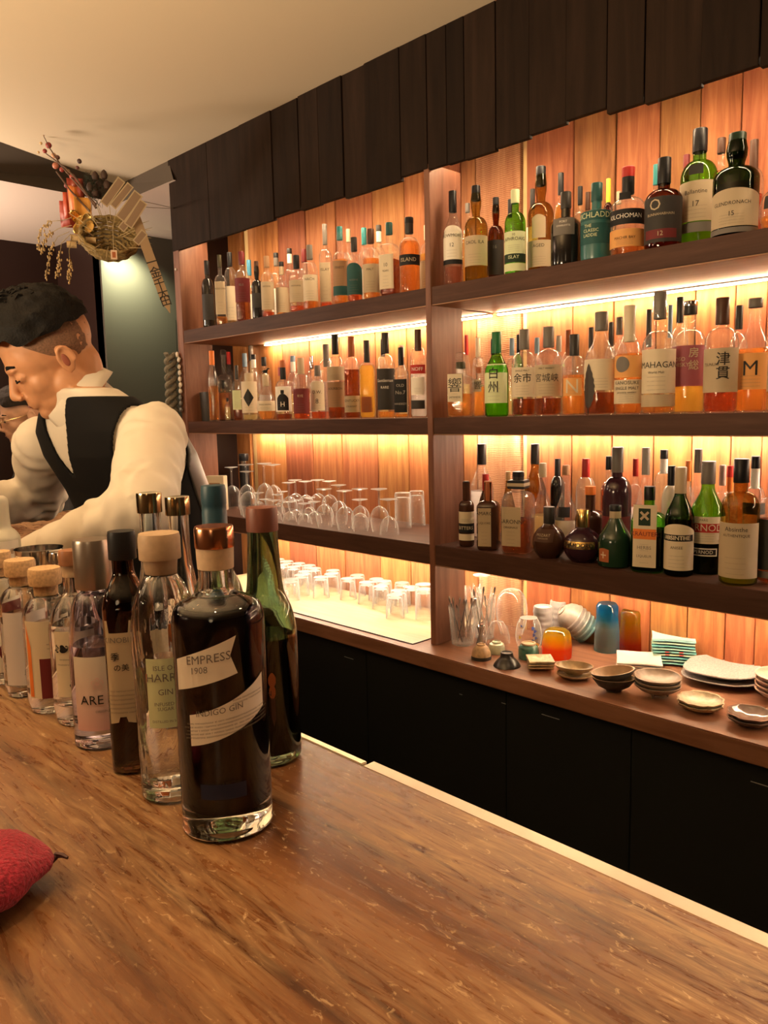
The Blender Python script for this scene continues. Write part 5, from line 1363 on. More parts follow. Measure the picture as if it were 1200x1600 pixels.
# ================================================================== ceramics and glasses on the near counter
CZ = CT + 0.0004
def glazed(col, rough=0.35, mott=0.25, sc=60.0, bump=0.1): return paint(col, rough, mottled=mott, bscale=sc, bump=bump, name='glaze')
def at_counter(px, py, z=CT): return on_z(px, py, z)
def width_at(p, w): return w * depth(p) / FPX
def fade_glass(name, stops, edge=0.35, refl=0.6):
    """tinted glass whose own colour runs along its height"""
    m, N, L = nodes_of(name)
    N.remove(N['Principled BSDF'])
    tc = N.new('ShaderNodeTexCoord'); sp = N.new('ShaderNodeSeparateXYZ'); r = N.new('ShaderNodeValToRGB')
    e = r.color_ramp.elements
    hz = max(p for p, c in stops)
    mr = N.new('ShaderNodeMapRange'); mr.inputs[1].default_value = 0; mr.inputs[2].default_value = hz
    e[0].position = stops[0][0] / hz; e[0].color = (*stops[0][1], 1); e[1].position = 1; e[1].color = (*stops[-1][1], 1)
    for p, c in stops[1:-1]:
        q = e.new(p / hz); q.color = (*c, 1)
    L.new(tc.outputs['Object'], sp.inputs[0]); L.new(sp.outputs['Z'], mr.inputs[0]); L.new(mr.outputs[0], r.inputs[0])
    lw = N.new('ShaderNodeLayerWeight'); lw.inputs['Blend'].default_value = 0.35
    dk = N.new('ShaderNodeMix'); dk.data_type = 'RGBA'; dk.blend_type = 'MULTIPLY'
    L.new(lw.outputs['Facing'], dk.inputs[0]); L.new(r.outputs[0], dk.inputs['A']); dk.inputs['B'].default_value = (edge, edge, edge, 1)
    tr = N.new('ShaderNodeBsdfTransparent'); gl = N.new('ShaderNodeBsdfGlossy'); gl.inputs['Roughness'].default_value = 0.03
    gm = N.new('ShaderNodeGamma'); gm.inputs[1].default_value = 0.6; L.new(dk.outputs['Result'], gm.inputs[0])
    tl = N.new('ShaderNodeBsdfTranslucent'); ms = N.new('ShaderNodeMixShader'); ms.inputs[0].default_value = 0.5
    L.new(gm.outputs[0], tr.inputs[0]); L.new(r.outputs[0], tl.inputs[0]); L.new(tr.outputs[0], ms.inputs[1]); L.new(tl.outputs[0], ms.inputs[2])
    pw = N.new('ShaderNodeMath'); pw.operation = 'MULTIPLY_ADD'; pw.inputs[1].default_value = refl * 0.5; pw.inputs[2].default_value = 0.04
    L.new(lw.outputs['Facing'], pw.inputs[0])
    mx = N.new('ShaderNodeMixShader'); L.new(pw.outputs[0], mx.inputs[0]); L.new(ms.outputs[0], mx.inputs[1]); L.new(gl.outputs[0], mx.inputs[2])
    L.new(mx.outputs[0], N['Material Output'].inputs[0])
    return m
def single(name, label, cat, p, mb, m, group=None, rotz=0.0, part='body', z=None):
    t = thing(name, label, cat, (p.x, p.y, CZ if z is None else z), rotz, group)
    mb.build(part, m, t)
    return t
def upturned_cup(H, rim, foot, curve, n=28, wob=None):
    """closed solid look of an inverted cup: rim on the counter, foot ring on top"""
    pr = [(rim * .9, 0.0), (rim, 0.0)] + [(rim + (foot * 1.15 - rim) * f, H * g) for f, g in curve] + [(foot, H * .90), (foot * 1.02, H), (foot * .82, H), (foot * .78, H * .93), (0, H * .925)]
    return MB().lathe(pr, n, wob=wob)

# glasses with bar spoons and picks
SPOONG = bright_glass('mixing_glass', 0.5, 0.6, 0.4)
rg = random.Random(8)
def holder(px, py, top, wt, wb, label, n_rods, tops, kinds, label_rod, rod_cat, name):
    p = at_counter(px, py)
    H = on_y(px, top, p.y).z - CZ
    rt, rb_ = width_at(p, wt) / 2, width_at(p, wb) / 2
    t = thing('mixing_glass', label, 'glass', (p.x, p.y, CZ))
    MB().lathe([(rb_ * .9, 0.0), (rb_, 0.002), (rb_ + (rt - rb_) * .5, H * .5), (rt, H - .001), (rt * .985, H), (rt * .95, H - .001), (rb_ * .93 + (rt - rb_) * .46, H * .5), (rb_ * .9, .010), (0, .009)], 28).build('glass_wall', SPOONG, t)
    MB().lathe([(0, 0), (rb_ * .9, 0), (rb_ * .95, 0.001), (rb_ * .9, .008), (0, .008)], 28).build('thick_base', SPOONG, t)
    for k in range(n_rods):
        a = 2 * math.pi * k / n_rods + rg.uniform(-.06, .06)
        q0 = Vector((math.cos(a + 1.0) * rb_ * .62, math.sin(a + 1.0) * rb_ * .62, .012))
        zt = H + rg.uniform(*tops)
        dirv = Vector((math.cos(a) * rt * .82, math.sin(a) * rt * .82, H)) - q0
        q1 = q0 + dirv * ((zt - .012) / dirv.z)
        kind = kinds[k % len(kinds)]
        tt = thing(name, label_rod, rod_cat, (p.x, p.y, CZ), 0, label_rod, True)
        mb = MB()
        if kind == 'straw': mb.tube([q0, q1], .0022, 6); m = paint((0.75, 0.72, 0.66), 0.3, name='clear_straw')
        elif kind == 'black': mb.tube([q0, q0.lerp(q1, .9), q1], [.0014, .0014, .002], 6); m = cpaint('blk')
        else:
            mb.tube([q0, q0.lerp(q1, .85), q0.lerp(q1, .93), q1], [.0016, .0018, .0042, .0024], 6); m = STEEL
        mb.build('shaft', m, tt)
holder(723, 1006, 946, 44, 34, 'tapered mixing glass full of steel bar spoons by the post', 10, (.004, .035), ['steel', 'steel', 'steel', 'black'], 'steel bar spoon or pick standing in the front mixing glass', 'bar spoon', 'bar_spoon')
holder(757, 996, 930, 36, 30, 'mixing glass of thin straws behind the steel spoons', 8, (.006, .03), ['straw', 'steel'], 'thin straw or stirrer standing in the second mixing glass', 'stirrer', 'cocktail_stirrer')
holder(738, 985, 918, 30, 26, 'rear mixing glass of pale straws next to the post', 6, (.0, .012), ['straw'], 'pale straw standing in the rear mixing glass', 'straw', 'drinking_straw')
p = at_counter(751, 1006); hh = on_y(751, 978, p.y).z - CZ
single('jigger', 'small steel double jigger in front of the mixing glasses', 'jigger', p, MB().lathe([(0, 0), (.014, 0), (.0155, .002), (.006, hh * .5), (.0135, hh - .001), (.0135, hh), (.012, hh - .001), (0, hh * .6)], 20), STEEL)

p = at_counter(778, 1003); hh = on_y(778, 969, p.y).z - CZ
single('glass_bowl', 'clear domed glass bowl upturned behind the pale green cup', 'bowl', p, MB().lathe([(.041, 0), (.040, hh * .3), (.033, hh * .65), (.018, hh * .93), (0, hh)], 26), GLASSWARE)
p = at_counter(783, 968)
for nm, me in (('glass', None),):
    t = thing('stem_glass', 'tall clear stem glass upturned behind the domed bowl', 'glass', (p.x, min(p.y, .29), CZ))
    for a_, me_ in zip(('bowl', 'stem_and_foot'), wine_meshes(0.19, 0.036, 'flute')): link(bpy.data.objects.new(a_, me_), t)
p = at_counter(816, 984); r = width_at(p, 48) / 2; hh = min(on_y(812, 922, min(p.y, .28)).z - CZ, .2)
single('balloon_glass', 'large clear balloon glass upturned in front of the wall boards', 'glass', Vector((p.x, min(p.y, .28), 0)), MB().lathe(smooth_profile([(r * .72, 0), (r * .95, hh * .3), (r, hh * .55), (r * .85, hh * .82), (r * .5, hh * .97), (0.001, hh)], 3), 28), GLASSWARE)
# floral glass jar
p = at_counter(826, 1014); r = width_at(p, 41) / 2; hh = on_y(826, 965, p.y).z - CZ
FL = [(r * .80, 0), (r * .97, hh * .28), (r, hh * .5), (r * .88, hh * .8), (r * .70, hh * .95), (r * .66, hh), (0, hh * .985)]
t = single('floral_glass', 'clear round glass painted with blue and yellow flowers', 'glass', p, MB().lathe(smooth_profile(FL[:-1], 3) + [FL[-1]], 28), GLASSWARE)
ang0 = math.atan2(EYE.y - p.y, -p.x)
def blob_on(prof, a, z, s, mb):
    rr = r_at([(0, 0)] + prof, z) + .0008
    c_ = Vector((rr * math.cos(a), rr * math.sin(a), z))
    t1 = Vector((-math.sin(a), math.cos(a), 0)); t2 = Vector((0, 0, 1))
    n0 = len(mb.v)
    mb.v.append(tuple(c_))
    for k in range(8):
        w = 2 * math.pi * k / 8; f = s * (1 + .35 * math.cos(5 * w))
        q = c_ + t1 * math.cos(w) * f + t2 * math.sin(w) * f
        sc = rr / math.hypot(q.x, q.y); mb.v.append((q.x * sc, q.y * sc, q.z))
    for k in range(8): mb.f.append((n0, n0 + 1 + k, n0 + 1 + (k + 1) % 8))
fp = smooth_profile(FL[:-1], 3)
for col, spots in ((paint((0.08, 0.14, 0.55), .4), [(.35, .75, .006), (.5, .66, .006), (.4, .55, .0055), (.55, .45, .005), (-.65, .8, .004), (.3, .38, .004)]), (paint((0.8, 0.55, 0.08), .4), [(-.1, .2, .006), (.75, .22, .007), (-.7, .45, .005)])):
    for da, fz, s in spots:
        mb = MB()
        blob_on(fp, ang0 + da, hh * fz, s, mb)
        mb.build('painted_flower', col, t, False)
# small sake cups
TANG = glazed((0.42, 0.27, 0.14), .5, .3, 80)
p = at_counter(752, 1029); r = width_at(p, 31) / 2; hh = on_y(752, 1006, p.y).z - CZ
t = single('sake_cup', 'tan cup upturned with dark brown lip, nearest the post', 'cup', p, upturned_cup(hh, r, r * .42, [(.02, .2), (.12, .45), (.45, .72), (.85, .86)]), TANG)
MB().lathe([(r * .9, -.0002), (r * 1.012, 0), (r * 1.015, hh * .18), (r * 1.008, hh * .22)], 28).build('dark_lip', cpaint('char'), t)
p = at_counter(776, 1020); r = width_at(p, 28) / 2; hh = on_y(776, 1002, p.y).z - CZ
single('sake_cup', 'pale green cup upturned behind the tan one', 'cup', p, upturned_cup(hh, r * .9, r * .5, [(-.12, .3), (-.1, .5), (.3, .8)]), glazed((0.45, 0.48, 0.36)))
p = at_counter(792, 1040); r = width_at(p, 43) / 2; hh = on_y(792, 1019, p.y).z - CZ
single('sake_cup', 'black conical cup upturned with narrow ring foot', 'cup', p, upturned_cup(hh, r, r * .44, [(.15, .15), (.5, .38), (.85, .55), (1.0, .62)]), glazed((0.022, 0.020, 0.020), .3))
p = at_counter(826, 1028); r = width_at(p, 34) / 2; hh = on_y(826, 1004, p.y).z - CZ
t = single('sake_cup', 'teal green cup upturned with beige foot', 'cup', p, upturned_cup(hh, r * .92, r * .62, [(-.1, .25), (-.1, .5), (.1, .7), (.6, .82)]), glazed((0.05, 0.15, 0.12), .25))
MB().lathe([(r * .66, hh * .86), (r * .70, hh * .92), (r * .66, hh * 1.004), (r * .5, hh * 1.006), (r * .46, hh * .95), (0, hh * .945)], 24).build('beige_foot', glazed((0.45, 0.34, 0.22)), t)
# red and yellow glass, blue glass, tall yellow glass
p = at_counter(870, 1026); r = width_at(p, 46) / 2; hh = on_y(870, 982, p.y).z - CZ
MB_ = lambda: MB().lathe(smooth_profile([(r * .97, 0), (r, hh * .25), (r * .98, hh * .55), (r * .88, hh * .84), (r * .66, hh * .97)], 3) + [(0, hh)], 28)
single('coloured_glass', 'rounded glass upturned, yellow above and red at the rim', 'glass', p, MB_(), fade_glass('red_yellow_glass', [(0, (0.95, 0.06, 0.015)), (hh * .35, (0.95, 0.10, 0.02)), (hh * .5, (0.98, 0.42, 0.03)), (hh * .75, (0.95, 0.75, 0.06)), (hh, (0.85, 0.72, 0.10))]))
p = at_counter(948, 1016); r = width_at(p, 39) / 2; hh = on_y(948, 942, p.y).z - CZ
MB_ = lambda k=.86: MB().lathe([(r, 0), (r * .99, hh * .05), (r * .95, hh * .4), (r * .84, hh * .7), (r * k, hh * .93), (r * .70, hh), (0, hh)], 26)
single('coloured_glass', 'tall glass upturned, clear rim and bright blue base', 'glass', p, MB_(), fade_glass('blue_glass', [(0, (0.35, 0.75, 0.85)), (hh * .12, (0.62, 0.82, 0.88)), (hh * .5, (0.60, 0.80, 0.88)), (hh * .68, (0.06, 0.50, 0.85)), (hh * .9, (0.02, 0.35, 0.80)), (hh, (0.12, 0.5, 0.85))]))
p = at_counter(985, 1017); r = width_at(p, 36) / 2; hh = on_y(985, 953, p.y).z - CZ
single('coloured_glass', 'tall glass upturned, yellow base fading to red rim', 'glass', p, MB_(), fade_glass('yellow_red_glass', [(0, (0.95, 0.08, 0.02)), (hh * .2, (0.95, 0.12, 0.02)), (hh * .45, (0.97, 0.55, 0.03)), (hh * .75, (0.90, 0.80, 0.05)), (hh, (0.92, 0.78, 0.2))]))
# grey ribbed cups
for px, py, top, lab in ((848, 1004, 947, 'grey ribbed tall cup upturned in front'), (874, 992, 938, 'grey ribbed tall cup upturned near the wall boards')):
    p = at_counter(px, py); r = width_at(p, 30) / 2; hh = on_y(px, top, p.y).z - CZ
    pr = [(r * .96, 0)] + [(r * (.98 + .035 * math.sin(k * 1.55)), hh * (.02 + .94 * k / 24)) for k in range(25)] + [(r * .92, hh), (r * .8, hh), (r * .74, hh * .97), (0, hh * .965)]
    single('ribbed_cup', lab, 'cup', p, MB().lathe(pr, 28), glazed((0.36, 0.35, 0.36), .45, .1))
# tilted nest of five bowls
p = at_counter(893, 1003)
r = width_at(p, 46) / 2
tilt = Matrix.Rotation(math.radians(-52), 3, 'Y') @ Matrix.Rotation(math.radians(0), 3, 'X')
turn = Matrix.Rotation(math.atan2(RI.y, RI.x), 3, 'Z')
names = ['outermost', 'second', 'third', 'fourth', 'lowest']
for k in range(5):
    pr = [(r * .985, 0.0), (r * 1.05, 0.0), (r * 1.06, r * .04), (r * 1.04, r * .09), (r * .985, r * .13), (r * .955, r * .30), (r * .80, r * .62), (r * .50, r * .88), (r * .40, r * .92), (r * .38, r), (r * .28, r), (r * .26, r * .93), (0, r * .92)]
    inner = [(r * .985, 0.0), (r * .945, r * .28), (r * .75, r * .58), (r * .45, r * .8), (0, r * .84)]
    mb = MB().lathe(pr, 26).lathe(inner, 26)
    axis = turn @ (tilt @ Vector((0, 0, 1)))
    off = axis * (-0.0165 * k)
    t = thing('nested_bowl', ('%s grey to teal bowl in the tilted upturned nest' % names[k]), 'bowl', (p.x + off.x + 0.004, p.y + off.y, CZ + 0.036 + off.z - 0.0), 0, 'tilted nest of upturned bowls')
    M3 = turn @ tilt
    mb.v = [tuple(M3 @ Vector(q)) for q in mb.v]
    zmin = min(q[2] for q in mb.v)
    mb.build('bowl_wall', glazed([(0.30, 0.26, 0.24), (0.26, 0.25, 0.24), (0.27, 0.28, 0.26), (0.18, 0.27, 0.26), (0.13, 0.26, 0.27)][k], .35, .15), t)
    t['z_'] = zmin
nest = [o for o in S.objects if o.get('group') == 'tilted nest of upturned bowls']
low = min(o.location.z + o['z_'] for o in nest)
for o in nest:
    o.location.z += CZ + 0.0003 - low
    del o['z_']

# stack of square teal glass plates
p = at_counter(1051, 1032); w = width_at(p, 84) / 2
def wavy_plate(w, th, ripple, up, seed, n=10):
    r_ = random.Random(seed); mb = MB(); ph = r_.uniform(0, 6)
    for s in (0, 1):
        for i in range(n + 1):
            for j in range(n + 1):
                u, v = -1 + 2 * i / n, -1 + 2 * j / n
                e_ = max(abs(u), abs(v)) ** 4
                z = e_ * up + ripple * math.sin(3 * u + ph) * math.cos(2.5 * v + ph * 1.3) * (0.3 + 0.7 * e_)
                mb.v.append((u * w, v * w, z + s * th))
    N1 = (n + 1) ** 2
    for s in (0, 1):
        for i in range(n):
            for j in range(n):
                a_ = s * N1 + i * (n + 1) + j
                q = (a_, a_ + n + 1, a_ + n + 2, a_ + 1)
                mb.f.append(q if s else q[::-1])
    rim = [i * (n + 1) for i in range(n + 1)] + [n * (n + 1) + j for j in range(1, n + 1)] + [i * (n + 1) + n for i in range(n - 1, -1, -1)] + [j for j in range(n - 1, 0, -1)]
    for a_, b_ in zip(rim, rim[1:] + rim[:1]): mb.f.append((b_, a_, a_ + N1, b_ + N1))
    return mb
TEAL = [paint(c_, .12, name='teal_glass', spec=.8) for c_ in ((0.22, 0.60, 0.62), (0.35, 0.66, 0.60), (0.16, 0.50, 0.55), (0.48, 0.70, 0.58))]
for k in range(9):
    t = thing('glass_plate', 'topmost square turquoise glass plate of the stack' if k == 8 else 'square turquoise glass plate below the topmost of its stack', 'plate', (p.x, p.y, CZ + 0.002 + k * 0.0088), math.radians(28 + rg.uniform(-3, 3)), 'stacked square turquoise plates', k < 8)
    wavy_plate(w * .74, 0.0045, 0.0007, 0.004, 7).build('plate', TEAL[k % 4] if k < 8 else paint((0.30, 0.60, 0.64), .1, name='pale_teal_glass'), t)
    if k in (3, 4):
        for sx_ in (-.35, .3):
            MB().box(w * .74 * sx_ - .006, w * .74 * sx_ + .006, -w * .74 - .0012, -w * .74 + .002, .006, .0085).build('red_dot', paint((0.6, 0.05, 0.05), .2), t, False)
# white crystal plates
p = at_counter(998, 1044); w = width_at(p, 92) / 2
for k in range(4):
    t = thing('crystal_plate', 'topmost white crystal plate in front of the turquoise stack' if k == 3 else 'white crystal plate below the topmost of its stack', 'plate', (p.x, p.y, CZ + 0.002 + k * 0.0075), math.radians(24 + k * 2), 'stacked white crystal plates', k < 3)
    wavy_plate(w * .72, 0.004, 0.0014, 0.004, 3).build('plate', paint((0.66, 0.62, 0.58), .1, name='white_crystal', spec=.9), t)

def open_bowl(r, H, th, foot, wob=None, n=30, sx=1.0, sy=1.0, inner=None, flare=0.6):
    out = [(0, 0), (foot, 0), (foot, H * .10), (foot + (r - foot) * flare, H * .42), (r * .97, H * .85), (r, H)]
    inn = [(r - th, H), (r * .97 - th, H * .82), (foot + (r - foot) * flare - th, H * .45), (foot * .8, H * .16), (0, H * .14)]
    a_ = MB().lathe(out, n, sx=sx, sy=sy, wob=wob); b_ = MB().lathe([out[-1]] + inn, n, sx=sx, sy=sy, wob=wob)
    return a_, b_
def bowl_thing(name, label, px, py, wpx, H, outer, inside, k=0, dz=0.0, wob=None, sx=1.0, sy=1.0, rotz=0.0, tilt=(0, 0), group=None, foot=.45, th=.004, cat='bowl', flare=.6, feet=False, shared=False):
    p = at_counter(px, py); r = width_at(p, wpx) / 2
    t = thing(name, label, cat, (p.x, p.y, CZ + dz), rotz, group, shared)
    t.rotation_euler = (tilt[0], tilt[1], rotz)
    a_, b_ = open_bowl(r, H, th, r * foot, wob, 30, sx, sy, flare=flare)
    a_.build('outer_wall', outer, t); b_.build('inside_glaze', inside, t)
    if feet:
        for q in range(3):
            w_ = 2 * math.pi * q / 3 + .5
            MB().lathe([(0, -.008), (.003, -.008), (.0045, 0.004), (0, .004)], 8, cx=r * .42 * math.cos(w_), cy=r * .42 * math.sin(w_)).build('foot', outer, t)
    return t
DG = glazed((0.055, 0.048, 0.043), .5, .3); TN = glazed((0.40, 0.27, 0.17), .45, .15)
bowl_thing('oval_bowl', 'dark grey tall oval bowl under its twin', 959, 1080, 66, .040, DG, TN, sx=1.0, sy=.72, rotz=math.radians(40), foot=.35, group='pair of dark oval bowls')
bowl_thing('oval_bowl', 'dark grey tall oval bowl with tan inside, on top of its twin', 960, 1080, 67, .040, DG, TN, dz=.020, sx=1.0, sy=.72, rotz=math.radians(40), tilt=(0, -.14), foot=.35, group='pair of dark oval bowls')
GB = glazed((0.34, 0.27, 0.21), .45, .25); GI = glazed((0.30, 0.235, 0.19), .4, .2)
wv = lambda a_, r_, z_: 1 + .02 * math.cos(4 * a_ + .6) * (z_ > .015)
for k, lab in enumerate(('lowest brown grey footed bowl of its stack, on small feet', 'middle brown grey bowl of the footed stack', 'topmost brown grey bowl of the footed stack')):
    bowl_thing('footed_bowl', lab, 1027, 1087, 72, .026, GB, GI, dz=.008 + .0115 * k, wob=wv, group='stack of footed bowls', foot=.4, feet=(k == 0))
SB = glazed((0.62, 0.50, 0.30), .4, .35, 120); sc = lambda a_, r_, z_: 1 + .045 * math.cos(11 * a_) * min(1, z_ / .016)
for k, lab in enumerate(('lower cream scalloped dish of the pair', 'upper cream scalloped dish of the pair')):
    bowl_thing('scalloped_dish', lab, 1094, 1108, 69, .019, SB, glazed((0.52, 0.44, 0.31), .35, .3), dz=.010 * k, wob=sc, group='pair of cream scalloped dishes', foot=.5, cat='dish')
DK = glazed((0.10, 0.075, 0.065), .2, .4, 40); sd = lambda a_, r_, z_: 1 + .04 * math.cos(8 * a_) * min(1, z_ / .016)
for k, lab in enumerate(('lower dark brown lustre scalloped dish of the pair', 'upper dark brown lustre scalloped dish of the pair')):
    bowl_thing('scalloped_dish', lab, 1173, 1132, 71, .021, DK, glazed((0.20, 0.15, 0.13), .12, .4, 30), dz=.010 * k, wob=sd, group='pair of dark scalloped dishes', foot=.45, cat='dish')
TB = glazed((0.40, 0.30, 0.18), .45, .25); TI = glazed((0.30, 0.21, 0.11), .35, .2)
bowl_thing('oval_bowl', 'pale square-ish dish under the tan oval bowl', 898, 1059, 58, .014, glazed((0.55, 0.46, 0.33), .4, .2), TI, sx=1.0, sy=.85, rotz=math.radians(20), foot=.5, group='tan oval bowls')
bowl_thing('oval_bowl', 'tan oval bowl resting on the pale square-ish dish', 897, 1057, 60, .026, TB, TI, dz=.0085, sx=1.0, sy=.72, rotz=math.radians(25), foot=.42, group='tan oval bowls')
# small square dishes
p = at_counter(844, 1044); w = width_at(p, 50) / 2
for k, lab in enumerate(('lowest small square beige dish of its stack', 'middle small square beige dish of its stack', 'topmost small square beige dish of its stack')):
    t = thing('square_dish', lab, 'dish', (p.x, p.y, CZ + .002 + .0085 * k), math.radians(38 + 3 * k), 'stack of small square dishes')
    wavy_plate(w * .78, .0045, .0008, .008, 5 + k).build('plate', glazed((0.50, 0.39, 0.23), .4, .35, 90), t)
    MB().lathe([(w * .35, -.002), (w * .36, -.002), (w * .36, .001), (w * .35, .001)], 20, closed=True).build('foot_ring', glazed((0.42, 0.33, 0.2)), t)
# large grey plates on low feet
p = at_counter(1132, 1062); w = width_at(p, 118) / 2
gp = paint((0.36, 0.33, 0.33), .55, mottled=.25, bscale=220, name='speckled_grey_glaze')
for k, (lab, f) in enumerate((('lower large grey plate, partly under its twin', 1.08), ('upper large speckled grey plate with wavy rim', 1.0))):
    wv2 = lambda a_, r_, z_: 1 + .05 * math.cos(3 * a_ + 1.0) + .03 * math.cos(5 * a_)
    t = thing('large_plate', lab, 'plate', (p.x - .004 * k, p.y, CZ + .0163 * k), 0.3, 'pair of large grey plates')
    pr = [(0, .006), (w * .5 * f, .006), (w * .52 * f, 0), (w * .56 * f, 0), (w * .58 * f, .008), (w * .86 * f, .015), (w * f, .020), (w * f * .99, .0225), (w * .85 * f, .018), (w * .5 * f, .0125), (0, .012)]
    MB().lathe(pr, 40, wob=wv2).build('plate', gp, t)
# pink bowls at the frame edge
PK = glazed((0.62, 0.42, 0.35), .35, .1)
for k in range(4):
    bowl_thing('pink_bowl', 'pale pink bowl under others at the frame edge' if k < 3 else 'topmost pale pink bowl at the frame edge', 1224, 1094, 84, .030, glazed((0.42, 0.32, 0.30), .35, .1), PK, dz=.0135 * k, group='stack of pink bowls', foot=.38, shared=k < 3)

# ================================================================== people
def capsule(mb, a, b, ra, rb_, n=14):
    a, b = Vector(a), Vector(b)
    L_ = (b - a).length
    k = max(2, int(L_ / 0.03))
    mb.tube([a.lerp(b, i / k) for i in range(k + 1)], [ra + (rb_ - ra) * i / k for i in range(k + 1)], n)
    mb.ball(a, ra, n, 8); mb.ball(b, rb_, n, 8)
def chain(mb, pts, n=14):
    for (p, r), (q, s) in zip(pts, pts[1:]): capsule(mb, p, q, r, s, n)
def frame(fwd, up_hint):
    F_v = Vector(fwd).normalized()
    L_v = Vector(up_hint).cross(F_v).normalized()          # the person's left
    U_v = F_v.cross(L_v).normalized()
    return F_v, L_v, U_v
def head_solids(mb, P, R3):
    """P(f, l, u) -> world point; R3 turns the head's axes"""
    def el(c, r): mb.ball(P(*c), r, 20, 14, R3)
    el((0.0, 0, .045), (.098, .076, .088)); el((.040, 0, .030), (.060, .066, .068)); el((.045, 0, -.020), (.055, .058, .066))
    el((.034, 0, -.066), (.058, .050, .040)); el((.078, 0, -.088), (.021, .025, .019))
    for s in (-1, 1):
        el((.057, .034 * s, -.022), (.029, .025, .028)); el((.084, .032 * s, .003), (.014, .017, .011)); el((.112, .011 * s, -.034), (.009, .009, .008))
        el((.010, .052 * s, -.055), (.034, .014, .036))
        e0 = P(-.010, .077 * s, 0)
        mb.ball(P(-.008, .079 * s, -.002), (.016, .0065, .030), 14, 10, R3)
        ring = []
        for k in range(11):
            a = math.radians(-70 + 27 * k)
            ring.append(P(-.010 - .016 * math.cos(math.radians(180) - a) * 1.0, (.084 + .003 * math.sin(a)) * s, -.002 + .029 * math.sin(a)))
        mb.tube(ring, .0042, 8)
    el((.090, 0, .024), (.016, .046, .012)); el((.085, 0, -.050), (.021, .030, .026)); el((.099, 0, -.056), (.009, .021, .0055)); el((.097, 0, -.066), (.009, .019, .0065))
    capsule(mb, P(.096, 0, .014), P(.118, 0, -.026), .0085, .0115); mb.ball(P(.119, 0, -.029), (.011, .011, .010), 12, 8, R3)
def hand_solids(mb, wrist, fwd, palm_n, side):
    F_v = Vector(fwd).normalized(); N_v = Vector(palm_n); N_v = (N_v - F_v * N_v.dot(F_v)).normalized(); S_v = F_v.cross(N_v) * side
    w = Vector(wrist)
    for k in range(4):
        o = (k - 1.5) * .019
        capsule(mb, w + F_v * .01 + S_v * o * .7, w + F_v * .085 + S_v * o, .0155, .0125, 10)
        ln = (.066, .075, .070, .054)[k]
        a = w + F_v * .085 + S_v * o
        b = a + (F_v * .80 + N_v * .6).normalized() * ln * .45
        c = b + (F_v * .25 + N_v * .97).normalized() * ln * .35
        d = c + (F_v * -.35 + N_v * .93).normalized() * ln * .28
        chain(mb, [(a, .0098), (b, .0088), (c, .008), (d, .0068)], 8)
    a = w + F_v * .025 - S_v * .030; b = a + (F_v * .6 - S_v * .55 + N_v * .45).normalized() * .038; c = b + (F_v * .85 + N_v * .5).normalized() * .03
    chain(mb, [(w + F_v * .015 - S_v * .012, .015), (a, .014), (b, .0105), (c, .0085)], 8)
def ring_at(R_, z):
    if z <= R_[0][0]: return R_[0][1:]
    for a, b in zip(R_, R_[1:]):
        if z <= b[0]:
            t = (z - a[0]) / (b[0] - a[0])
            return tuple(p + (q - p) * t for p, q in zip(a[1:], b[1:]))
    return R_[-1][1:]
def loft(mb, R_, grow=0.0, n=36, m=30, z0=None, z1=None, skip=None, p=2.3, rot=0.0):
    cr, sr = math.cos(rot), math.sin(rot)
    z0 = R_[0][0] if z0 is None else z0; z1 = R_[-1][0] if z1 is None else z1
    n0 = len(mb.v)
    for j in range(m + 1):
        z = z0 + (z1 - z0) * j / m
        cx_, cy_, rx, ry = ring_at(R_, z)
        for k in range(n):
            c_, s_ = sec(2 * math.pi * k / n, p)
            ox, oy = (rx + grow) * c_, (ry + grow) * s_
            mb.v.append((cx_ + ox * cr - oy * sr, cy_ + ox * sr + oy * cr, z))
    for j in range(m):
        for k in range(n):
            q = [n0 + j * n + k, n0 + j * n + (k + 1) % n, n0 + (j + 1) * n + (k + 1) % n, n0 + (j + 1) * n + k]
            if skip:
                c_ = sum((Vector(mb.v[i]) for i in q), Vector()) / 4
                if skip(c_): continue
            mb.f.append(tuple(q))
    if not skip:
        mb.f.append(tuple(n0 + k for k in reversed(range(n)))); mb.f.append(tuple(n0 + m * n + k for k in range(n)))
def creases(me, amp, fn):
    me.update()
    nr = [v.normal.copy() for v in me.vertices]
    for v, nv in zip(me.vertices, nr): v.co += nv * (amp * fn(v.co))
    me.update()
def ease(mb, it):
    """even out the open edges of a cut cloth"""
    used = sorted({i for f in mb.f for i in f}); re_ = {o: n for n, o in enumerate(used)}
    mb.v = [mb.v[i] for i in used]; mb.f = [tuple(re_[i] for i in f) for f in mb.f]
    cnt = {}
    for f in mb.f:
        for a, b in zip(f, f[1:] + f[:1]): cnt[frozenset((a, b))] = cnt.get(frozenset((a, b)), 0) + 1
    nb = {}
    for e_, c_ in cnt.items():
        if c_ == 1:
            a, b = tuple(e_); nb.setdefault(a, []).append(b); nb.setdefault(b, []).append(a)
    for _ in range(it):
        new = {i: tuple((mb.v[i][k] * 2 + mb.v[n[0]][k] + mb.v[n[1]][k]) / 4 for k in range(3)) for i, n in nb.items() if len(n) == 2}
        for i, q in new.items(): mb.v[i] = q
def finish(me, name, m, parent):
    me.name = name
    me.materials.clear(); me.materials.append(m)
    me.polygons.foreach_set('use_smooth', [True] * len(me.polygons))
    return link(bpy.data.objects.new(name, me), parent)
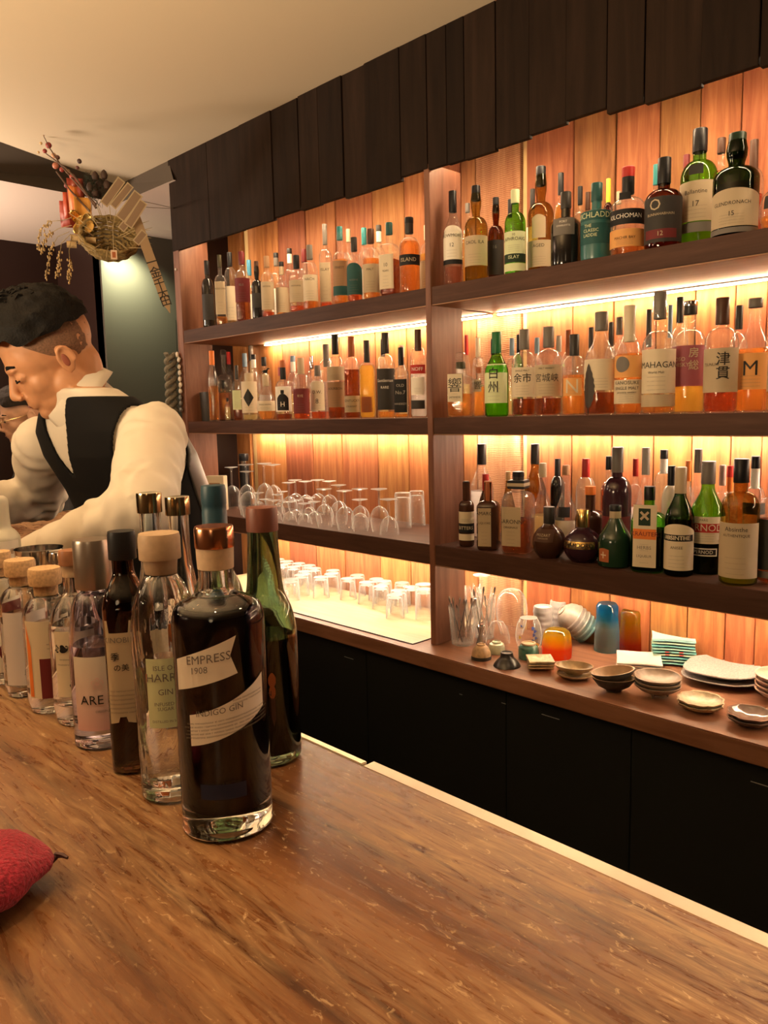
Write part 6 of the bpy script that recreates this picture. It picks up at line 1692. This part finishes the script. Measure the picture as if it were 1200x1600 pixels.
def skin(name, col):
    m, N, L = nodes_of(name)
    b = N['Principled BSDF']
    pset(b, **{'Roughness': .5, 'Subsurface Weight': .12, 'Subsurface Scale': .01})
    b.inputs['Subsurface Radius'].default_value = (1.0, .35, .2)
    tc = N.new('ShaderNodeTexCoord'); n = N.new('ShaderNodeTexNoise'); n.inputs['Scale'].default_value = 22; n.inputs['Detail'].default_value = 5
    r = N.new('ShaderNodeValToRGB'); e = r.color_ramp.elements
    e[0].position = .3; e[0].color = (*[c * .86 for c in col], 1); e[1].position = .7; e[1].color = (*[min(1, c * 1.08) for c in col], 1)
    L.new(tc.outputs['Object'], n.inputs['Vector']); L.new(n.outputs['Fac'], r.inputs[0]); L.new(r.outputs[0], b.inputs['Base Color'])
    return m
HAIR = paint((0.0035, 0.003, 0.003), .6, spec=.12, name='black_hair', bump=.3, bscale=220)
FADE = paint((0.15, 0.078, 0.046), .7, name='clipped_hair', mottled=.35, bscale=260)

def hair_cap(P, R3, cover, fuzz, seed, grow=0.006, lift=None, n=72, m=44):
    """hair over the skull ellipsoid where cover(f, l, u) is true"""
    me = MB()
    idx = {}
    for j in range(m + 1):
        th = math.pi * j / m
        for k in range(n):
            ph = 2 * math.pi * k / n
            d = Vector((math.sin(th) * math.cos(ph), math.sin(th) * math.sin(ph), math.cos(th)))
            f, l, u = d.x * .100 + .004, d.y * .078, d.z * .090 + .045
            if d.x > .2: f += .004
            g = grow + (lift(f, l, u) if lift else 0)
            g += fuzz * (noise.noise(Vector((f * 60, l * 160 + seed, u * 60))) + .6 * noise.noise(Vector((f * 190, l * 320, u * 190 + seed))))
            idx[j, k] = len(me.v)
            me.v.append(tuple(P(f + d.x * g, l + d.y * g, u + d.z * g)))
    for j in range(m):
        for k in range(n):
            k2 = (k + 1) % n
            th = math.pi * (j + .5) / m; ph = 2 * math.pi * (k + .5) / n
            f, l, u = math.sin(th) * math.cos(ph) * .1, math.sin(th) * math.sin(ph) * .078, math.cos(th) * .09 + .045
            if cover(f, l, u): me.f.append((idx[j, k], idx[j + 1, k], idx[j + 1, k2], idx[j, k2]))
    ease(me, 6)
    return me
def collar_band(c, axis, front, r, h, flare=1.12):
    A = Vector(axis).normalized(); Fr = Vector(front); Fr = (Fr - A * Fr.dot(A)).normalized(); S_ = A.cross(Fr)
    mb = MB()
    n = 40
    prof = [(r * 1.0, 0.0, 0), (r * 1.02, h * .6, 0), (r * 1.03, h, 0), (r * 1.07, h * 1.03, 0), (r * 1.13, h * .9, 0), (r * (1.20), h * .35, 1), (r * (1.26), -h * .05, 1)]
    for (rr, hh, fl) in prof:
        for k in range(n + 1):
            a = math.radians(24) + (2 * math.pi - math.radians(48)) * k / n
            edge = max(0, 1 - min(k, n - k) / 6.0)
            mb.v.append(tuple(Vector(c) + (Fr * math.cos(a) + S_ * math.sin(a)) * rr * (1 + .05 * edge * fl) + A * (hh - .022 * edge * fl)))
    for j in range(len(prof) - 1):
        for k in range(n):
            q = j * (n + 1) + k
            mb.f.append((q, q + 1, q + n + 2, q + n + 1))
    return mb

# ------------------------------------------------------------------ bartender
person = thing('person', 'bartender in white shirt and black waistcoat bending over the bar, looking down', 'person', (-1.735, -0.985, 0.0), 0)
base = Vector((-1.735, -0.985, 0.0))
O = on_y(97, 563, -1.225)
Fv, Lv, Uv = frame((-0.30, -0.80, -0.50), (0, -0.5, 0.85))
O = O - Lv * 0.079
P = lambda f, l, u: O + Fv * f + Lv * l + Uv * u - base
R3 = Matrix((Fv, Lv, Uv)).transposed()
TW = math.radians(17)
RG = [(z, x + 1.745, y + 0.985, rx, ry) for z, x, y, rx, ry in (
    (.86, -1.74, -.98, .155, .11), (1.0, -1.74, -.985, .155, .11), (1.12, -1.735, -1.0, .158, .115), (1.24, -1.73, -1.04, .17, .12), (1.32, -1.725, -1.08, .182, .12),
    (1.375, -1.72, -1.105, .178, .108), (1.415, -1.715, -1.13, .135, .09), (1.45, -1.70, -1.15, .085, .072), (1.47, -1.69, -1.165, .06, .06))]
loc = lambda x, y, z: Vector((x, y, z)) - base
lsh, lel, lwr = loc(-1.54, -1.085, 1.365), loc(-1.30, -1.245, 1.235), loc(-1.505, -1.345, 1.150)
rsh, rel, rwr = loc(-1.92, -1.175, 1.345), loc(-2.12, -1.11, 1.20), loc(-2.02, -1.335, 1.195)
CA = Vector((-0.35 * .74, -0.937 * .74, .62)).normalized()
neck0 = on_y(131, 628, -1.15) - base
mb = MB()
head_solids(mb, P, R3)
chain(mb, [(P(-.022, 0, -.030), .058), (neck0, .058), (loc(-1.70, -1.11, 1.39), .062)])
loft(mb, RG, -.014, 28, 20, rot=TW)
chain(mb, [(lsh, .052), (lel, .042), (lwr, .029)]); chain(mb, [(rsh, .052), (rel, .042), (rwr, .029)])
hand_solids(mb, lwr, (-.95, -.05, -.12), (0, 0.15, -1), -1)
hand_solids(mb, rwr, (.75, -.10, -.25), (0, 0.15, -1), 1)
for s in (-1, 1):
    chain(mb, [(Vector((.085 * s, .0, .88)), .082), (Vector((.09 * s, .005, .47)), .055), (Vector((.095 * s, .02, .09)), .042)])
    chain(mb, [(Vector((.095 * s, .03, .05)), .042), (Vector((.10 * s, -.13, .035)), .034)])
body = skin_over(mb, .0036, 5)
finish(body, 'body', skin('bartender_skin', (0.50, 0.245, 0.125)), person)
# shirt
mb = MB()
loft(mb, RG, 0.0, 32, 26, z0=.90, z1=1.468, rot=TW)
chain(mb, [(loc(-1.70, -1.11, 1.385), .076), (neck0 - CA * .012, .067)])
chain(mb, [(lsh, .070), (lsh.lerp(lel, .5), .068), (lel, .060), (lel.lerp(lwr, .55), .052), (lwr, .040)], 18)
chain(mb, [(rsh, .068), (rsh.lerp(rel, .5), .066), (rel, .062), (rel.lerp(rwr, .6), .056), (rwr, .042)], 18)
sh = skin_over(mb, .006, 7)
def fold(q):
    w = 0.0
    for a, b in ((lsh, lel), (lel, lwr), (rsh, rel), (rel, rwr)):
        d = (b - a); t = (q - a).dot(d) / d.length_squared
        if -.1 < t < 1.1:
            r_ = (q - a - d * t).length
            if r_ < .10:
                w += .55 * math.sin(t * d.length * 95 + 4 * noise.noise(q * 13)) * (0.35 + abs(t - .5)) + .5 * noise.noise(q * 30)
    return w + .35 * noise.noise(q * 18)
creases(sh, .0055, fold)
SHIRT = paint((0.60, 0.55, 0.47), .8, name='white_shirt')
finish(sh, 'shirt', SHIRT, person)
for (a, b) in ((lel, lwr), (rel, rwr)):
    d = (b - a).normalized()
    MB().tube([b - d * .035, b - d * .01, b + d * .022], [.044, .045, .043], 24, False).tube([b + d * .022, b - d * .03], [.043, .040], 24, False).build('cuff', SHIRT, person)
collar_band(neck0 - CA * .006, CA, Fv, .072, .042).build('collar', SHIRT, person).modifiers.new('thick', 'SOLIDIFY').thickness = .002
# waistcoat
VZ = 1.275
def vest_gap(c):
    cx_, cy_, rx, ry = ring_at(RG, c.z)
    ang = abs(math.atan2(c.x - cx_, -(c.y - cy_)) - TW + .30)
    if c.z > VZ and ang < math.radians(2 + 34 * (c.z - VZ) / .22): return True
    for s in (lsh, rsh):
        if (Vector(((c.x - s.x) * 1.0, (c.y - s.y) * 1.05, (c.z - s.z + .03) * .80))).length < .088: return True
    return False
mb = MB()
loft(mb, RG, .0075, 220, 130, z0=.93, z1=1.45, skip=vest_gap, rot=TW)
ease(mb, 30)
v = mb.build('waistcoat', paint((0.007, 0.007, 0.008), .85, spec=.15, name='black_wool'), person)
sm = v.modifiers.new('soft', 'SMOOTH'); sm.iterations = 4
v.modifiers.new('thick', 'SOLIDIFY').thickness = .006
# satin back panel
mb = MB()
loft(mb, RG, .0102, 120, 90, z0=.94, z1=1.42, skip=lambda c: vest_gap(c) or c.y < ring_at(RG, c.z)[1] + .055, rot=TW)
ease(mb, 20)
v = mb.build('waistcoat_back', paint((0.045, 0.042, 0.036), .35, name='dark_satin'), person)
v.modifiers.new('thick', 'SOLIDIFY').thickness = .003
# pen clipped at the opening
cx_, cy_, rx, ry = ring_at(RG, 1.19)
MB().tube([(cx_ + .02, cy_ - ry - .016, 1.265), (cx_ + .024, cy_ - ry - .018, 1.205)], .0028, 8).build('pen', STEEL, person)
# trousers, shoes
mb = MB()
loft(mb, [(.80, 0, .005, .15, .108), (.95, -.004, .004, .158, .116)], 0.004, 28, 6)
for s in (-1, 1): chain(mb, [(Vector((.085 * s, .0, .86)), .092), (Vector((.09 * s, .005, .47)), .072), (Vector((.095 * s, .02, .10)), .062)])
finish(skin_over(mb, .009, 6), 'trousers', paint((0.012, 0.012, 0.013), .8, name='black_trousers'), person)
for s in (-1, 1):
    m_ = MB()
    chain(m_, [(Vector((.095 * s, .045, .045)), .045), (Vector((.10 * s, -.06, .042)), .042), (Vector((.10 * s, -.14, .034)), .034)])
    m_.build('shoe', BLACK, person)
# hair: long on top, clipped sides
hair_cap(P, R3, lambda f, l, u: u > .060 - .10 * max(0, -f - .01) + .018 * (f > .05) + .012 * noise.noise(Vector((f * 70, l * 40, 1.5))) and not (f > .075 and u < .085), .006, 3, .013, lambda f, l, u: .012 * max(0, (u - .06) / .07) + .008 * max(0, f / .1)).build('hair', HAIR, person)
hair_cap(P, R3, lambda f, l, u: (u > .010 + 1.3 * max(0, f - .006) + .006 * noise.noise(Vector((f * 60, l * 30, 7))) or (f < -.04 and u > -.018 + .006 * noise.noise(Vector((l * 50, f * 40, 3))))) and u < .085, .0008, 5, -.0005).build('clipped_sides', FADE, person)
rs_ = random.Random(5)
mb = MB()
for k in range(260):                       # loose strands of the fringe and crown
    f0, l0 = rs_.uniform(-.05, .085), rs_.uniform(-.05, .05)
    u0 = .045 + .098 * math.sqrt(max(.05, 1 - (f0 / .105) ** 2 - (l0 / .085) ** 2)) + .012
    d = rs_.uniform(.014, .03)
    mb.tube([P(f0, l0, u0 - .008), P(f0 + d * .8, l0 + rs_.uniform(-.01, .01), u0 + d * .4), P(f0 + d * 1.7, l0 + rs_.uniform(-.012, .012), u0 + d * rs_.uniform(-.3, .5))], [.0035, .0024, .0006], 5)
mb.build('loose_hair', HAIR, person)['kind'] = 'stuff'
for s in (-1, 1):
    MB().ball(P(-.006, .0845 * s, -.002), (.0075, .0022, .014), 12, 8, R3).build('ear_shade', paint((0.22, 0.06, 0.035), .6), person)  # dark pad paints the shade inside the ear
    mb = MB().tube([P(.100, .014 * s, .027), P(.098, .030 * s, .033), P(.086, .046 * s, .030)], [.0035, .0042, .0022], 6)
    mb.build('eyebrow', HAIR, person)
    MB().tube([P(.0985, .018 * s, .002), P(.0995, .030 * s, -.002), P(.092, .044 * s, .001)], [.0016, .0024, .0014], 6).build('eyelash_line', HAIR, person)
MB().tube([P(.1065, -.018, -.0605), P(.1085, 0, -.0605), P(.1065, .018, -.0605)], [.0012, .0020, .0012], 6).build('mouth_line', paint((0.17, 0.05, 0.04), .6), person)

# ------------------------------------------------------------------ drinker at the far end of the bar
O2 = on_y(46, 652, -0.62)
guest = thing('person', 'seated guest with glasses and dark clothes behind the bartender, facing away along the bar', 'person', (O2.x, O2.y, 0.0), 0)
base2 = Vector((O2.x, O2.y, 0.0))
F2, L2, U2 = frame((-0.22, -0.92, -0.22), (0, -.2, 1))
O2 = O2 - L2 * .078
P2 = lambda f, l, u: O2 + F2 * f + L2 * l + U2 * u - base2
R32 = Matrix((F2, L2, U2)).transposed()
hz = O2.z
RG2 = [(hz - .75, -.07, .16, .17, .13), (hz - .55, -.07, .14, .17, .125), (hz - .35, -.07, .10, .185, .125), (hz - .24, -.07, .08, .19, .115), (hz - .19, -.07, .065, .15, .095), (hz - .15, -.07, .05, .09, .075), (hz - .12, -.07, .045, .062, .062)]
n2 = Vector((-.07, .045, hz - .15))
s2 = [Vector((-.07 + .185 * s, .08, hz - .25)) for s in (-1, 1)]; e2 = [Vector((-.07 + .25 * s, .0, hz - .50)) for s in (-1, 1)]; w2 = [Vector((-.07 + .12 * s, -.20, hz - .52)) for s in (-1, 1)]
mb = MB()
head_solids(mb, P2, R32)
chain(mb, [(P2(-.022, 0, -.035), .056), (P2(-.03, 0, -.09), .055), (n2, .060)])
loft(mb, RG2, -.012, 26, 18)
for i in (0, 1):
    chain(mb, [(s2[i], .050), (e2[i], .040), (w2[i], .028)])
    hand_solids(mb, w2[i], (w2[i] - e2[i]).normalized() + Vector((0, -.2, -.1)), (0, .1, -1), 1 if i == 0 else -1)
    sg = (-1, 1)[i]
    chain(mb, [(Vector((-.07 + .09 * sg, .14, hz - .74)), .085), (Vector((-.07 + .12 * sg, -.24, hz - .74)), .062), (Vector((-.07 + .12 * sg, -.22, hz - 1.08)), .045)])
finish(skin_over(mb, .005, 4), 'body', skin('guest_skin', (0.62, 0.36, 0.24)), guest)
mb = MB()
loft(mb, RG2, .006, 30, 22, z0=hz - .75, z1=hz - .13)
for i in (0, 1): chain(mb, [(s2[i], .068), (e2[i], .058), (w2[i], .042)])
jk = skin_over(mb, .008, 5)
creases(jk, .006, lambda q: noise.noise(q * 14) + .6 * noise.noise(q * 32))
finish(jk, 'jacket', paint((0.014, 0.015, 0.016), .8, name='black_jacket'), guest)
mb = MB()
for i in (0, 1):
    sg = (-1, 1)[i]
    chain(mb, [(Vector((-.07 + .09 * sg, .14, hz - .74)), .095), (Vector((-.07 + .12 * sg, -.24, hz - .74)), .074), (Vector((-.07 + .12 * sg, -.22, hz - 1.05)), .060)])
finish(skin_over(mb, .01, 4), 'trousers', paint((0.02, 0.02, 0.025), .8), guest)
hair_cap(P2, R32, lambda f, l, u: (u > .055 - .45 * max(0, -f - .0)) and not (f > .07 and u < .08), .005, 9, .012, lambda f, l, u: .010 * max(0, f / .1)).build('hair', paint((0.012, 0.008, 0.006), .6, spec=.15, name='dark_brown_hair', bump=.5, bscale=180), guest)
GF = paint((0.55, 0.40, 0.18), .25, metal=1.0, name='gold_wire')
gl = MB()
for s in (-1, 1):
    ring = [P2(.116, .033 * s + .024 * math.cos(a), .000 + .021 * math.sin(a)) for a in [2 * math.pi * k / 18 for k in range(19)]]
    gl.tube(ring, .0014, 6)
    gl.tube([P2(.116, .058 * s, .006), P2(.09, .074 * s, .008), P2(-.005, .082 * s, .012)], .0013, 6)
gl.tube([P2(.116, -.010, .004), P2(.119, 0, .006), P2(.116, .010, .004)], .0012, 6)
g = gl.build('glasses', GF, guest)
for s in (-1, 1):
    mb = MB(); k0 = len(mb.v)
    mb.v.append(tuple(P2(.1162, .033 * s, 0)))
    for k in range(18):
        a = 2 * math.pi * k / 18
        mb.v.append(tuple(P2(.116, .033 * s + .0235 * math.cos(a), .0205 * math.sin(a))))
    for k in range(18): mb.f.append((0, 1 + k, 1 + (k + 1) % 18))
    mb.build('lens', thin_glass((0.75, 0.68, 0.6), .8, .5, .02, 'lens'), g, False)
for s in (-1, 1):
    MB().tube([P2(.098, .016 * s, .026), P2(.096, .032 * s, .031), P2(.084, .047 * s, .028)], [.003, .0038, .002], 6).build('eyebrow', HAIR, guest)
    MB().ball(P2(.090, .032 * s, .002), (.011, .011, .007), 10, 8, R32).build('eye', paint((0.10, 0.06, 0.045), .3), guest)
MB().tube([P2(.1065, -.018, -.0605), P2(.1085, 0, -.0605), P2(.1065, .018, -.0605)], [.0012, .0022, .0012], 6).build('mouth_line', paint((0.22, 0.07, 0.06), .6), guest)
# stool under the guest
st = thing('bar_stool', 'dark round bar stool under the seated guest', 'stool', (base2.x - .07, base2.y + .14, 0))
zt = hz - .835
MB().lathe([(0, zt - .05), (.17, zt - .05), (.185, zt - .03), (.18, zt - .004), (0, zt)], 28).build('seat', cpaint('char'), st)
for k in range(4):
    a = math.pi / 4 + k * math.pi / 2
    MB().tube([(.12 * math.cos(a), .12 * math.sin(a), zt - .05), (.19 * math.cos(a), .19 * math.sin(a), 0)], .014, 8).build('leg', cpaint('char'), st)

# ================================================================== hanging ornament in the corner
DY = -0.50
def at(px, py, y=DY): return on_y(px, py, y)
o0 = at(150, 345)
orn = thing('new_year_ornament', 'dried straw and gold good-luck ornament hanging near the ceiling corner', 'ornament', tuple(o0))
def A(px, py, dy=0.0): return at(px, py, DY + dy) - o0
ro = random.Random(21)
STRAW = paint((0.23, 0.16, 0.06), .8, name='straw', mottled=.4, bscale=150)
STRAWP = paint((0.36, 0.28, 0.15), .8, name='pale_straw')
# straw basket: shallow bowl woven from rings of straw
cb = A(172, 366); 
out_ax = (EYE - o0).normalized(); sidev = out_ax.cross(Vector((0, 0, 1))).normalized(); upv = sidev.cross(out_ax).normalized()
tilt_ax = (out_ax * .55 + upv * .75 ).normalized(); s1 = tilt_ax.orthogonal().normalized(); s2_ = tilt_ax.cross(s1)
mb = MB()
for k in range(9):
    rr = .105 * math.sin(.25 + 1.32 * k / 8); hh = -.085 * math.cos(.25 + 1.32 * k / 8)
    ring = [cb + (s1 * math.cos(a) + s2_ * math.sin(a)) * (rr + .004 * math.sin(a * 14 + k)) + tilt_ax * hh for a in [2 * math.pi * i / 40 for i in range(41)]]
    mb.tube(ring, .0072, 6)
bk = mb.build('straw_basket', STRAW, orn)
for k in range(34):
    a = ro.uniform(0, 6.28); r0 = ro.uniform(.03, .1)
    q = cb + (s1 * math.cos(a) + s2_ * math.sin(a)) * r0
    d = (s1 * math.cos(a + ro.uniform(-.6, .6)) + s2_ * math.sin(a) + tilt_ax * ro.uniform(.1, 1.0)).normalized()
    MB().tube([q, q + d * .04 + Vector((0, 0, -.004)), q + d * ro.uniform(.06, .11) + Vector((0, 0, -.015))], [.0016, .0015, .0006], 4).build('straw_stalk', STRAWP, orn)
# dark pine tuft at the top
mb = MB()
pt = A(146, 288, .03)
for k in range(150):
    d = Vector((ro.gauss(0, 1), ro.gauss(0, 1), ro.gauss(0, 1))).normalized()
    q = pt + Vector((ro.uniform(-.045, .045), ro.uniform(-.03, .03), ro.uniform(-.07, .04)))
    mb.tube([q, q + d * .03], [.0013, .0005], 3, False)
pn = mb.build('pine_needles', paint((0.018, 0.026, 0.014), .8, name='dark_pine'), orn); pn['kind'] = 'stuff'
for k in range(9):
    q = pt + Vector((ro.uniform(-.05, .06), ro.uniform(-.03, .03), ro.uniform(-.08, .04)))
    MB().lathe([(0, 0), (.010, .006), (.014, .02), (.008, .034), (0, .04)], 10).build('pine_cone', paint((0.05, 0.025, 0.018), .7), orn).location = q
# gold coins and red cloth
for k, (px, py) in enumerate(((117, 338), (126, 347), (135, 343), (122, 356), (139, 355))):
    c_ = A(px, py, -.05)
    cn = MB()
    M_ = Matrix((sidev, upv, out_ax)).transposed() @ Matrix.Rotation(ro.uniform(-.5, .5), 3, 'Z') @ Matrix.Rotation(ro.uniform(-.35, .35), 3, 'X')
    cn.lathe([(0, 0), (.024, 0), (.026, .001), (.026, .003), (.024, .004), (.020, .0035), (0, .0035)], 22, sx=.62, sy=1.0)
    cn.v = [tuple(c_ + M_ @ Vector(q)) for q in cn.v]
    cn.build('gold_coin', GOLD, orn)
for k, (px, py, col) in enumerate(((112, 322, (0.42, 0.06, 0.02)), (120, 312, (0.55, 0.16, 0.03)), (106, 335, (0.30, 0.04, 0.02)), (118, 300, (0.32, 0.05, 0.03)), (130, 330, (0.6, 0.28, 0.05)))):
    c_ = A(px, py, -.02)
    mb = MB()
    for i in range(6):
        for j in range(6):
            u_, v_ = i / 5 - .5, j / 5 - .5
            mb.v.append(tuple(c_ + sidev * (u_ * .06) + upv * (v_ * .10) + out_ax * (.014 * math.sin(5 * u_ + k) + .01 * math.cos(7 * v_))))
    for i in range(5):
        for j in range(5): mb.f.append((i * 6 + j, i * 6 + j + 1, i * 6 + j + 7, i * 6 + j + 6))
    o = mb.build('silk_flap', paint(col, .5), orn); o.modifiers.new('thick', 'SOLIDIFY').thickness = .002
# bales at the foot
for px, py in ((118, 372), (130, 377), (142, 376), (112, 382)):
    q = A(px, py, -.05)
    MB().tube([q - sidev * .018, q + sidev * .018], .013, 10).build('straw_bale', paint((0.52, 0.38, 0.20), .8), orn)
# blossom branches to the upper corner
for pts in (((150, 320), (118, 285), (95, 258), (78, 232), (68, 212)), ((150, 325), (120, 280), (102, 262), (72, 240)), ((140, 330), (112, 300), (88, 268))):
    MB().tube([A(*q, -.02 - .02 * i) for i, q in enumerate(pts)], [.004, .0035, .003, .002, .0012][:len(pts)], 6).build('branch', paint((0.09, 0.045, 0.025), .8), orn)
for px, py, r_, col in ((76, 227, .012, (0.25, 0.02, 0.02)), (70, 236, .009, (0.25, 0.03, 0.02)), (84, 243, .010, (0.55, 0.30, 0.18)), (87, 259, .013, (0.45, 0.16, 0.10)), (90, 246, .009, (0.10, 0.04, 0.03)), (64, 224, .006, (0.6, 0.4, 0.2)), (60, 238, .005, (0.6, 0.4, 0.2)), (97, 265, .010, (0.30, 0.04, 0.03)),
                        (106, 268, .009, (0.5, 0.3, 0.1)), (68, 210, .005, (0.5, 0.3, 0.15)), (113, 276, .011, (0.35, 0.05, 0.03)), (121, 262, .007, (0.10, 0.03, 0.03)), (124, 252, .009, (0.06, 0.03, 0.03)), (104, 290, .010, (0.22, 0.04, 0.03)), (116, 288, .010, (0.28, 0.06, 0.03))):
    MB().ball((0, 0, 0), r_, 12, 8).build('blossom_ball', paint(col, .5), orn).location = A(px, py, -.04)
# drooping rice ears
for pts in (((112, 340), (98, 344), (78, 346), (62, 360), (60, 388)), ((112, 352), (92, 357), (72, 368), (66, 392)), ((108, 362), (90, 370), (78, 392), (72, 432)), ((110, 366), (96, 380), (92, 410), (90, 430)), ((112, 368), (108, 392), (110, 420), (106, 438))):
    p_ = [A(*q, -.07) for q in pts]
    sp = []
    for i in range(len(p_) - 1):
        for t in (0, .25, .5, .75): sp.append(p_[i].lerp(p_[i + 1], t))
    sp.append(p_[-1])
    ear = MB().tube(sp, .0013, 5).build('rice_stem', STRAW, orn)
    mb = MB()
    for i in range(len(sp) // 2, len(sp)):
        for j in range(5):
            q = sp[i] + Vector((ro.uniform(-.008, .008), ro.uniform(-.008, .008), ro.uniform(-.012, .004)))
            mb.ball(q, (.0028, .0028, .0055), 6, 4)
    g = mb.build('rice_grains', paint((0.42, 0.29, 0.12), .7, name='rice_grain'), ear); g['kind'] = 'stuff'
# wooden tags with pale borders
for (px, py, w_, h_, rz) in ((176, 300, .030, .11, .55), (190, 306, .026, .10, .6), (202, 322, .034, .11, .55), (212, 334, .030, .10, .5), (200, 345, .026, .08, .6), (243, 372 - 10, .026, .05, .6)):
    c_ = A(px if px < 230 else 219, py if px < 230 else 371, -.05)
    Rz = Matrix((sidev, upv, out_ax)).transposed() @ Matrix.Rotation(rz + .1, 3, 'Z')
    def card(hw, hh, d0, d1):
        m_ = MB().box(-hw, hw, -hh, hh, d0, d1)
        m_.v = [tuple(c_ + Rz @ Vector(q)) for q in m_.v]
        return m_
    tg = card(w_ / 2, h_ / 2, 0, .003).build('paper_tag', paint((0.36, 0.28, 0.17), .7), orn, False)
    card(w_ / 2 - .004, h_ / 2 - .004, .003, .0036).build('tag_picture', paint((0.20, 0.13, 0.08), .7), tg, False)
q = A(178, 398, -.06)
MB().tube([A(176, 352, -.06), q], .0012, 4).build('tag_thread', STRAWP, orn)
m_ = MB().box(-.011, .011, -.016, .016, 0, .003); Rz = Matrix((sidev, upv, out_ax)).transposed(); m_.v = [tuple(q + Rz @ Vector(v_)) for v_ in m_.v]
tg = m_.build('paper_tag', paint((0.62, 0.46, 0.34), .7), orn, False)
m_ = MB().box(-.006, .006, -.010, .010, .003, .0036); m_.v = [tuple(q + Rz @ Vector(v_)) for v_ in m_.v]
m_.build('tag_picture', cpaint('rust'), tg, False)
# long name slat running down to the shelf panel
a_, b_ = A(208, 330, .0), A(266, 490, .10)
ax = (b_ - a_); Ln = ax.length; ax.normalize(); nrm = (out_ax - ax * out_ax.dot(ax)).normalized(); sd = ax.cross(nrm)
def onslat(u, v, d): return a_ + ax * u + sd * v + nrm * d
mb = MB(); w0 = .017
mb.v = [tuple(onslat(u, v, d)) for d in (0, .006) for (u, v) in ((0, -w0), (0, w0), (Ln - .05, w0), (Ln, 0), (Ln - .05, -w0))]
mb.f = [(0, 1, 2, 3, 4), (9, 8, 7, 6, 5)] + [(i, i + 5, (i + 1) % 5 + 5, (i + 1) % 5) for i in range(5)]
sl = mb.build('name_slat', paint((0.30, 0.20, 0.11), .7, name='slat_wood'), orn, False)
for u, s in ((.25, '\u4e00'), (.30, '\u91d1'), (.355, '\u5343'), (.405, '\u5927'), (.44, '\u7530')):
    v, f = glyphs(s)
    mb = MB(); mb.add([onslat(u * Ln / .50 - gy * .042, gx * .040 * -1, .0066) for gx, gy, gz in v], f)
    mb.build('lettering', cpaint('ink'), sl, False)
for pts in (((212, 312), (271, 325)), ((212, 323), (271, 326))):
    MB().tube([A(*pts[0], 0), on_y(*pts[1], -0.005) - o0], .0012, 4).build('hanging_cord', STRAWP, orn)

# garland of shells and a knotted rope on the outer side of the end panel
gar = thing('shell_garland', 'string of small white shells hanging down the dark end panel', 'garland', (0, 0, 0))
rs2 = random.Random(3)
gp_ = [(277, 554), (279.5, 562), (280, 573), (281, 582.5), (281, 592), (282, 601.5), (282, 611), (282, 621), (282.5, 630), (283, 640)]
for i, (px, py) in enumerate(gp_):
    q = on_y(px, py, -0.014)
    mb = MB().ball((0, 0, 0), (.0105, .008, .0125), 10, 7)
    mb.v = [tuple(Vector(v_) * (1 + .25 * noise.noise(Vector(v_) * 120 + Vector((i, 0, 0))))) for v_ in mb.v]
    mb.build('shell', paint((0.62, 0.55, 0.45), .4, name='shell_white') if i < 7 else paint((0.16, 0.15, 0.14), .4), gar).location = q
MB().tube([on_y(275, 500, -.008)] + [on_y(px, py, -.012) for px, py in gp_], .0015, 5).build('string', BLACK, gar)
rop = thing('knotted_rope', 'grey plaited rope hanging beside the shell garland on the end panel', 'rope', (0, 0, 0))
mb = MB()
tp, bt = on_x(266, 552, -3.322), on_x(269, 656, -3.322)
for s in (0, 1):
    pts = []
    for k in range(61):
        t = k / 60
        q = tp.lerp(bt, t); a = t * 26 + s * math.pi
        pts.append(q + Vector((.006 * math.sin(a), .022 * math.cos(a), 0)))
    mb.tube(pts, .0115, 8)
mb.build('plaited_rope', paint((0.17, 0.15, 0.11), .8, name='grey_rope', mottled=.3, bscale=120), rop)
MB().ball(on_x(270, 393, -3.322) if False else on_y(274.5, 421, -.006), (.006, .004, .006), 12, 8).build('round_pin', paint((0.6, 0.55, 0.48), .4), rop)
